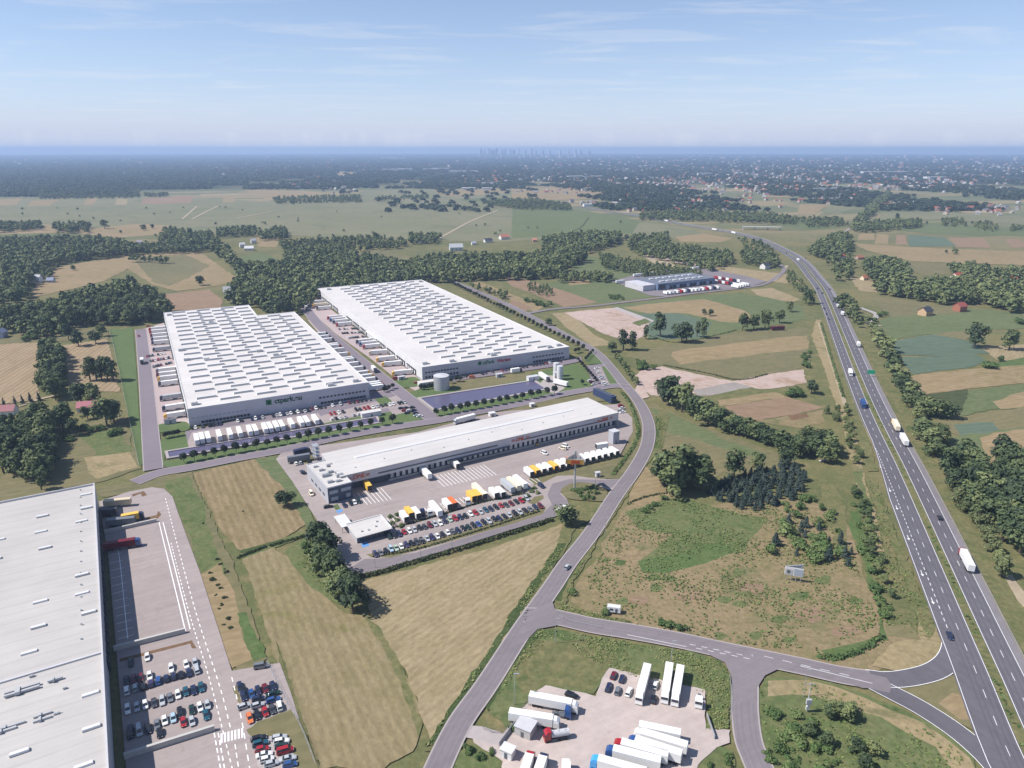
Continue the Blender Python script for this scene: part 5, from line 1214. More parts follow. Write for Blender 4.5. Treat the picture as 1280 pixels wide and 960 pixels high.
lot([(502, 511, 'black'), (505.5, 514, 'red'), (509, 517, 'black'), (508, 510.5, 'dark grey'), (512, 514, 'white'), (515.5, 510, 'black'), (517.5, 513.5, 'black'), (519.5, 517, 'navy'), (521, 520, 'silver'), (525, 521, 'white')], 'in the lower block at the estate crossroads', gW, 30, 1, z=.53)
line_lot((184, 446), (208, 442), 8, 'in the upper row left of the nearer warehouse', gW, -62, 16, skip=.15)
line_lot((188, 452), (211, 448), 8, 'in the middle row left of the nearer warehouse', gW, -62, 17, skip=.1)
line_lot((192, 459), (214, 454), 8, 'in the bottom row left of the nearer warehouse', gW, -62, 18, skip=.15)
lot([(173.5, 420.5, 'red', -62), (186, 408.5, 'red', 20), (192, 409.5, 'black', 20), (199, 409, 'white', 20)], 'far up the yard left of the nearer warehouse', gW, 20, 1, z=.53)
line_lot((424, 412), (446, 411), 8, 'in the upper row left of the longer warehouse', gW, 118, 19, 'dark green,black,white,silver,grey'.split(','), skip=.15)
line_lot((428, 417), (452, 416), 9, 'in the middle row left of the longer warehouse', gW, 118, 20, 'dark green,black,white,silver,grey'.split(','), skip=.15)
line_lot((435, 423), (456, 421), 8, 'in the bottom row left of the longer warehouse', gW, 118, 21, 'dark green,black,white,silver,grey'.split(','), skip=.15)
line_lot((560, 474.5), (700, 452), 34, 'along the shaded end of the longer warehouse', gW, -62, 22, 'black,navy,dark grey,black,violet,maroon,black,silver'.split(','), skip=.3)
lot([(494.5, 474, 'red', 20, 'van'), (590, 472, 'orange', 15, 'van'), (521, 479, 'red', 10)], 'beside the front lawn of the longer warehouse', gW, 20, 1, z=.53)
line_lot((746, 461), (757, 482), 9, 'in the strip lot by the far junction', gW, 20, 23, 'white,silver,white,black,white'.split(','), skip=.15)
lot([(738, 476.5, 'white', 20), (740, 478.5, 'maroon', 20), (742.5, 481, 'white', 20)], 'left of the strip lot by the junction', gW, 20, 1, z=.53)
lot([(776, 508, 'red', 20), (778, 511, 'white', 20), (775, 514, 'silver', 20), (778.5, 516, 'white', 20)], 'behind the right end of the depot', gD, 20, 1, z=.556)
# distant truck depot: small vehicles
line_lot((856, 366), (896, 360.5), 16, 'in the front row of the distant truck depot', 'vehicles at the distant truck depot', -60, 31, 'white,white,silver,black,white'.split(','), z=.46, skip=.1)
line_lot((890, 350), (915, 354), 8, 'in the back row of the distant truck depot', 'vehicles at the distant truck depot', -60, 32, 'red,maroon,white,red,silver'.split(','), z=.46, skip=.05)
# highway traffic
def hw_car(px, py, colr, kind, label, up):
    i = hw_at(py); d = (hi[i + 1] - hi[max(i - 1, 0)])
    put_car(px, py, math.degrees(math.atan2(d.y, d.x)) + (0 if up else 180), colr, kind, uniq(label), 'cars driving on the highway', 2, ROADZ + .01, 'moving_car')
hw_car(1174.5, 648, 'black', 'estate car', 'black car on the right carriageway above the red-cab lorry', True)
hw_car(1187, 796, 'navy', 'saloon', 'dark blue car leaving the highway at the exit', False)
hw_car(1033, 393, 'black', 'saloon', 'black car on the left carriageway, nearest of the far ones', False); hw_car(1030, 386, 'navy', 'hatchback', 'dark blue car just ahead of the nearest far black car', False)
hw_car(1028, 367, 'black', 'estate car', 'black car on the bend of the left carriageway', False); hw_car(1022, 361, 'navy', 'saloon', 'dark car at the start of the bend, left carriageway', False)
hw_car(1037, 362, 'maroon', 'hatchback', 'maroon car on the bend of the right carriageway', True); hw_car(1041.5, 377, 'black', 'estate car', 'black car behind the white vans, right carriageway', True)
hw_car(1007, 323, 'black', 'saloon', 'dark car high on the bend, right carriageway', True); hw_car(983, 317, 'black', 'estate car', 'dark car at the top of the bend, left carriageway', False)
hw_car(942, 299, 'navy', 'saloon', 'dark car on the far straight of the highway', False); hw_car(1036, 399, 'dark grey', 'saloon', 'grey car on the left carriageway below the bend', False)

# ---- lorries
def mbm(fn, mat, name): b = MB(); fn(b); return b.mesh(name, mat)
def tractor_parts():
    P_ = []
    def cab(b):
        b.hexa([(1.15, -1.2, .95), (3.05, -1.2, .95), (3.05, 1.2, .95), (1.15, 1.2, .95)], [(1.15, -1.2, 2.9), (2.98, -1.2, 2.9), (2.98, 1.2, 2.9), (1.15, 1.2, 2.9)])
        b.hexa([(1.0, -1.18, 2.9), (2.98, -1.2, 2.9), (2.98, 1.2, 2.9), (1.0, 1.18, 2.9)], [(1.05, -1.05, 3.75), (2.2, -1.05, 3.65), (2.2, 1.05, 3.65), (1.05, 1.05, 3.75)])
        b.box(2.6, -1.22, .4, 3.12, 1.22, .95)
    P_.append(('cab', mbm(cab, M['paint'], 'lorry_cab'), True))
    P_.append(('windscreen', mbm(lambda b: b.hexa([(3.0, -1.08, 1.9), (3.08, -1.08, 1.9), (3.08, 1.08, 1.9), (3.0, 1.08, 1.9)], [(2.94, -1.04, 2.8), (3.02, -1.04, 2.8), (3.02, 1.04, 2.8), (2.94, 1.04, 2.8)]), M['glass'], 'windscreen'), False))
    P_.append(('chassis', mbm(lambda b: (b.box(-3.0, -.45, .62, 1.1, .45, .95), b.box(-.6, -1.1, .45, .9, -.5, 1.0), b.box(-.6, .5, .45, .9, 1.1, 1.0), b.cyl((-1.7, 0, .95), (-1.7, 0, 1.12), .5)), M['trim_dark'], 'lorry_chassis'), False))
    for x in (2.05, -1.75):
        for s in (-1, 1): P_.append(('wheel', mbm(lambda b: b.cyl((x, s * .82, .5), (x, s * 1.2, .5), .5, n=12), M['tyre'], 'lorry_wheel'), False))
    return P_
def trailer_parts(L=13.6, box=True, x1=1.0, zf=1.15, zt=4.0):
    P_ = []; x0 = x1 - L
    P_.append(('trailer_box', mbm(lambda b: b.box(x0, -1.27, zf, x1, 1.27, zt), M['curtain'], 'trailer_box'), True))
    P_.append(('rear_door', mbm(lambda b: (b.box(x0 - .06, -1.2, zf + .05, x0 - .01, -.03, zt - .08), b.box(x0 - .06, .03, zf + .05, x0 - .01, 1.2, zt - .08)), M['curtain'], 'rear_door'), True))
    P_.append(('underframe', mbm(lambda b: (b.box(x0 + .1, -.5, .78, x1 - .4, .5, zf), b.box(x0, -1.2, .45, x0 + .12, 1.2, .6), b.box(x0 + 4.6, -1.22, .55, x0 + 7.6, -1.05, zf), b.box(x0 + 4.6, 1.05, .55, x0 + 7.6, 1.22, zf)), M['trim_dark'], 'underframe'), False))
    for k in range(3):
        for s in (-1, 1): P_.append(('wheel', mbm(lambda b: b.cyl((x0 + 1.6 + k * 1.3, s * .8, .5), (x0 + 1.6 + k * 1.3, s * 1.2, .5), .5, n=12), M['tyre'], 'trailer_wheel'), False))
    return P_
TRAC = tractor_parts(); TRL = trailer_parts(); TRL_S = trailer_parts(12.2)
RIG = trailer_parts(7.4, x1=1.0)
def legs(): return [('landing_leg', mbm(lambda b: b.box(-1.6, s * .75 - .09, 0, -1.4, s * .75 + .09, 1.15), M['trim_dark'], 'landing_leg'), False) for s in (-1, 1)]
LEGS = legs()
def build(t, parts, colr, only=None):
    by = {}
    for n_, me, painted in parts:
        if only and n_ not in only: continue
        o = link(n_, me, by.get({'windscreen': 'cab', 'rear_door': 'trailer_box'}.get(n_), t), colr if painted else None)
        by.setdefault(n_, o)
def lorry(px0, py0, px1, py1, cabc, boxc, label, group, z=.556, detail=2, name='articulated_lorry', trl=True, L=None):
    """px0,py0: front of the cab on the ground; px1,py1: rear end"""
    a, b = G(px0, py0, z), G(px1, py1, z); d = (a - b).normalized()
    o = a - d * 3.1
    t = thing(name, (o.x, o.y, z), math.atan2(d.y, d.x), uniq(label), 'lorry', group)
    only = None if detail == 2 else ('cab', 'windscreen', 'chassis', 'trailer_box', 'underframe')
    build(t, TRAC, PAL[cabc], only)
    if trl: build(t, TRL if L is None else L, PAL[boxc], only)
    return t
def trailer(px0, py0, head, boxc, label, group, z=.556, name='parked_trailer', parts=None, detail=2, lg=True):
    """px0,py0: middle of the trailer on the ground"""
    P_ = parts or TRL_S
    p = G(px0, py0, z); d = Vector((math.cos(R(head)), math.sin(R(head)))); half = 5.1 if P_ is TRL_S else (5.8 if P_ is TRL else 2.7)
    o = p + d * half
    t = thing(name, (o.x, o.y, z), R(head), uniq(label), 'trailer', group)
    build(t, P_, PAL[boxc], None if detail == 2 else ('trailer_box', 'underframe', 'rear_door'))
    if lg: build(t, LEGS, None)
    return t
k_ = 3.765
def K(x, y): return 600 + x / k_, 780 + y / k_
gL = 'lorries in the gravel lorry park'
def lk(c, r_, cabc, boxc, label, **kw): return lorry(*K(*c), *K(*r_), cabc, boxc, label, gL, .54, **kw)
lk((462, 418), (255, 378), 'white', 'white', 'white lorry with white trailer just above the blue tractor')
lk((375, 492), (168, 458), 'white', 'white', 'white lorry with white trailer beside the grey hut')
lk((745, 384), (785, 232), 'white', 'white', 'white lorry parked upright beside the row of cars')
lk((866, 380), (886, 245), 'white', 'white', 'white lorry parked upright, left one of the close pair')
lk((914, 392), (938, 250), 'white', 'white', 'white lorry parked upright, right one of the close pair')
lk((520, 668), (730, 728), 'light blue', 'white', 'light blue lorry with white trailer, lowest of the slanted row')
lk((590, 622), (852, 690), 'blue', 'white', 'blue-cab lorry, second from the bottom of the slanted row')
lk((628, 590), (862, 655), 'red', 'white', 'red-cab lorry in the middle of the slanted row')
lk((694, 574), (926, 650), 'blue', 'white', 'blue-cab lorry, second from the top of the slanted row')
lk((722, 540), (958, 612), 'white', 'white', 'white lorry at the top of the slanted row')
lk((242, 632), (205, 745), 'red', 'white', 'red-cab lorry with white trailer cut by the bottom edge'); lk((305, 642), (268, 750), 'navy', 'white', 'dark blue-cab lorry with white trailer cut by the bottom edge')
lk((404, 668), (404, 760), 'white', 'white', 'white lorry showing only its cab at the bottom edge')
lk((431, 442), (348, 426), 'blue', 'white', 'blue tractor unit without a trailer in the lorry park', trl=False, name='tractor_unit')
lk((1026, 402), (1032, 340), 'white', 'white', 'white tractor unit parked alone at the right end of the lorry park', trl=False, name='tractor_unit')
trailer(*K(842, 536), 164, 'white', 'white trailer half hidden behind the slanted lorry row', gL, .54)
a, b_ = K(300, 556), K(408, 538); A0, B0 = G(*a), G(*b_); d = (A0 - B0).normalized(); o = A0 - d * 3.1
t = thing('tanker_lorry', (o.x, o.y, .54), math.atan2(d.y, d.x), 'red tanker lorry with a silver tank in front of the grey hut', 'lorry', None)
build(t, TRAC, PAL['red'])
tk = MB(); tk.cyl((.9, 0, 2.0), (-4.6, 0, 2.0), 1.05, n=16); tk.box(.6, -.3, 3.0, .2, .3, 3.2); tk.box(-1.2, -.3, 3.0, -1.6, .3, 3.2); tk.box(-3.2, -.3, 3.0, -3.6, .3, 3.2); part('tank', tk, M['trim'], t)
tk = MB(); tk.box(-4.7, -.9, .75, .6, .9, 1.0); part('underframe', tk, M['trim_dark'], t)
for s in (-1, 1):
    tk = MB(); tk.cyl((-3.4, s * .8, .5), (-3.4, s * 1.2, .5), .5, n=12); part('wheel', tk, M['tyre'], t)
cv = G(767, 766); t = thing('site_caravan', (cv.x, cv.y, .45), R(-12), 'white site caravan standing alone at the edge of the scrub field', 'caravan')
b = MB(); b.box(-2.6, -1.15, .5, 2.6, 1.15, 2.7, tx0=.12, tx1=.12, ty=.1); part('body', b, M['door_white'], t)
b = MB(); b.box(-1.5, -1.2, 1.4, -.3, -1.1, 2.1); part('window', b, M['glass'], t); b = MB(); b.box(.6, -1.2, .6, 1.4, -1.12, 2.2); part('door', b, M['trim_dark'], t)
for s in (-1, 1): b = MB(); b.cyl((0, s * 1.0, .35), (0, s * 1.18, .35), .35); part('wheel', b, M['tyre'], t)
# highway lorries
gH = 'lorries driving on the highway'
def hw_lorry(px, py, cabc, boxc, label, up, L=None, name='articulated_lorry'):
    i = hw_at(py); d = (hi[i + 1] - hi[max(i - 1, 0)]).normalized() * (1 if up else -1); p = G(px, py, ROADZ)
    f, r_ = p + d * 8, p - d * 8
    t = thing(name, (p.x + d.x * 5, p.y + d.y * 5, ROADZ + .01), math.atan2(d.y, d.x), uniq(label), 'lorry', gH)
    build(t, TRAC, PAL[cabc]); build(t, L or TRL, PAL[boxc])
hw_lorry(1207, 705, 'red', 'white', 'white trailer with a red cab, nearest lorry on the highway', True)
hw_lorry(1119, 535, 'yellow', 'cream', 'pale yellow lorry driving just ahead of the white and blue one', True)
hw_lorry(1129, 553, 'blue', 'white', 'white trailer with a blue cab following the pale yellow lorry', True)
hw_lorry(1062, 467, 'white', 'white', 'white lorry coming down the left carriageway', False, RIG, 'lorry')
hw_lorry(1077.5, 506, 'blue', 'blue', 'blue lorry on the left carriageway below the white one', False, RIG, 'lorry')
hw_lorry(1073, 434, 'red', 'white', 'red and white lorry in the middle of the right carriageway', True, RIG, 'lorry')
hw_lorry(1047.5, 385, 'white', 'white', 'smaller white lorry, the farther of two together on the right carriageway', True, RIG, 'lorry')
hw_lorry(1053, 395, 'white', 'white', 'bigger white lorry, the nearer of two together on the right carriageway', True, RIG, 'lorry')
hw_lorry(997, 326, 'white', 'white', 'white lorry on the outside of the highway bend', False, RIG, 'lorry')
hw_lorry(893, 288, 'white', 'white', 'white lorry on the far straight, near the overpass', False, TRL); hw_lorry(917, 292, 'white', 'white', 'white lorry crossing the far bridge of the highway', False, TRL)
hw_lorry(833, 277, 'white', 'white', 'white lorry at the vanishing end of the highway', False, TRL)
# depot yard
gS = 'swap bodies parked along the depot fence'
sb = MB(); sb.box(-3.7, -1.27, 1.15, 3.7, 1.27, 3.85); SBm = sb.mesh('body', M['curtain'])
sb = MB(); sb.box(-3.76, -1.2, 1.2, -3.71, 1.2, 3.8); SBd = sb.mesh('end_door', M['dock'])
SBl = []
for x in (-3.0, 3.0):
    for s in (-1, 1): sb = MB(); sb.box(x - .07, s * 1.1 - .07, 0, x + .07, s * 1.1 + .07, 1.15); SBl.append(sb.mesh('leg', M['trim_dark']))
def swap(px, py, head, colr, label, group=gS):
    p = G(px, py, .556); t = thing('swap_body', (p.x, p.y, .556), R(head), uniq(label), 'container', group)
    link('body', SBm, t, PAL[colr]); link('end_door', SBd, t)
    for me in SBl: link('leg', me, t)
cols = ['white', 'yellow', 'white', 'white', 'yellow', 'white', 'white', 'orange', 'white', 'white', 'white', 'white', 'white', 'white', 'white']
cnt = {}
for i, c in enumerate(cols):
    cnt[c] = cnt.get(c, 0) + 1
    k = i / (len(cols) - 1)
    if c == 'orange': lab = 'orange swap body, the only orange one in the fence row'
    else: lab = f'{c} swap body, {nth(cnt[c])} {c} one from the left in the fence row'
    swap(661 + (767 - 661) * k, 594.5 + (568.5 - 594.5) * k, 118, c, lab)
swap(752, 561.5, 20, 'white', 'white swap body lying crosswise behind the fence row')
gY = 'boxes and trailers parked above the depot staff cars'
def Y(x, y): return 440 + x / s_, 590 + y / s_
swap(*Y(322, 300), 118, 'white', 'white swap body next to the gate house scrap heap', gY); swap(*Y(352, 275), 118, 'yellow', 'yellow swap body squeezed between two white ones', gY); swap(*Y(395, 278), 118, 'white', 'white swap body right of the small yellow one', gY)
swap(*Y(585, 222), 118, 'white', 'white swap body left of the single orange one', gY); swap(*Y(618, 214), 118, 'orange', 'orange-roofed swap body above the red staff car', gY)
swap(*Y(735, 172), 118, 'yellow', 'yellow swap body, left of the three in the yellow block', gY); swap(*Y(766, 166), 118, 'yellow', 'yellow swap body, middle of the three in the yellow block', gY); swap(*Y(800, 158), 118, 'cream', 'cream swap body, right of the three in the yellow block', gY)
swap(*Y(768, 124), 118, 'cream', 'cream swap body standing behind the yellow block', gY); swap(*Y(872, 152), 118, 'white', 'white swap body, left one of the short white pair', gY); swap(*Y(912, 148), 118, 'white', 'white swap body, right one of the short white pair', gY)
trailer(*Y(515, 252), -62, 'white', 'long white trailer in the middle of the depot bays', gY); trailer(*Y(958, 108), -62, 'silver', 'silver trailer, left of the three long ones near the loop', gY)
trailer(*Y(995, 98), -62, 'cream', 'cream trailer, middle of the three long ones near the loop', gY); trailer(*Y(1034, 86), -62, 'white', 'white trailer, right of the three long ones near the loop', gY)
lorry(*Y(436, 278), *Y(428, 250), 'navy', 'navy', 'dark blue tractor unit among the depot boxes', gY, trl=False, name='tractor_unit'); lorry(*Y(484, 278), *Y(470, 250), 'white', 'white', 'white tractor unit left of the long white trailer', gY, trl=False, name='tractor_unit')
lorry(*Y(716, 208), *Y(706, 178), 'white', 'white', 'white tractor unit left of the yellow block', gY, trl=False, name='tractor_unit')
trailer(532, 595.5, -60, 'white', 'long white trailer docked near the left end of the depot', gY); swap(569.5, 584.5, 118, 'white', 'white swap body at the shaded docks in the middle of the depot', gY); swap(460, 612, 118, 'yellow', 'yellow swap body at the docks next to the office', gY)
t = lorry(568, 531, 594, 524, 'silver', 'white', 'white lorry on the lane behind the depot roof', None, .54)
lorry(388, 566, 376, 569, 'navy', 'navy', 'dark blue lorry behind the depot office', None, .556, L=RIG, name='lorry')
trailer(374, 577, 24, 'grey', 'grey tank trailer on the grass island behind the office', None)
# lower left yard
lorry(177, 681.5, 131, 689, 'blue', 'maroon', 'blue lorry with a dark red trailer docked at the grey warehouse', None)
trailer(148, 633, 12, 'beige', 'sand-coloured flat trailer at the top of the lower left yard', None, lg=False)
lorry(181, 648, 160, 652, 'navy', 'yellow', 'dark blue lorry with a yellow box in the lower left yard', None, L=RIG, name='lorry'); trailer(152, 657, 12, 'grey', 'grey open trailer behind the yellow box lorry', None); trailer(137, 645, 12, 'dark grey', 'dark container at the wall of the grey warehouse', None, name='parked_container', parts=RIG)
# warehouse yards
gT = 'lorries docked at the white warehouses'
nA = [(186, 414.5, 206, 412.5, 'red', 'white'), (186.8, 418, 207, 416, 'red', 'white'), (188, 422.5, 208.5, 420.5, 'maroon', 'white'), (189, 427, 210, 425, 'violet', 'white'), (189.5, 431.5, 211, 429.5, 'navy', 'white'), (191, 440, 214, 437.5, 'navy', 'silver'),
      (195, 467, 219, 464, 'grey', 'white'), (195.5, 472, 221, 469, 'maroon', 'white'), (197, 477, 223, 474, 'yellow', 'white'), (198, 483.5, 225, 480, 'navy', 'white'), (200, 501.5, 228, 497.5, 'navy', 'silver'), (203, 514.5, 231, 510, 'navy', 'white'), (205, 524.5, 233, 520, 'yellow', 'white')]
for i, q in enumerate(nA): lorry(*q[:4], q[4], q[5], f'{q[4]}-cab lorry, {nth(i + 1)} from the top docked left of the nearer warehouse', gT, .53, 1)
nB = [(378.5, 376, 397, 373.5, 'maroon', 'white'), (387, 380.5, 404, 379, 'beige', 'white'), (391, 384, 408, 382.5, 'yellow', 'cream'), (395.5, 388, 413, 386.5, 'dark grey', 'white'), (409, 400, 427, 398, 'red', 'white'), (412, 402.5, 431, 400.5, 'blue', 'white'), (416, 405, 435, 403, 'navy', 'white'), (420, 408.5, 441, 406.5, 'red', 'white'),
      (445, 430, 462, 428, 'navy', 'white'), (449, 433, 468, 431, 'blue', 'white'), (453.5, 436.5, 473, 434.5, 'red', 'white'), (461, 444, 482, 442.5, 'beige', 'white'), (470, 452.5, 492, 450, 'yellow', 'white'), (477, 458.5, 500, 456.5, 'yellow', 'white'), (490, 470, 513, 467.5, 'yellow', 'white')]
for i, q in enumerate(nB): lorry(*q[:4], q[4], q[5], f'{q[4]}-cab lorry, {nth(i + 1)} from the top docked left of the longer warehouse', gT, .53, 1)
rc = random.Random(4)
ar = Vector((math.cos(R(27.5)), math.sin(R(27.5)))); av = Vector((-ar.y, ar.x)); ao = Vector((WAp[0], WAp[1])) + ar * (WAp[3] + .9)
for i, y in enumerate([14, 18.5, 23, 34, 43, 53, 66, 80, 92, 97, 112, 128, 141, 146, 166, 178, 190]):
    c = rc.choice(('grey', 'navy', 'red', 'yellow', 'white', 'navy', 'dark green'))
    p = ao + av * y + ar * 12.6
    t = thing('articulated_lorry', (p.x, p.y, .53), R(27.5), uniq(f'{c}-cab lorry, {nth(i + 1)} from the front docked right of the nearer warehouse'), 'lorry', gT)
    build(t, TRAC, PAL[c], ('cab', 'windscreen', 'chassis')); build(t, TRL, PAL['white'], ('trailer_box', 'underframe'))
gP = 'white box trailers parked along the lower canal'
fr = [(246.5, 553.5), (253, 552), (260.5, 551), (274.5, 548.5), (288, 546.5), (300, 544.5), (312.5, 542.5), (319.5, 541.5), (331.5, 539.5), (338, 538.5), (345.5, 537), (352.5, 536), (364.5, 533.5), (376.5, 531.5), (383.5, 530.5), (394.5, 528.5)]
for i, (x, y) in enumerate(fr): trailer(x, y, 117.5, 'white', f'white box trailer, {nth(i + 1)} from the left above the lower canal', gP, .53, detail=2)
lorry(452, 435, 462, 425, 'white', 'white', 'x', None) if False else None
lorry(470, 466.5, 461, 458, 'dark grey', 'white', 'white lorry driving down the road between the two white warehouses', None, .6, 1, L=RIG, name='lorry')
lorry(384, 388.5, 381, 384, 'dark grey', 'white', 'white lorry at the top of the road between the white warehouses', None, .6, 1, L=RIG, name='lorry')
lorry(178, 456, 177.5, 448, 'dark grey', 'white', 'white lorry driving on the road left of the nearer warehouse', None, .6, 1, L=RIG, name='lorry')
lorry(686, 478, 672, 469, 'dark grey', 'white', 'white lorry with a dark cab right of the upper pond', None, .54, 1); trailer(701, 482, -40, 'white', 'white trailer at the foot of the white silos', None, .54)
lorry(652, 465, 640, 467, 'black', 'white', 'white lorry in front of the longer warehouse end wall', None, .54, 1, L=RIG, name='lorry')
gF = 'lorries at the distant truck depot'
rc = random.Random(9)
for i in range(9):
    c = rc.choice(('white', 'white', 'silver')); trailer(796 + i * 9.2, 345.8 - i * 1.1, 30, c, f'{c} trailer, {nth(i + 1)} from the left behind the distant depot', gF, .46, detail=1, lg=False)
for i in range(14):
    c = ['red', 'white', 'maroon', 'white', 'red', 'navy', 'white'][i % 7]
    trailer(890 + (i % 7) * 4.6 + (i // 7) * 5, 353 + (i % 7) * .7 - (i // 7) * 4, 120, c, f'{c} trailer, number {i + 1} from the left in the far depot block' if False else f'{c} trailer, {nth(i + 1)} in the block right of the distant depot', gF, .46, detail=1, parts=RIG, lg=False)
for i in range(5):
    trailer(919 + i * 3.2, 360 - i * .7, 120, 'white', f'white trailer, {nth(i + 1)} from the left at the right tip of the distant depot', gF, .46, detail=1, lg=False)
trailer(806, 361.5, -10, 'white', 'white trailer at the left front of the distant depot', gF, .46, detail=1, lg=False); trailer(775, 354, 20, 'white', 'white trailer at the far left of the distant depot', gF, .46, detail=1, lg=False)
for i in range(15):
    c = ['white', 'white', 'silver', 'white', 'red', 'white', 'navy'][i % 7]
    trailer(832 + i * 4.6, 368.2 - i * .5, 118, c, f'{c} lorry body, {nth(i + 1)} from the left before the distant depot front', gF, .46, detail=1, parts=RIG, lg=False)
# ------------------------------------------------------------------ vegetation
M['leaf'] = foliage('leaves_dark', lin((55, 68, 52)), lin((74, 89, 60)), lin((114, 122, 80)))
M['leaf_far'] = foliage('far_leaves', lin((40, 52, 42)), lin((50, 63, 46)), lin((66, 77, 54)))
M['leaf_light'] = foliage('leaves_pale', lin((84, 94, 62)), lin((100, 108, 72)), lin((118, 122, 86)))
M['needle'] = foliage('needles_blue_green', lin((50, 64, 60)), lin((62, 76, 70)), lin((80, 92, 84)))
M['orn'] = foliage('ornamental_leaves', lin((34, 44, 38)), lin((42, 52, 42)), lin((52, 60, 48)))
M['bushleaf'] = foliage('shrub_leaves', lin((66, 86, 52)), lin((84, 104, 60)), lin((110, 122, 78)))
M['hedgeleaf'] = foliage('hedge_leaves', lin((44, 54, 36)), lin((56, 66, 42)), lin((70, 78, 52)))
M['tuft'] = foliage('tall_grass_blades', lin((88, 106, 60)), lin((106, 120, 70)), lin((136, 134, 92)))
M['bark'] = plain('bark', (0.09, 0.07, 0.055, 1), 0.9)
class Cloud:
    def __init__(s): s.V = []; s.Q = 0; s.T = []
    def add(s, rng, c, r, n, size, tint, up=0.25, squash=(1, 1, 1), fill=0.25):
        d = rng.normal(size=(n, 3)); d /= np.linalg.norm(d, axis=1)[:, None]
        d[:, 2] = np.where(d[:, 2] < -0.45, -d[:, 2], d[:, 2])
        rad = np.where(rng.random(n) < fill, rng.uniform(.3, .8, n), rng.uniform(.82, 1.08, n))
        P = np.array(c) + d * rad[:, None] * r * np.array(squash)
        N = d + rng.normal(scale=.45, size=(n, 3)); N[:, 2] += up; N /= np.linalg.norm(N, axis=1)[:, None]
        A_ = np.cross(N, rng.normal(size=(n, 3))); A_ /= np.linalg.norm(A_, axis=1)[:, None]; B = np.cross(N, A_)
        sz = (size * rng.uniform(.6, 1.35, n))[:, None]; asp = rng.uniform(.55, 1.0, n)[:, None]
        bend = N * sz * rng.uniform(-.25, .25, n)[:, None]
        q = np.stack([P - A_ * sz - B * sz * asp * .6, P + A_ * sz * .7 - B * sz * asp + bend, P + A_ * sz + B * sz * asp * .6, P - A_ * sz * .7 + B * sz * asp + bend], 1)
        s.V.append(q.reshape(-1, 3)); s.Q += n
        s.T.append(np.repeat(np.clip(tint + rng.normal(scale=.16, size=n), 0, 1), 4))
    def arrays(s):
        return np.concatenate(s.V), np.concatenate(s.T)
def quads_mesh(name, V, T, mat):
    me = bpy.data.meshes.new(name); nv = len(V); nq = nv // 4
    me.vertices.add(nv); me.vertices.foreach_set('co', V.astype(np.float32).ravel())
    me.loops.add(nv); me.loops.foreach_set('vertex_index', np.arange(nv, dtype=np.int32))
    me.polygons.add(nq); me.polygons.foreach_set('loop_start', np.arange(0, nv, 4, dtype=np.int32))
    at = me.attributes.new('tint', 'FLOAT', 'POINT'); at.data.foreach_set('value', T.astype(np.float32))
    me.materials.append(mat); me.update(calc_edges=True); return me
def template(kind, seed, detail):
    rng = np.random.default_rng(seed); c = Cloud(); k = 1.0 if detail else 0.17; z = 1.0 if detail else 2.1
    if kind == 'broad':
        for i in range(13):
            a = rng.uniform(0, 6.28); rr = rng.uniform(.05, .27); h = rng.uniform(.22, .82)
            rr *= 1.0 if h < .68 else .6
            c.add(rng, (rr * math.cos(a), rr * math.sin(a), h), rng.uniform(.12, .19), int(62 * k) + 1, .038 * z, rng.uniform(.1, .9), squash=(1, 1, .85))
        c.add(rng, (0, 0, .48), .27, int(170 * k), .042 * z, .35, squash=(1, 1, 1.45), fill=.6)
    elif kind == 'tall':
        for i in range(12):
            a = rng.uniform(0, 6.28); h = .22 + .7 * (i + rng.random()) / 12; rr = rng.uniform(.02, .10)
            c.add(rng, (rr * math.cos(a), rr * math.sin(a), h), rng.uniform(.09, .13) * (1.15 - .5 * abs(h - .5)), int(55 * k) + 1, .030 * z, rng.uniform(.1, .9), squash=(1, 1, 1.3))
    elif kind == 'conifer':
        for i in range(10):
            h = .10 + .86 * i / 9.5; r = .21 * (1 - h) + .025
            for j in range(3):
                a = rng.uniform(0, 6.28)
                c.add(rng, (r * .45 * math.cos(a), r * .45 * math.sin(a), h), r * .75, int(24 * k) + 1, .034 * z * (1.15 - .6 * h), rng.uniform(.2, .8), up=.5, squash=(1, 1, .55))
    elif kind == 'round':
        for i in range(7):
            d = rng.normal(size=3); d /= np.linalg.norm(d)
            c.add(rng, (d[0] * .13, d[1] * .13, .64 + d[2] * .13), .24, int(75 * k) + 1, .055 * z, rng.uniform(.2, .8))
    elif kind == 'bush':
        for i in range(8):
            a = rng.uniform(0, 6.28); rr = rng.uniform(0, .5)
            c.add(rng, (rr * math.cos(a), rr * math.sin(a), rng.uniform(.2, .6)), rng.uniform(.26, .42), int(55 * k) + 1, .085 * z, rng.uniform(.1, .9), squash=(1, 1, .9))
    return c.arrays()
NVAR = {'broad': 6, 'tall': 3, 'conifer': 3, 'round': 2, 'bush': 4}
HI = {k: [template(k, 100 + i, True) for i in range(n)] for k, n in NVAR.items()}
LO = {k: [template(k, 200 + i, False) for i in range(n)] for k, n in NVAR.items()}
KM = {'broad': 'leaf', 'tall': 'leaf', 'conifer': 'needle', 'round': 'orn', 'bush': 'bushleaf'}
HIM = {}
def crown_mesh(kind, i, mat):
    if (kind, i, mat) not in HIM: HIM[(kind, i, mat)] = quads_mesh(f'{kind}_crown', *HI[kind][i], M[mat])
    return HIM[(kind, i, mat)]
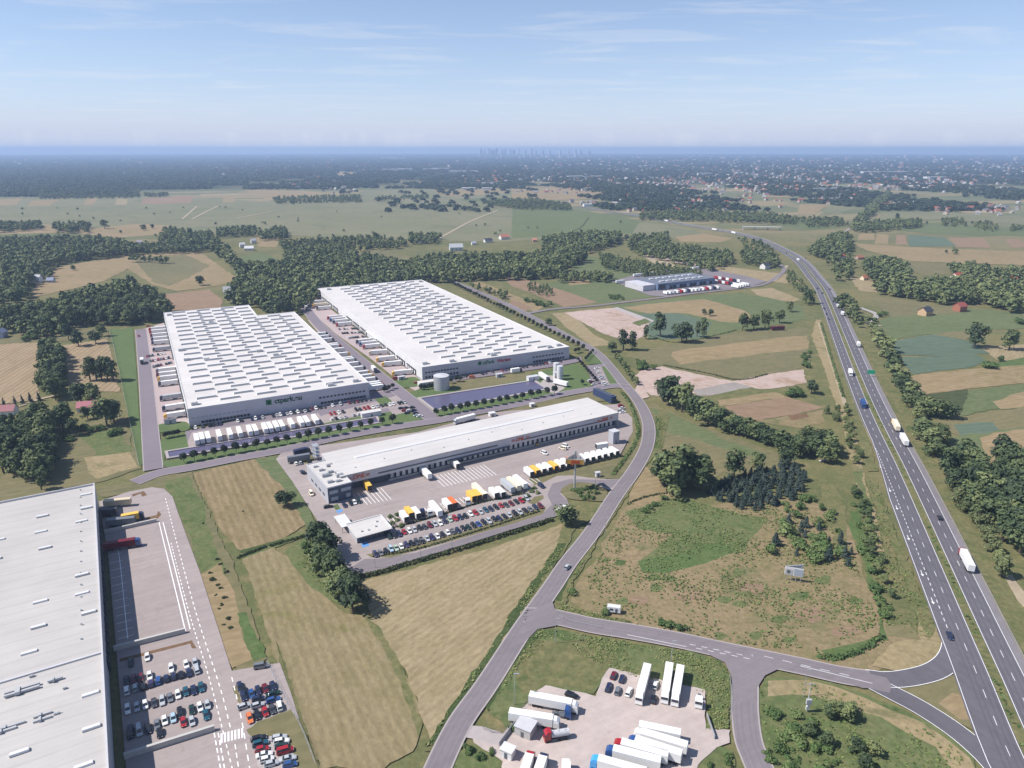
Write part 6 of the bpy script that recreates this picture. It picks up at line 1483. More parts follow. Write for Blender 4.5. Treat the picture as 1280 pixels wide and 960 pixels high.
def trunk_mesh(kind):
    b = MB()
    if kind == 'round': b.cyl((0, 0, 0), (0, 0, .55), .022, .018, n=6)
    elif kind == 'conifer': b.cyl((0, 0, 0), (0, 0, .9), .022, .006, n=6)
    else:
        b.cyl((0, 0, -.02), (0, 0, .55), .028, .014, n=7)
        for i in range(5):
            a = i * 1.26; h = .25 + .06 * i; b.cyl((0, 0, h), (.17 * math.cos(a), .17 * math.sin(a), h + .2), .011, .005, n=5)
    return b.mesh(f'{kind}_trunk', M['bark'])
TRK = {k: trunk_mesh(k) for k in ('broad', 'tall', 'conifer', 'round')}
SPEC = []
rt = random.Random(21)
def tree(px, py, h, kind, where, group=None, w=1.0, mat=None, label=None):
    p = G(px, py); SPEC.append(dict(kind=kind, x=p.x, y=p.y, h=h, w=w, where=where, group=group, mat=mat or KM[kind], label=label))
def fill(pp, step, hr, kind, where, group=None, w=(.85, 1.2), mat=None, keep=1.0):
    poly = ppoly(pp); xs = [q.x for q in poly]; ys = [q.y for q in poly]
    nx = int((max(xs) - min(xs)) / step) + 1; ny = int((max(ys) - min(ys)) / step) + 1
    for i in range(nx):
        for j in range(ny):
            x = min(xs) + (i + rt.uniform(.05, .95)) * step; y = min(ys) + (j + rt.uniform(.05, .95)) * step
            if rt.random() > keep or not inside(poly, x, y): continue
            kd = kind if isinstance(kind, str) else rt.choice(kind)
            SPEC.append(dict(kind=kd, x=x, y=y, h=rt.uniform(*hr), w=rt.uniform(*w), where=where, group=group, mat=(mat or KM[kd]) if not isinstance(mat, (list, tuple)) else rt.choice(mat), label=None))
def row(pp, step, h, kind, where, group, w=1.0, jit=.15, hj=.08, n=None):
    q = [G(*p) for p in pp]
    if n:
        a, b = q[0], q[-1]; pts = [a + (b - a) * (i / (n - 1)) for i in range(n)]
    else: pts = resample(smooth(q, 6), step)
    for p in pts:
        SPEC.append(dict(kind=kind, x=p.x + rt.uniform(-jit, jit) * step, y=p.y + rt.uniform(-jit, jit) * step, h=h * rt.uniform(1 - hj, 1 + hj), w=w * rt.uniform(.92, 1.08), where=where, group=group, mat=KM[kind], label=None))
BT = ['broad', 'broad', 'broad', 'broad', 'tall']
# -- left side
fill([(0, 392), (30, 397), (78, 382), (130, 372), (165, 364), (190, 372), (214, 392), (204, 400), (150, 410), (112, 406), (85, 418), (60, 424), (30, 420), (0, 418)], 9.5, (14, 21), BT, 'in the dark wood behind the drilled field', 'trees of the dark left wood')
fill([(-10, 306), (60, 303), (130, 305), (168, 312), (172, 320), (90, 328), (52, 340), (42, 352), (34, 378), (-10, 392)], 10, (13, 20), BT, 'in the wood at the far left edge', 'trees of the far left wood')
fill([(-10, 283), (52, 282), (54, 288), (-10, 292)], 13, (12, 18), BT, 'in the small far wood at the left edge', 'trees of the far left wood')
fill([(68, 285), (112, 284), (112, 292), (70, 292)], 13, (13, 19), BT, 'in the far clump left of the big round tree', 'trees of the far clumps')
tree(131, 286, 22, 'broad', '', w=1.25, label='big round dark tree alone on the far meadow at left'); tree(151, 292, 9, 'broad', '', label='small tree below the big round far tree'); tree(180, 288, 15, 'broad', '', w=1.3, label='rounded tree, left one of a pair on the far meadow'); tree(191, 286, 12, 'broad', '', label='smaller tree, right one of a pair on the far meadow')
fill([(205, 290), (232, 293), (260, 298), (262, 304), (240, 312), (215, 314), (200, 305)], 12, (12, 18), BT, 'in the far hamlet grove at left', 'trees of the far hamlet'); fill([(160, 312), (262, 306), (268, 316), (235, 318), (190, 318), (168, 320)], 11, (11, 16), BT, 'along the back of the olive field', 'trees behind the olive field')
fill([(270, 290), (320, 288), (322, 296), (274, 298)], 12, (11, 17), BT, 'in the grove above the green patch', 'trees of the far clumps'); fill([(322, 293), (358, 290), (360, 300), (330, 302)], 11, (12, 18), BT, 'in the grove beside the green patch', 'trees of the far clumps')
row([(165, 328), (180, 328), (192, 328)], 9, 13, 'broad', 'in the left half of the tree row across the olive field', 'tree row across the olive field', 1.1); row([(196, 329), (213, 330)], 9, 13, 'broad', 'in the right half of the tree row across the olive field', 'tree row across the olive field', 1.1)
tree(127, 324, 13, 'broad', '', label='round tree standing alone above the dry olive field'); tree(114, 322, 14, 'tall', '', label='thin tall tree left of the lone round tree'); tree(250, 357, 15, 'broad', '', w=1.15, label='round tree alone at the lower right of the olive field')
for x, y, l in ((73, 336, 'left'), (92, 338, 'right')): tree(x, y, 9, 'broad', '', w=1.2, label=f'small flat tree on the dry field near the farm, {l} one')
fill([(44, 343), (62, 338), (70, 345), (58, 352), (46, 352)], 9, (8, 12), 'broad', 'round the small farm at left', 'farm trees')
tree(98.4, 433, 16, 'broad', '', w=1.15, label='pale round tree at the top of the right drilled field, left one'); tree(120, 430, 15, 'broad', '', w=1.1, label='pale round tree at the top of the right drilled field, right one')
tree(86, 425, 17, 'broad', '', label='tree standing before the dark left wood'); tree(128, 421, 14, 'broad', '', label='slim tree at the corner of the bright lawn strip')
fill([(24, 423), (42, 420), (44, 427), (22, 428)], 7, (5, 7), 'bush', 'above the large drilled field at left', 'bushes above the drilled field', w=(1, 1.3))
fill([(56, 440), (74, 436), (82, 470), (82, 494), (68, 503), (52, 496), (52, 470)], 6.5, (13, 18), BT, 'in the grove between the two drilled fields', 'grove between the drilled fields')
for i, (x, y) in enumerate(((113, 476), (121, 476), (128, 477), (135, 476), (142, 477))): tree(x, y, 19, 'tall', 'in the dark group at the right drilled field', 'tall dark trees at the drilled field', 1.2)
tree(80, 540, 20, 'broad', '', w=1.15, label='tall dark tree left of the red-roofed house'); tree(102, 505, 17, 'broad', '', w=1.2, label='broad tree right behind the red-roofed house'); tree(120, 508, 18, 'broad', '', w=1.1, label='broad tree behind the right end of the red-roofed house')
tree(134, 532, 20, 'broad', '', w=1.2, label='large tree right in front of the red-roofed house'); tree(143, 527, 17, 'broad', '', w=1.1, label='dark tree at the fence right of the red-roofed house'); tree(110, 524, 10, 'broad', '', w=1.2, label='low leafy tree hiding the left half of the red-roofed house'); tree(92, 545, 13, 'broad', '', label='smaller tree in the garden of the red-roofed house')
for i, (x, y) in enumerate(((104, 538), (115, 540), (126, 538), (140, 545), (148, 542), (88, 551))): tree(x, y, 4.5, 'bush', 'in the garden below the red-roofed house', 'garden bushes', 1.2)
fill([(-10, 545), (28, 540), (44, 530), (62, 528), (70, 545), (66, 580), (56, 604), (40, 600), (20, 598), (-10, 604)], 6.2, (13, 18), BT, 'in the wood above the grey warehouse', 'trees of the wood above the grey warehouse'); row([(52, 612), (60, 600), (66, 590)], 6, 11, 'tall', 'at the wood tip above the grey warehouse', 'trees of the wood above the grey warehouse', 1.3)
row([(-4, 511), (20, 507), (40, 503), (56, 500)], 5, 7.5, 'conifer', 'in the garden hedge at the left edge', 'conifers of the garden hedge', 1.0)
tree(357, 634, 10.5, 'broad', '', w=1.3, label='single round dark tree in the stubble field beside the depot')
for x, y, h, l in ((398, 690, 17, 'top one of the clump left of the gate house'), (410, 700, 16, 'second of the clump left of the gate house'), (403, 716, 15, 'left bulge of the clump left of the gate house'), (418, 726, 16, 'middle of the clump left of the gate house'), (432, 745, 15, 'right side of the clump left of the gate house'), (441, 764, 17, 'lowest one of the clump left of the gate house'), (424, 748, 14, 'lower left one of the clump left of the gate house')):
    tree(x, y, h, 'broad', '', w=1.05, label='dark leafy tree, ' + l)
fill([(372, 688), (396, 672), (404, 700), (396, 718), (380, 706)], 6, (3, 4.5), 'bush', 'in the green corner left of the dark clump', 'bushes left of the gate house', keep=.6); fill([(440, 756), (452, 757), (470, 790), (520, 890), (512, 880), (460, 790)], 7, (1.6, 2.6), 'bush', 'along the green line between the two stubble fields', 'bushes between the stubble fields', keep=.5)
tree(708, 657, 12, 'broad', '', w=1.3, mat='leaf', label='loose grey-green tree at the corner of the depot exit lane')
# -- wood belt behind the warehouses
fill([(218, 302), (262, 296), (284, 316), (300, 336), (322, 340), (352, 334), (362, 318), (420, 318), (500, 336), (560, 326), (640, 326), (690, 322), (735, 326), (716, 335), (690, 350), (660, 350), (600, 352), (538, 354), (398, 372), (396, 382), (376, 392), (340, 398), (312, 384), (290, 388), (284, 374), (302, 352), (286, 332), (262, 312)], 10, (13, 19), BT, 'in the wide wood belt behind the two white warehouses', 'trees of the wood belt')
fill([(345, 306), (440, 300), (500, 302), (512, 310), (470, 314), (436, 316), (400, 322), (360, 318)], 11, (10, 15), BT, 'in the thin wood above the belt', 'trees of the wood belt', keep=.75)
fill([(510, 298), (550, 298), (552, 306), (512, 306)], 11, (12, 16), BT, 'in the small wood above the belt', 'trees of the wood belt'); tree(470, 302, 19, 'broad', '', w=1.1, label='big dark tree rising above the thin wood of the belt')
fill([(680, 302), (735, 296), (775, 296), (776, 304), (740, 316), (700, 324), (680, 316)], 10, (13, 18), BT, 'in the wood left of the plantation', 'trees of the far middle wood'); fill([(780, 300), (834, 296), (838, 312), (884, 316), (916, 322), (914, 332), (882, 342), (834, 328), (790, 318)], 11, (11, 16), BT, 'in the wood beyond the distant truck depot', 'trees of the far middle wood', keep=.85)
fill([(748, 320), (800, 330), (872, 342), (878, 348), (850, 350), (800, 346), (752, 336)], 8, (7, 10), BT, 'in the young plantation behind the distant truck depot', 'trees of the plantation'); fill([(694, 345), (740, 346), (770, 348), (768, 354), (700, 354)], 9, (9, 13), BT, 'in the tree row left of the distant truck depot', 'tree row by the distant depot')
fill([(660, 356), (690, 362), (694, 370), (680, 372), (660, 366)], 8, (5, 8), BT, 'in the copse beside the brown field', 'copse by the brown field'); fill([(586, 355), (640, 372), (636, 380), (590, 362)], 9, (6, 9), BT, 'in the young wood beside the tree-lined road', 'young wood by the road')
fill([(656, 374), (690, 381), (696, 386), (676, 384), (656, 378)], 8, (4, 6), 'bush', 'in the shrub patch on the brown field', 'shrubs on the brown field')
fill([(762, 370), (776, 370), (780, 375), (764, 375)], 5, (3, 4), 'bush', 'in front of the distant truck depot', 'shrubs at the distant depot')
fill([(975, 345), (988, 338), (1010, 360), (1020, 384), (1010, 384), (990, 362)], 9, (5, 9), 'broad', 'inside the bend of the highway', 'young trees inside the highway bend', keep=.8)
fill([(925, 318), (960, 318), (975, 328), (972, 336), (930, 332)], 10, (9, 14), 'broad', 'round the houses inside the highway bend', 'trees round the bend houses'); fill([(918, 300), (950, 304), (975, 318), (930, 312)], 12, (7, 12), 'broad', 'left of the far straight of the highway', 'trees left of the far highway', keep=.7)
# -- single trees in the middle fields
for x, y, h, k, w, l in ((825, 421, 25, 'broad', .95, 'tallest dark tree between the two middle meadows'), (852, 428, 22, 'broad', 1.1, 'wide dark tree right of the tallest one in the middle'), (858, 428, 20, 'broad', 1.0, 'dark tree at the right flank of the wide one'), (879, 423, 19, 'tall', 1.1, 'slim dark tree at the right end of the middle group'), (871, 421, 15, 'tall', 1.1, 'smaller slim tree beside the slim right end one'),
                         (807, 424, 13, 'tall', 1.2, 'small slim tree by the sand yard'), (765, 440, 11, 'broad', 1.3, 'low round dark tree at the left end of the sand yard trees'), (779, 438, 19, 'tall', 1.5, 'tall dark tree at the left of the sand yard trees'), (790, 438, 17, 'tall', 1.5, 'tall dark tree next to the left one by the sand yard'), (686, 407, 9, 'broad', 1.3, 'small round tree on the strip beside the tree-lined road'),
                         (928, 413, 19, 'broad', .95, 'left tree of the dark trio near the highway'), (942, 412, 17, 'broad', 1.2, 'middle tree of the dark trio near the highway'), (956, 410, 22, 'broad', .9, 'tallest tree of the dark trio near the highway'), (987, 390, 14, 'broad', .8, 'small tree between the trio and the highway'), (974, 404, 15, 'broad', 1.1, 'round tree touching the dark red lorry body'),
                         (1009, 380, 20, 'broad', 1.0, 'pale tall tree close to the left side of the highway'), (880, 393, 7, 'broad', 1.2, 'tiny tree left of two in the middle meadow'), (888, 395, 8, 'broad', 1.3, 'tiny tree right of two in the middle meadow'), (1014, 492, 12, 'broad', 1.1, 'lone dark tree beside the ploughed field'), (1000, 495, 6, 'bush', 1.3, 'bush beside the ploughed field, right one'), (988, 495, 6, 'bush', 1.3, 'bush beside the ploughed field, left one'),
                         (836, 507, 24, 'broad', 1.15, 'top left tree of the diagonal tree line'), (829, 502, 19, 'broad', 1.2, 'tree at the very head of the diagonal tree line'), (852, 515, 22, 'broad', 1.2, 'third tree of the diagonal tree line'), (868, 523, 18, 'broad', 1.35, 'fourth tree of the diagonal tree line'), (885, 531, 19, 'broad', 1.3, 'fifth tree of the diagonal tree line'), (902, 537, 16, 'broad', 1.35, 'sixth tree of the diagonal tree line'),
                         (846, 612, 27, 'broad', 1.2, 'tallest tree of the big dark clump beside the bend road'), (830, 607, 21, 'broad', 1.25, 'left tree of the big dark clump beside the bend road'), (862, 606, 22, 'broad', 1.3, 'right shoulder of the big dark clump beside the bend road'), (840, 618, 19, 'broad', 1.3, 'front tree of the big dark clump beside the bend road'), (876, 612, 16, 'broad', 1.5, 'low right tree of the big dark clump beside the bend road'),
                         (917, 599, 20, 'broad', .85, 'tree standing at the left of the spruce plantation'), (947, 590, 13, 'broad', .95, 'small round tree behind the spruce plantation'), (983, 582, 11, 'broad', 1.2, 'pale tree at the right top of the spruce plantation')):
    tree(x, y, h, k, '', w=w, label=l)
row([(912, 538), (930, 545), (950, 552), (970, 560), (985, 566)], 6, 13, 'broad', 'in the middle of the diagonal tree line', 'diagonal tree line', 1.5, .2); fill([(986, 562), (1005, 552), (1030, 556), (1044, 570), (1042, 582), (1016, 578), (996, 572)], 7.5, (11, 15), 'broad', 'in the thicket ending the diagonal tree line', 'dark thicket')
fill([(790, 455), (800, 452), (816, 462), (800, 466)], 6, (4, 6), 'bush', 'on the green patch above the pink sand', 'bushes at the pink sand'); row([(770, 448), (780, 460), (790, 474), (797, 484)], 6, 5.5, 'broad', 'on the right verge above the far junction', 'verge trees above the junction', 1.2)
fill([(884, 617), (905, 604), (940, 593), (980, 582), (1008, 595), (1008, 612), (990, 626), (953, 640), (934, 640), (908, 632)], 3.8, (4.2, 7.0), 'conifer', 'in the blue-green spruce plantation', 'spruces of the plantation', w=(1.2, 1.6))
fill([(952, 690), (968, 668), (988, 652), (1020, 660), (1058, 686), (1074, 706), (1070, 716), (1040, 708), (1004, 704), (966, 694)], 6.0, (4, 7.5), ('conifer', 'conifer', 'bush'), 'in the loose spruce scrub above the billboard', 'loose spruce scrub', w=(1.1, 1.5), keep=.85)
fill([(960, 640), (1010, 622), (1040, 640), (1050, 672), (1010, 650), (970, 660)], 6, (2.5, 4.5), 'bush', 'between the plantation and the spruce scrub', 'bushes between the spruces', keep=.7)
row([(1072, 616), (1080, 650), (1086, 668), (1092, 690)], 7, 5, 'broad', 'in the upper part of the scrub line beside the highway', 'scrub line beside the highway', 1.3, .3); row([(1088, 690), (1098, 706), (1108, 738), (1114, 756)], 8, 4.5, 'broad', 'in the lower part of the scrub line beside the highway', 'scrub line beside the highway', 1.3, .3)
fill([(1060, 606), (1076, 600), (1098, 680), (1114, 750), (1112, 776), (1098, 770), (1076, 690)], 5.5, (1.8, 3.8), 'bush', 'in the green strip along the highway embankment', 'bushes along the highway embankment', w=(1.1, 1.6), keep=.55)
fill([(1032, 515), (1058, 508), (1062, 522), (1040, 530)], 6.5, (4, 7), 'broad', 'in the grey-green thicket beside the highway', 'thicket beside the highway'); row([(1058, 530), (1066, 560), (1072, 584)], 7, 5.5, 'broad', 'in the bush line below the grey-green thicket', 'thicket beside the highway', 1.3, .3); fill([(1002, 444), (1012, 440), (1010, 462), (1000, 458)], 5, (2.5, 4), 'bush', 'on the dark patch left of the highway', 'bushes left of the highway')
for x, y in ((806, 640), (812, 636), (818, 632), (830, 624), (851, 787), (838, 784), (826, 781), (757, 769), (716, 742), (1022, 660)): tree(x, y, 2.6, 'bush', 'dotted over the rough parcel', 'bushes of the rough parcel', 1.3)
for x, y in ((254, 655), (272, 700), (276, 706), (281, 712), (284, 716), (264, 725), (268, 726), (272, 732), (276, 736), (270, 745), (281, 748), (277, 757), (274, 762), (286, 774), (280, 782), (288, 786), (263, 717), (304, 640)): tree(x, y, rt.uniform(.7, 1.3), 'bush', 'on the bare strip beside the lower left yard', 'weedy soil heaps', 1.5, 'hedgeleaf')
# -- right of the highway
for i, (x, y, h) in enumerate(((1085, 405, 9), (1091, 413, 10), (1095, 424, 12), (1100, 434, 15), (1108, 440, 14), (1104, 447, 10), (1113, 452, 11), (1120, 456, 10), (1112, 464, 11), (1118, 472, 12), (1128, 477, 11), (1122, 484, 12), (1130, 491, 13), (1139, 496, 12), (1136, 504, 12), (1144, 511, 14), (1153, 517, 14), (1162, 521, 14), (1172, 522, 14), (1185, 523, 12), (1148, 524, 10), (1149, 545, 13), (1158, 551, 14), (1163, 561, 14), (1168, 570, 12), (1174, 552, 12), (1180, 556, 9))): tree(x, y, h, 'broad', 'along the right bank of the highway', 'trees along the right bank of the highway', 1.5)
fill([(1040, 372), (1060, 375), (1075, 398), (1080, 412), (1066, 408), (1052, 392)], 9, (7, 12), 'broad', 'above the lay-by right of the highway', 'trees above the lay-by', keep=.8)
fill([(1168, 600), (1186, 582), (1212, 580), (1240, 592), (1250, 578), (1290, 566), (1296, 690), (1272, 694), (1244, 672), (1222, 650), (1196, 622)], 9, (14, 20), 'broad', 'in the big wood at the right edge', 'trees of the big right wood', w=(.95, 1.25))
for x, y, h in ((1196, 634, 11), (1206, 640, 9), (1218, 655, 11), (1226, 664, 10), (1232, 678, 9), (1240, 690, 9), (1251, 722, 11), (1246, 706, 8)): tree(x, y, h, 'broad', 'in the pale green row before the big right wood', 'pale green row at the right wood', 1.1, 'leaf_light')
tree(1218, 434, 25, 'broad', '', w=1.0, label='large round tree in the right meadow, left one of two'); tree(1261, 438, 22, 'broad', '', w=.95, label='large tree in the right meadow, right one of two'); tree(1235, 460, 7, 'bush', '', w=1.4, label='wide low bush below the two large right trees'); tree(1251, 452, 5, 'bush', '', w=1.0, label='small round bush right of the wide low bush'); tree(1276, 405, 6, 'bush', '', w=1.6, label='bushy shrub at the right edge behind the meadow trees')
for x, y in ((1100, 396), (1106, 394), (1092, 402)): tree(x, y, 5, 'bush', 'at the pale lay-by right of the highway', 'bushes at the lay-by', 1.2)
fill([(1094, 362), (1120, 360), (1160, 360), (1200, 356), (1240, 358), (1290, 360), (1290, 392), (1262, 392), (1230, 382), (1190, 384), (1158, 379), (1122, 372), (1094, 368)], 10, (13, 19), 'broad', 'in the wide wood belt right of the highway', 'trees of the right wood belt')
fill([(1078, 335), (1094, 328), (1118, 332), (1138, 342), (1138, 354), (1110, 356), (1084, 352)], 10, (12, 17), 'broad', 'in the upper wood right of the highway bend', 'trees of the upper right wood', keep=.9); fill([(1188, 340), (1210, 336), (1236, 342), (1290, 346), (1290, 354), (1200, 352)], 11, (12, 17), 'broad', 'in the wood above the right red roofs', 'trees of the upper right wood')
fill([(1010, 318), (1030, 303), (1050, 296), (1066, 302), (1064, 316), (1040, 330), (1030, 326)], 10, (12, 17), 'broad', 'in the wood at the outside of the highway bend', 'trees outside the highway bend'); fill([(1030, 330), (1060, 322), (1072, 335), (1062, 350), (1046, 352)], 11, (9, 14), 'broad', 'round the hamlet outside the highway bend', 'trees outside the highway bend', keep=.6)
fill([(1066, 288), (1092, 280), (1150, 278), (1154, 284), (1120, 288), (1080, 292)], 12, (11, 16), 'broad', 'in the wood across the railway', 'trees across the railway'); tree(1121, 276, 20, 'broad', '', label='tall round tree above the wood across the railway'); tree(1158, 281, 9, 'broad', '', label='small tree right of the wood across the railway')
fill([(1062, 288), (1070, 276), (1082, 264), (1098, 250), (1112, 240), (1112, 248), (1096, 264), (1082, 280), (1070, 292)], 13, (13, 18), 'broad', 'along the railway into the distance', 'trees along the railway')
fill([(800, 268), (860, 266), (960, 270), (998, 274), (996, 282), (940, 280), (880, 278), (800, 276)], 13, (10, 15), 'broad', 'in the far tree band behind the highway', 'trees of the far band', keep=.9); fill([(998, 276), (1050, 276), (1060, 282), (1010, 286)], 13, (10, 15), 'broad', 'in the far tree band left of the railway', 'trees of the far band'); fill([(600, 256), (660, 250), (712, 258), (714, 264), (640, 262)], 14, (10, 15), 'broad', 'in the long wood on the far meadow', 'trees on the far meadow')
for q in ([(1175, 276), (1200, 275), (1210, 283), (1180, 285)], [(1212, 280), (1240, 280), (1250, 290), (1220, 290)], [(1262, 284), (1290, 284), (1290, 290), (1264, 290)], [(1180, 316), (1198, 315), (1196, 319), (1182, 319)]): fill(q, 12, (7, 12), 'broad', 'in the scattered far clumps at right', 'far right clumps', keep=.7)
for q in ([(340, 248), (450, 246), (452, 254), (345, 256)], [(470, 248), (495, 247), (494, 251), (470, 252)], [(500, 247), (535, 245), (535, 249), (500, 250)], [(180, 243), (210, 243), (210, 247), (182, 247)], [(50, 240), (176, 238), (174, 248), (50, 250)]): fill(q, 16, (9, 14), 'broad', 'in the far clumps on the pale meadow', 'far meadow clumps', keep=.8)
for i in range(46): tree(rt.uniform(20, 830), rt.uniform(256, 296), rt.uniform(4, 8), 'broad', 'scattered over the far meadow', 'single trees of the far meadow', 1.4)
# -- scrub lower right
fill([(956, 900), (985, 880), (1010, 900), (1030, 925), (1050, 945), (1060, 985), (960, 985), (950, 930)], 4.6, (1.5, 3.2), 'bush', 'in the thick scrub by the lower side road', 'lower right scrub', w=(1, 1.5), keep=.85); fill([(1034, 892), (1052, 884), (1066, 896), (1056, 908), (1040, 908)], 3.6, (4.5, 7), 'broad', 'in the dark tuft right of the transformer pole', 'dark tuft by the transformer pole', w=(1.1, 1.4)); fill([(1060, 930), (1090, 930), (1100, 950), (1070, 960)], 5, (3, 5), 'bush', 'in the dark bushes near the lower edge', 'lower right scrub', keep=.8)
for x, y in ((1012, 920), (1032, 934), (1070, 940), (1080, 960), (1090, 944)): tree(x, y, 5.5, 'broad', 'rising from the lower right scrub', 'small trees of the lower scrub', 1.3)
fill([(556, 952), (596, 930), (628, 952), (622, 985), (550, 985)], 4.5, (1.6, 3), 'bush', 'on the green corner below the lorry park gate', 'bushes below the gate', keep=.6); fill([(872, 955), (898, 936), (914, 942), (922, 985), (866, 985)], 4.5, (1.6, 3), 'bush', 'on the green corner right of the slanted lorries', 'bushes right of the lorries', keep=.7); fill([(640, 905), (650, 900), (648, 915), (638, 916)], 3, (2.5, 3.5), 'bush', 'left of the grey hut', 'bushes left of the hut')
# -- estate planting
gR = 'round street trees of the business park'
for i in range(21): tree(230 + i * 13.03 + rt.uniform(-1, 1), 579.5 - i * 2.39 - (1.2 if i > 15 else 0), 6.5 * rt.uniform(.85, 1.12), 'round', 'in the row along the lower canal', gR, 1.0)
for i in range(16): tree(546 + i * 9.8 + rt.uniform(-.8, .8), 521 - i * 1.82, 6.5 * rt.uniform(.85, 1.12), 'round', 'in the row along the upper pond', gR, 1.0)
row([(728, 437), (690, 418), (640, 394), (600, 374), (556, 353)], None, 5.2, 'round', 'in the avenue beside the longer warehouse', gR, .95, 0, .05, n=1) if False else None
av_ = resample(smooth([G(*p) for p in ((729, 438), (690, 418.5), (640, 394), (600, 374), (556, 352))], 6), 9.2)
for p in av_: SPEC.append(dict(kind='round', x=p.x, y=p.y, h=5.8 * rt.uniform(.8, 1.15), w=rt.uniform(.85, 1.1), where='in the avenue beside the longer warehouse', group=gR, mat='orn', label=None))
for i in range(10): tree(722.5 + i * 2.6, 453 + i * 3.0, 4.2, 'round', 'in the double file by the strip lot', gR, .9)
for i in range(5): tree(732 + i * 2.2, 452 - i * 2.4, 4.2, 'round', 'in the short file above the strip lot', gR, .9)
for x, y in ((719, 442), (723, 441), (728, 482), (207, 549), (212, 548), (218, 547), (223, 546), (481, 491), (486, 489), (491, 487), (531, 488), (526, 488), (538, 487), (543, 486), (564, 480), (570, 478), (575, 478)): tree(x, y, 4.6, 'round', 'in the small groups on the estate lawns', gR, 1.1)
for x, y in ((716, 615), (724, 618), (729, 614), (735, 612), (741, 611), (746, 618), (727, 622), (734, 622), (740, 624), (737, 617), (722, 614), (744, 613), (731, 625)): tree(x, y, 2.2, 'bush', 'on the island round the pylon sign', 'bushes at the pylon sign', 1.2)
for x, y in ((664, 616), (668, 612), (672, 618), (660, 622), (655, 626), (496, 652), (491, 656), (502, 660), (488, 648), (497, 645)): tree(x, y, 2.2, 'bush', 'between the depot boxes and the staff cars', 'bushes between the depot rows', 1.1)

# ---- build: the largest in view as things, the rest of each kind as one mass
dist = lambda s: math.sqrt(s['x'] ** 2 + s['y'] ** 2 + CAMH ** 2)
LIMIT = {'broad': 285, 'tall': 70, 'conifer': 240, 'round': 130, 'bush': 280}
NAMES = {'broad': 'broadleaf_tree', 'tall': 'slender_tree', 'conifer': 'spruce', 'round': 'street_tree', 'bush': 'bush'}
CATS = {'broad': 'tree', 'tall': 'tree', 'conifer': 'tree', 'round': 'tree', 'bush': 'bush'}
WORD = {'broad': 'leafy tree', 'tall': 'slender tree', 'conifer': 'dark spruce', 'round': 'small round tree', 'bush': 'green bush'}
GR = random.Random(5)
rest_all = {}
for kind in LIMIT:
    L = [s for s in SPEC if s['kind'] == kind]
    def seen(s):
        X, Y = PX(s['x'], s['y'], s['h'] * .5); m = 6
        return -m < X < 1280 + m and Y < 966
    L = [s for s in L if s['label'] or seen(s)]
    L.sort(key=lambda s: (0 if s['label'] else 1, -s['h'] / dist(s)))
    top, rest = L[:LIMIT[kind]], L[LIMIT[kind]:]
    rest_all[kind] = rest
    by = {}
    for s in top:
        if not s['label']: by.setdefault(s['where'], []).append(s)
    for wh, ss in by.items():
        ss.sort(key=lambda s: PX(s['x'], s['y'])[0])
        for i, s in enumerate(ss):
            s['label'] = f'{nth(i + 1)} {WORD[kind]} from the left {wh}' if len(ss) > 1 else f'{WORD[kind]} {wh}'
    for s in top:
        t = thing(NAMES[kind], (s['x'], s['y'], .0 if kind != 'round' else .45), GR.uniform(0, 6.28), uniq(s['label']), CATS[kind], s['group'])
        t.scale = (s['h'] * s['w'] * .96, s['h'] * s['w'] * .96, s['h'])
        i = GR.randrange(NVAR[kind])
        if kind == 'bush':
            c = link('foliage', crown_mesh(kind, i, s['mat']), t)
        else:
            link('crown', crown_mesh(kind, i, s['mat']), t); link('trunk', TRK[kind], t)
def mass(name, L, mat, lab, cat, hi_near=900):
    Vs, Ts = [], []
    for s in L:
        a = GR.uniform(0, 6.28); ca, sa = math.cos(a), math.sin(a)
        V, T = (HI if dist(s) < hi_near * .6 else LO)[s['kind']][GR.randrange(NVAR[s['kind']])]
        r = s['h'] * s['w']; W_ = np.empty_like(V)
        W_[:, 0] = (V[:, 0] * ca - V[:, 1] * sa) * r + s['x']; W_[:, 1] = (V[:, 0] * sa + V[:, 1] * ca) * r + s['y']; W_[:, 2] = V[:, 2] * s['h']
        Vs.append(W_); Ts.append(np.clip(T * .6 + GR.uniform(0, .9) - .2, 0, 1))
    if not Vs: return
    o = link(name, quads_mesh(name, np.concatenate(Vs), np.concatenate(Ts), M[mat])); o['kind'] = 'stuff'; tag(o, lab, cat)
mass('woodland', rest_all['broad'] + rest_all['tall'], 'leaf', 'dark leafy woods and belts spreading behind the warehouses and fields', 'woodland')
mass('spruce_stand', rest_all['conifer'], 'needle', 'remaining young spruces massed in the plantation', 'woodland')
mass('undergrowth', rest_all['bush'] + rest_all['round'], 'bushleaf', 'low scrub scattered along verges and plots', 'scrub')
print('TREES', {k: (len([s for s in SPEC if s['kind'] == k]), len(rest_all[k])) for k in LIMIT})
# hedges: clipped rows of leaves
def hedge(pp, w, h, label, mat='hedgeleaf', dens=5.0, size=.45):
    rng = np.random.default_rng(int(pp[0][0] * 7 + pp[0][1])); c = Cloud()
    for p in resample(smooth([G(*q) for q in pp], 6), 1.6):
        c.add(rng, (p.x, p.y, h * .45), 1.0, int(dens * 4), size, rng.uniform(.1, .9), squash=(w / 2, w / 2, h * .55))
    return tag(link('hedge', quads_mesh('hedge', *c.arrays(), M[mat])), label, 'hedge')
hedge([(440, 723), (470, 718), (520, 703), (580, 686), (640, 667), (692, 650)], 2.4, 1.7, 'long dark clipped hedge between the depot exit lane and the pale field')
hedge([(300, 697), (318, 690), (334, 684)], 2.2, 1.0, 'short dark hedge stub at the left of the field crossing', 'hedgeleaf'); hedge([(340, 683), (360, 677), (382, 670)], 2.2, 1.0, 'short dark hedge stub at the right of the field crossing')
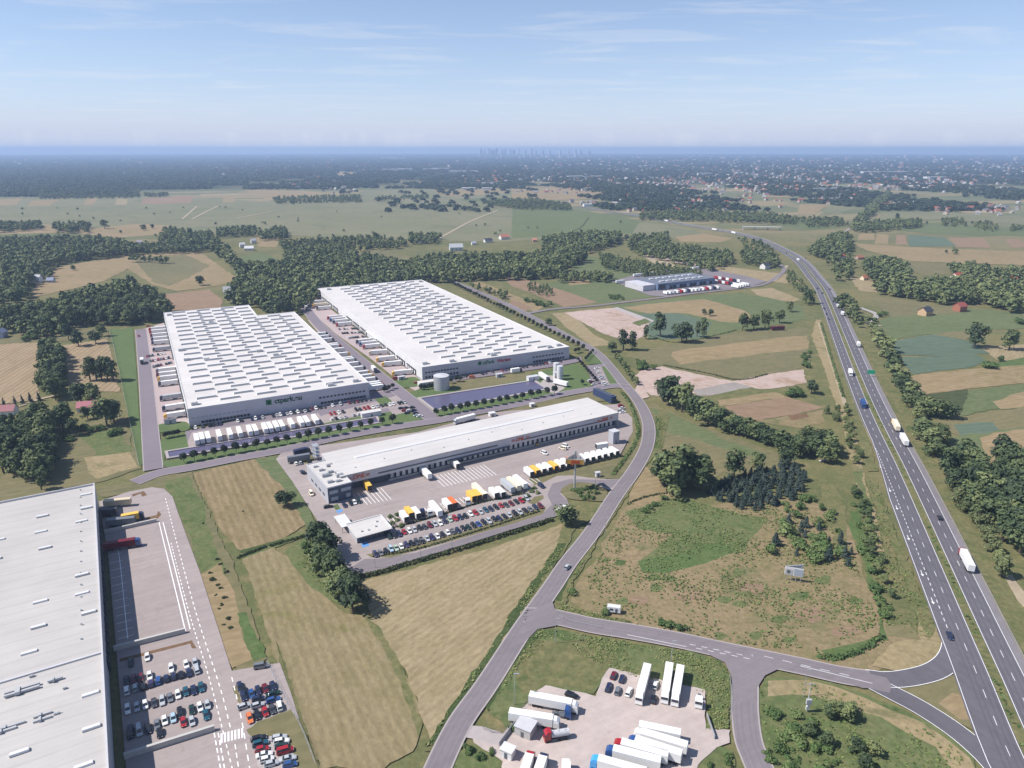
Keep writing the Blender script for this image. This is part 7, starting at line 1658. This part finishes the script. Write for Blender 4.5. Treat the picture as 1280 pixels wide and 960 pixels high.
hedge([(766, 594), (780, 576), (793, 556), (798, 540), (792, 515), (784, 500), (776, 490)], 3.2, 1.3, 'green ditch hedge curving between the depot and the bend road', 'bushleaf')
hedge([(468, 697), (520, 688), (600, 664), (676, 640)], 1.4, 1.0, 'low dark hedge behind the lower row of staff cars')
hedge([(480, 664), (540, 648), (600, 630), (655, 618)], 1.4, 1.1, 'low dark hedge between the staff cars and the depot boxes')
hedge([(1026, 822), (1050, 822), (1080, 812), (1104, 796)], 3.0, 1.2, 'dense green reed strip at the lower end of the scrub parcel', 'bushleaf')
hedge([(1026, 404), (1040, 452), (1054, 497)], 2.2, 1.6, 'dark bush strip along the dirt track beside the highway', 'bushleaf', 3)
hedge([(812, 420), (840, 428), (870, 425), (920, 413)], 1.8, 1.0, 'low ditch hedge at the upper edge of the olive meadow', 'bushleaf', 2); hedge([(830, 457), (880, 466), (924, 475), (960, 468)], 1.8, .8, 'thin dark ditch hedge along the pink sand', 'hedgeleaf', 2)
hedge([(785, 630), (806, 622), (836, 616)], 1.6, .8, 'thin dark hedge under the big dark clump', 'hedgeleaf', 2)
_rd = [(p.x, p.y, 5.2) for c_ in (main, east, south) for p in resample(c_, 4.0)]
def near_road(x, y): return any((x - a) ** 2 + (y - b) ** 2 < r * r for a, b, r in _rd)
# rough grass tufts on verges, ditches and plots
def tufts(name, polys, n, h, mat, label, size=.5):
    rng = np.random.default_rng(77 + n); r_ = random.Random(n); c = Cloud()
    area = []
    for pp in polys:
        q = ppoly(pp); area.append((q, abs(sum(q[i].x * q[i - 1].y - q[i - 1].x * q[i].y for i in range(len(q)))) / 2))
    tot = sum(a for _, a in area)
    for q, a in area:
        xs = [p.x for p in q]; ys = [p.y for p in q]; k = 0; want = int(n * a / tot); tries = 0
        while k < want and tries < want * 12:
            tries += 1
            x, y = r_.uniform(min(xs), max(xs)), r_.uniform(min(ys), max(ys))
            if not inside(q, x, y) or near_road(x, y): continue
            # clumpy: keep by a cheap interference pattern
            if math.sin(x * .21 + 1.3 * math.sin(y * .13)) + math.sin(y * .17 + x * .05) + r_.uniform(-1.6, 1.6) < .1: continue
            hh = h * r_.uniform(.5, 1.5)
            c.add(rng, (x, y, .35 + hh * .4), hh, 3, size * r_.uniform(.6, 1.3), r_.uniform(0, .9), up=.8, squash=(1.2, 1.2, .5)); k += 1
    o = link(name, quads_mesh(name, *c.arrays(), M[mat])); o['kind'] = 'stuff'; tag(o, label, 'grass')
tufts('tall_grass', [[(698, 680), (712, 676), (676, 738), (606, 846), (552, 934), (532, 936), (580, 862), (650, 752)], [(822, 520), (832, 530), (826, 558), (806, 582), (772, 632), (722, 716), (706, 758), (694, 750), (708, 720), (760, 632), (796, 580), (816, 552)],
      [(700, 756), (740, 766), (790, 780), (860, 796), (960, 818), (1040, 832), (1036, 838), (950, 824), (850, 802), (760, 788), (700, 775)]], 5500, .5, 'tuft', 'tall wild grass along the bend road ditches', .26)
tufts('bank_grass', [[(604, 878), (656, 796), (676, 788), (780, 802), (900, 826), (912, 846), (910, 912), (886, 914), (884, 868), (800, 850), (690, 806), (650, 830), (612, 890)]], 1500, .4, 'tuft', 'rough grass on the banks round the lorry park', .24)
tufts('weeds', [[(780, 640), (850, 622), (900, 636), (1000, 622), (1060, 680), (1100, 780), (1030, 820), (860, 796), (720, 750)], [(946, 868), (1010, 852), (1110, 885), (1200, 940), (1215, 985), (970, 985)], [(1080, 600), (1092, 598), (1170, 786), (1160, 800), (1100, 780)], [(372, 706), (392, 664), (440, 742), (430, 757)]], 5000, .3, 'tuft', 'patches of weeds and low herbs over the rough plots', .3)
tufts('median_shrubs', [[(1296, 960), (1262, 890), (1222, 795), (1183, 706), (1129, 588), (1083, 491), (1081, 492), (1128, 592), (1181, 712), (1217, 796), (1256, 890), (1290, 960)]], 2600, .55, 'bushleaf', 'low green shrubs along the grassy median of the highway', .45)
# ------------------------------------------------------------------ far country: woods, villages, skyline, haze
rf = random.Random(99); nf = np.random.default_rng(99)
def pnoise(x, y):                                  # smooth pseudo-noise in 0..1
    v = 0; a = 1; tot = 0
    for k, (fx, fy) in enumerate(((.0009, .0013), (.0023, .0017), (.0041, .0052))):
        v += a * math.sin(x * fx + 2.1 * math.sin(y * fy * .8 + k) + k * 1.7) * math.cos(y * fy + 1.4 * math.sin(x * fx * 1.3 + k)); tot += a; a *= .6
    return .5 + .5 * v / tot
def wood_density(px, py):
    """how wooded the country is at a picture position"""
    if py < 200: return .95
    if px < 420:
        if py < 226: return .95 if py < 216 or px < 250 else .75
        return .97 if (py < 246 and px < 176 - (py - 226) * .4) else (.6 if py < 237 else .0)
    if px < 660: return .9 if py < 210 else (.62 if py < 236 else .05)
    if px < 860: return .88 if py < 210 else (.5 if py < 236 else (.38 if py < 264 else 0))
    return .85 if py < 208 else (.42 if py < 240 else (.30 if py < 264 else .05))
clump_t = []
for s in range(5):
    rng = np.random.default_rng(300 + s); c = Cloud()
    for i in range(5):
        a = rng.uniform(0, 6.28); rr = rng.uniform(0, .7)
        c.add(rng, (rr * math.cos(a), rr * math.sin(a), .42), .40, 7, .30, rng.uniform(.1, .9), up=.6, squash=(1, 1, 1.2), fill=0)
    clump_t.append(c.arrays())
Vs, Ts = [], []; NCL = 0
for _ in range(60000):
    py = 190.2 + 75.3 * rf.random() ** 1.25; px = rf.uniform(-25, 1305)
    p = G(px, py); D = p.length
    if D > 27500: continue
    n_ = pnoise(p.x, p.y)
    if rf.random() > wood_density(px, py) * (.35 + 1.3 * n_): continue
    # fields keep straight edges: leave out whole strips
    if py > 206 and (math.floor((p.x * .95 + p.y * .3) / 150) * 7 + math.floor((p.y * .95 - p.x * .3) / 420) * 3) % 5 in ((0, 2) if wood_density(px, py) < .45 else ((0,) if wood_density(px, py) < .9 else ())): continue
    w = rf.uniform(10, 18) * max(1, D / 4000) ** .95; h = rf.uniform(8, 14)
    V, T = clump_t[rf.randrange(5)]; a = rf.uniform(0, 6.28); ca, sa = math.cos(a), math.sin(a)
    W_ = np.empty_like(V); W_[:, 0] = (V[:, 0] * ca - V[:, 1] * sa) * w + p.x; W_[:, 1] = (V[:, 0] * sa + V[:, 1] * ca) * w + p.y; W_[:, 2] = V[:, 2] * h
    Vs.append(W_); Ts.append(np.clip(T * .5 + rf.uniform(0, .6), 0, 1)); NCL += 1
o = link('far_woodland', quads_mesh('far_woodland', np.concatenate(Vs), np.concatenate(Ts), M['leaf_far'])); o['kind'] = 'stuff'; tag(o, 'hazy far woods stretching to the horizon', 'woodland')
print('CLUMPS', NCL)
# houses
M['h_wall'] = tinted('house_render', 0.8, 0.2, 0.08); M['h_roof'] = tinted('house_roof', 0.7, 0.2, 0.10)
WALLS = [(.44, .42, .39), (.47, .43, .37), (.38, .37, .36), (.42, .36, .29), (.30, .22, .18)]
ROOFS = [(.30, .09, .06), (.34, .13, .08), (.22, .09, .07), (.16, .15, .16), (.12, .12, .14), (.30, .28, .28), (.40, .39, .38)]
def house_meshes(L, W, h, r):
    w = MB(); w.prism([(-L / 2, -W / 2), (L / 2, -W / 2), (L / 2, W / 2), (-L / 2, W / 2)], 0, h)
    for s in (-1, 1): w.face([(s * L / 2, -W / 2, h), (s * L / 2, W / 2, h), (s * L / 2, 0, h + r)])
    f = MB(); e = .5; t = .25
    for s in (-1, 1):
        f.hexa([(-L / 2 - e, s * (W / 2 + e), h - r * e * 2 / W), (L / 2 + e, s * (W / 2 + e), h - r * e * 2 / W), (L / 2 + e, 0, h + r), (-L / 2 - e, 0, h + r)], [(-L / 2 - e, s * (W / 2 + e), h - r * e * 2 / W + t), (L / 2 + e, s * (W / 2 + e), h - r * e * 2 / W + t), (L / 2 + e, 0, h + r + t), (-L / 2 - e, 0, h + r + t)])
    f.box(L * .2, W * .1, h + r * .4, L * .2 + .7, W * .1 + .7, h + r + .9)
    win = MB()
    for s in (-1, 1):
        for i in range(3):
            x = -L / 2 + L * (i + .5) / 3; win.box(x - .55, s * W / 2 - .03, 1.0, x + .55, s * W / 2 + .03, 2.3)
    return w.mesh('house_wall', M['h_wall']), f.mesh('house_roof', M['h_roof']), win.mesh('house_window', M['glass'])
HM = [house_meshes(*q) for q in ((11, 8.5, 4.6, 3.4), (9, 8, 5.2, 3.0), (15, 9, 4.0, 3.6), (8, 7, 3.2, 3.2))]
def house(px, py, ang, wallc, roofc, label, kind=0, group=None, s=1.0, wins=True):
    p = G(px, py); t = thing('house', (p.x, p.y, .2), R(ang), uniq(label), 'house', group); t.scale = (s, s, s)
    link('wall', HM[kind][0], t, tuple(wallc) + (1,)); link('roof', HM[kind][1], t, tuple(roofc) + (1,))
    if wins: link('window', HM[kind][2], t)
white, cream, red, brick, dark, gry = (.68, .67, .64), (.66, .58, .42), (.40, .10, .06), (.36, .15, .09), (.06, .065, .08), (.36, .37, .40)
house(1156, 394, 30, (.52, .36, .22), dark, 'cream gabled house with a dark roof in the right meadow', 0, s=1.1); house(1199, 389, 20, (.34, .14, .09), (.30, .09, .08), 'red brick house beside the dark-roofed one', 1, s=1.15)
house(1196, 350, 20, white, red, 'white house with an orange-red roof in the right wood belt', 0, s=1.2); house(1212, 353, 30, white, (.30, .11, .09), 'house with a dull red roof right of the orange-red one', 3); house(1258, 359, 10, white, red, 'long white building with a red roof at the right edge', 2, s=1.6); house(1279, 362, 10, white, red, 'red-roofed wing at the very right edge', 2, s=1.3)
house(1128, 348, 40, white, (.48, .56, .60), 'house with a pale blue-grey roof in the right wood', 2, s=1.3); house(1051, 324, 20, white, red, 'small red-roofed house outside the highway bend', 1); house(1074, 324, 20, (.4, .3, .25), brick, 'low brown-roofed barn outside the highway bend', 2, s=.8)
house(956, 336, 35, white, dark, 'white house with a dark roof inside the highway bend', 0, s=1.1); house(960, 318, 20, white, red, 'small red-roofed house inside the highway bend', 1); house(943, 316, 20, (.5, .4, .34), (.42, .24, .18), 'brown-roofed house left of the red one inside the bend', 3)
house(1080, 350, 20, cream, brick, 'brown hut among trees right of the highway', 3); house(42, 353, 8, white, (.52, .52, .53), 'long white farm shed in the field at left', 2, s=1.3); house(64, 353, 8, (.5, .5, .52), (.26, .30, .42), 'small blue-roofed shed right of the white farm shed', 3)
house(112, 513, 12, white, (.44, .17, .20), 'house with a pinkish red roof among the left trees', 2, s=0.85); house(8, 518, 10, white, (.34, .15, .16), 'long house with a dull red roof at the left edge', 2, s=0.85); house(2, 422, 100, (.4, .42, .5), (.20, .23, .34), 'blue-grey house cut by the left edge', 1)
house(175, 306, 20, white, (.34, .30, .32), 'white farmhouse behind the olive field', 1); house(184, 309, 20, (.5, .42, .36), (.42, .30, .26), 'small brown shed right of the white farmhouse', 3); house(303, 309, 30, white, (.5, .5, .5), 'white house, left one at the wood belt', 1); house(312, 313, 10, white, (.62, .62, .62), 'long white-roofed shed at the wood belt', 2); house(317, 304, 30, white, gry, 'white house, rear one at the wood belt', 1); house(265, 303, 20, white, brick, 'reddish house at the far hamlet', 1); house(233, 306, 40, white, gry, 'pale house among the hamlet trees', 0)
house(436, 308, 12, white, (.50, .12, .10), 'bright red-roofed house in front of the far meadow', 2, s=.9); house(289, 372, 20, white, gry, 'two-storey white house behind the nearer warehouse', 1, s=1.6)
house(630, 299, 30, white, (.46, .18, .12), 'white villa with an orange roof beyond the wood belt', 2, s=1.2); house(610, 303, 25, white, dark, 'dark-roofed house left of the orange-roofed villa', 2); house(592, 306, 20, white, gry, 'small grey house left of the dark-roofed one', 3); house(530, 304, 10, (.6, .6, .6), (.5, .52, .54), 'grey shed at the edge of the thin wood', 2); house(668, 302, 10, (.5, .3, .25), (.5, .22, .16), 'small red hut at the dark wood', 3); house(570, 313, 12, (.6, .6, .6), (.42, .44, .46), 'long grey glasshouse behind the wood belt', 2, s=1.5)
p = G(972, 413); t = thing('box_trailer', (p.x, p.y, .3), R(8), 'dark red lorry body standing under the trees by the highway', 'trailer'); b = MB(); b.box(-6.5, -1.4, .9, 6.5, 1.4, 3.9); part('body', b, plain('dark_red_paint', (.12, .015, .03, 1)), t); b = MB(); b.box(-6, -1, .1, 6, 1, .9); part('underframe', b, M['trim_dark'], t)
# villages: clusters in the picture (x, y, half width, half height, count, share of red roofs)
clusters = [(1000, 236, 130, 7, 70), (1150, 226, 120, 8, 80), (880, 248, 120, 8, 46), (760, 224, 110, 5, 46), (1230, 262, 60, 6, 34), (1160, 232, 110, 5, 50), (960, 222, 150, 6, 70), (860, 262, 70, 4, 24), (1120, 257, 25, 2, 10), (1190, 262, 20, 2, 8), (840, 230, 100, 5, 46), (1060, 216, 200, 6, 90), (400, 232, 60, 5, 16), (350, 210, 120, 6, 26), (640, 222, 60, 4, 22), (740, 256, 30, 2, 12), (1040, 252, 60, 5, 20), (200, 212, 150, 8, 16), (420, 238, 30, 3, 8), (900, 232, 60, 6, 30), (1240, 212, 60, 10, 40), (690, 240, 60, 3, 12), (600, 228, 40, 3, 12), (800, 212, 160, 6, 36)]
HL = []
for cx, cy, rx, ry, n in clusters:
    for i in range(int(n * 1.35)):
        px, py = rf.gauss(cx, rx * .55), rf.gauss(cy, ry * .55)
        if 0 < px < 1280 and 199 < py < 275: HL.append((px, py))
HL.sort(key=lambda q: -q[1])
NIND = 240
ind = sorted(HL[:NIND], key=lambda q: q[0])
for i, (px, py) in enumerate(ind):
    wc = rf.choice(WALLS[:4]); k = rf.randrange(7); rc_ = ROOFS[k]
    rn = ('red', 'orange-red', 'brown', 'dark grey', 'dark', 'light grey', 'white')[k]
    house(px, py, rf.uniform(0, 180), wc, rc_, f'{nth(i + 1)} far village house from the left, small and {rn}-roofed', rf.randrange(4), 'houses of the far villages', rf.uniform(.95, 1.35), False)
vw = MB(); cols_ = []
def far_house(px, py, s, L=11, W=8.5, h=4.6, r=3.4, wc=None, rc_=None):
    p = G(px, py); a = rf.uniform(0, 3.14); ca, sa = math.cos(a), math.sin(a)
    T_ = lambda x, y, z: (p.x + (x * ca - y * sa) * s, p.y + (x * sa + y * ca) * s, z * s)
    wc = wc or rf.choice(WALLS); rc_ = rc_ or rf.choice(ROOFS)
    c = [(-L / 2, -W / 2), (L / 2, -W / 2), (L / 2, W / 2), (-L / 2, W / 2)]
    for i in range(4):
        q, q2 = c[i], c[(i + 1) % 4]; vw.face([T_(*q, 0), T_(*q2, 0), T_(*q2, h), T_(*q, h)]); cols_.append(wc)
    for s_2 in (-1, 1):
        vw.face([T_(-L / 2, s_2 * W / 2, h), T_(L / 2, s_2 * W / 2, h), T_(L / 2, 0, h + r), T_(-L / 2, 0, h + r)]); cols_.append(rc_)
        vw.face([T_(s_2 * L / 2, -W / 2, h), T_(s_2 * L / 2, W / 2, h), T_(s_2 * L / 2, 0, h + r)]); cols_.append(wc)
for px, py in HL[NIND:]: far_house(px, py, rf.uniform(1.0, 1.7))
for i in range(380):                              # the town near the horizon
    px = rf.choice((rf.uniform(650, 1280), rf.uniform(650, 1280), rf.uniform(0, 1280))); py = 195 + 17 * rf.random() ** .8
    D = G(px, py).length; far_house(px, py, rf.uniform(1.0, 2.2) * max(1, D / 7000), wc=rf.choice(WALLS[:3]), rc_=rf.choice(ROOFS))
m, n, l, p = base('village_colours', 0.8, 0.15); at = n.new('ShaderNodeAttribute'); at.attribute_name = 'tone'; l.new(at.outputs['Color'], p.inputs['Base Color'])
me = vw.mesh('far_village', m); ca_ = me.attributes.new('tone', 'FLOAT_COLOR', 'FACE')
ca_.data.foreach_set('color', np.array([c + (1.0,) for c in cols_], dtype=np.float32).ravel())
o = link('far_village', me); o['kind'] = 'stuff'; tag(o, 'tiny hazy houses of the distant towns', 'village')
# far sheds and the city on the horizon
def shed(px, py, L, W, h, ang, label):
    p = G(px, py); t = thing('industrial_shed', (p.x, p.y, 0), R(ang), uniq(label), 'shed', 'far industrial sheds')
    b = MB(); b.box(-L / 2, -W / 2, 0, L / 2, W / 2, h); part('wall', b, M['wall_white'], t)
    b = MB(); b.box(-L / 2 - .3, -W / 2 - .3, h, L / 2 + .3, W / 2 + .3, h + .8); part('roof', b, M['roof_white'], t)
for i, q in enumerate(((492, 213.5, 170, 60, 14, 5), (507, 213, 110, 60, 15, 5), (538, 213, 120, 60, 13, 6), (551, 212, 140, 60, 12, 6), (580, 215, 220, 60, 9, 0), (608, 231, 105, 34, 9, 4), (586, 237, 60, 30, 8, 5), (609, 237, 45, 26, 8, 5), (486, 198.3, 300, 120, 22, 0), (500, 198.5, 200, 100, 18, 0), (813, 208, 110, 50, 12, 4), (725, 222, 160, 40, 10, 3), (741, 222, 120, 40, 10, 3), (1106, 216.5, 340, 50, 12, 0), (1168, 223, 120, 40, 10, 4), (745, 257.5, 40, 22, 7, 10), (735, 258, 30, 20, 7, 10), (1030, 239, 90, 14, 12, 0), (880, 219, 90, 30, 14, 2))):
    shed(*q, ('pale flat shed in the far plain, ' + nth(i + 1) + ' of the scattered sheds'))
towers = [(604, 5), (608, 3), (613, 7), (616, 4), (619, 4), (622, 6), (628, 4), (632, 5), (638, 5), (642, 4), (648, 5), (655, 4), (662, 6), (668, 3), (676, 3), (684, 3), (696, 2.5), (706, 3), (714, 5), (720, 2.5), (730, 2), (12, 2.4), (18, 3), (24, 2.4), (31, 3), (36, 2.4)]
for i, (px, k) in enumerate(towers):
    D = 15000 if px > 100 else 12000
    X = (px - 640) / FPX * D * 1.02; hgt = 112 + k * 11
    t = thing('tower_block', (X, D, 0), rf.uniform(0, .6), uniq(f'faint pale tower on the horizon, {nth(i + 1)} of the skyline list' if px > 100 else f'pale tower block on the left horizon, {nth(i - 20)} from the left'), 'tower block', 'skyline towers')
    if px < 100: hgt *= .45
    wd = rf.uniform(24, 44); b = MB(); b.box(-wd / 2, -wd / 2, 0, wd / 2, wd / 2, hgt); part('shaft', b, M['wall_silver'], t)
    b = MB(); b.box(-wd / 5, -wd / 5, hgt, wd / 5, wd / 5, hgt + 4); part('crown', b, M['wall_silver'], t)
X = (395 - 640) / FPX * 14000; t = thing('radio_mast', (X, 14000, 0), 0, 'thin radio mast on the left part of the horizon', 'mast'); b = MB(); b.cyl((0, 0, 0), (0, 0, 208), 2.5, 1.2, n=6); part('mast', b, M['metal'], t)
# the air: one even box of pale haze round camera and scene
hz = MB(); hz.box(-31000, -31000, -1.0, 31000, 31000, 216)
hm = bpy.data.materials.new('haze'); hm.use_nodes = True; hn = hm.node_tree.nodes; hl = hm.node_tree.links; hn.clear()
ho = hn.new('ShaderNodeOutputMaterial'); pv = hn.new('ShaderNodeVolumePrincipled')
pv.inputs['Color'].default_value = (0.49, 0.66, 0.96, 1); pv.inputs['Density'].default_value = HAZE_DENSITY; pv.inputs['Anisotropy'].default_value = 0.1
hl.new(pv.outputs[0], ho.inputs['Volume'])
o = part('haze', hz, hm, None); o['kind'] = 'stuff'; tag(o, 'thin blue summer haze over the whole plain', 'haze')
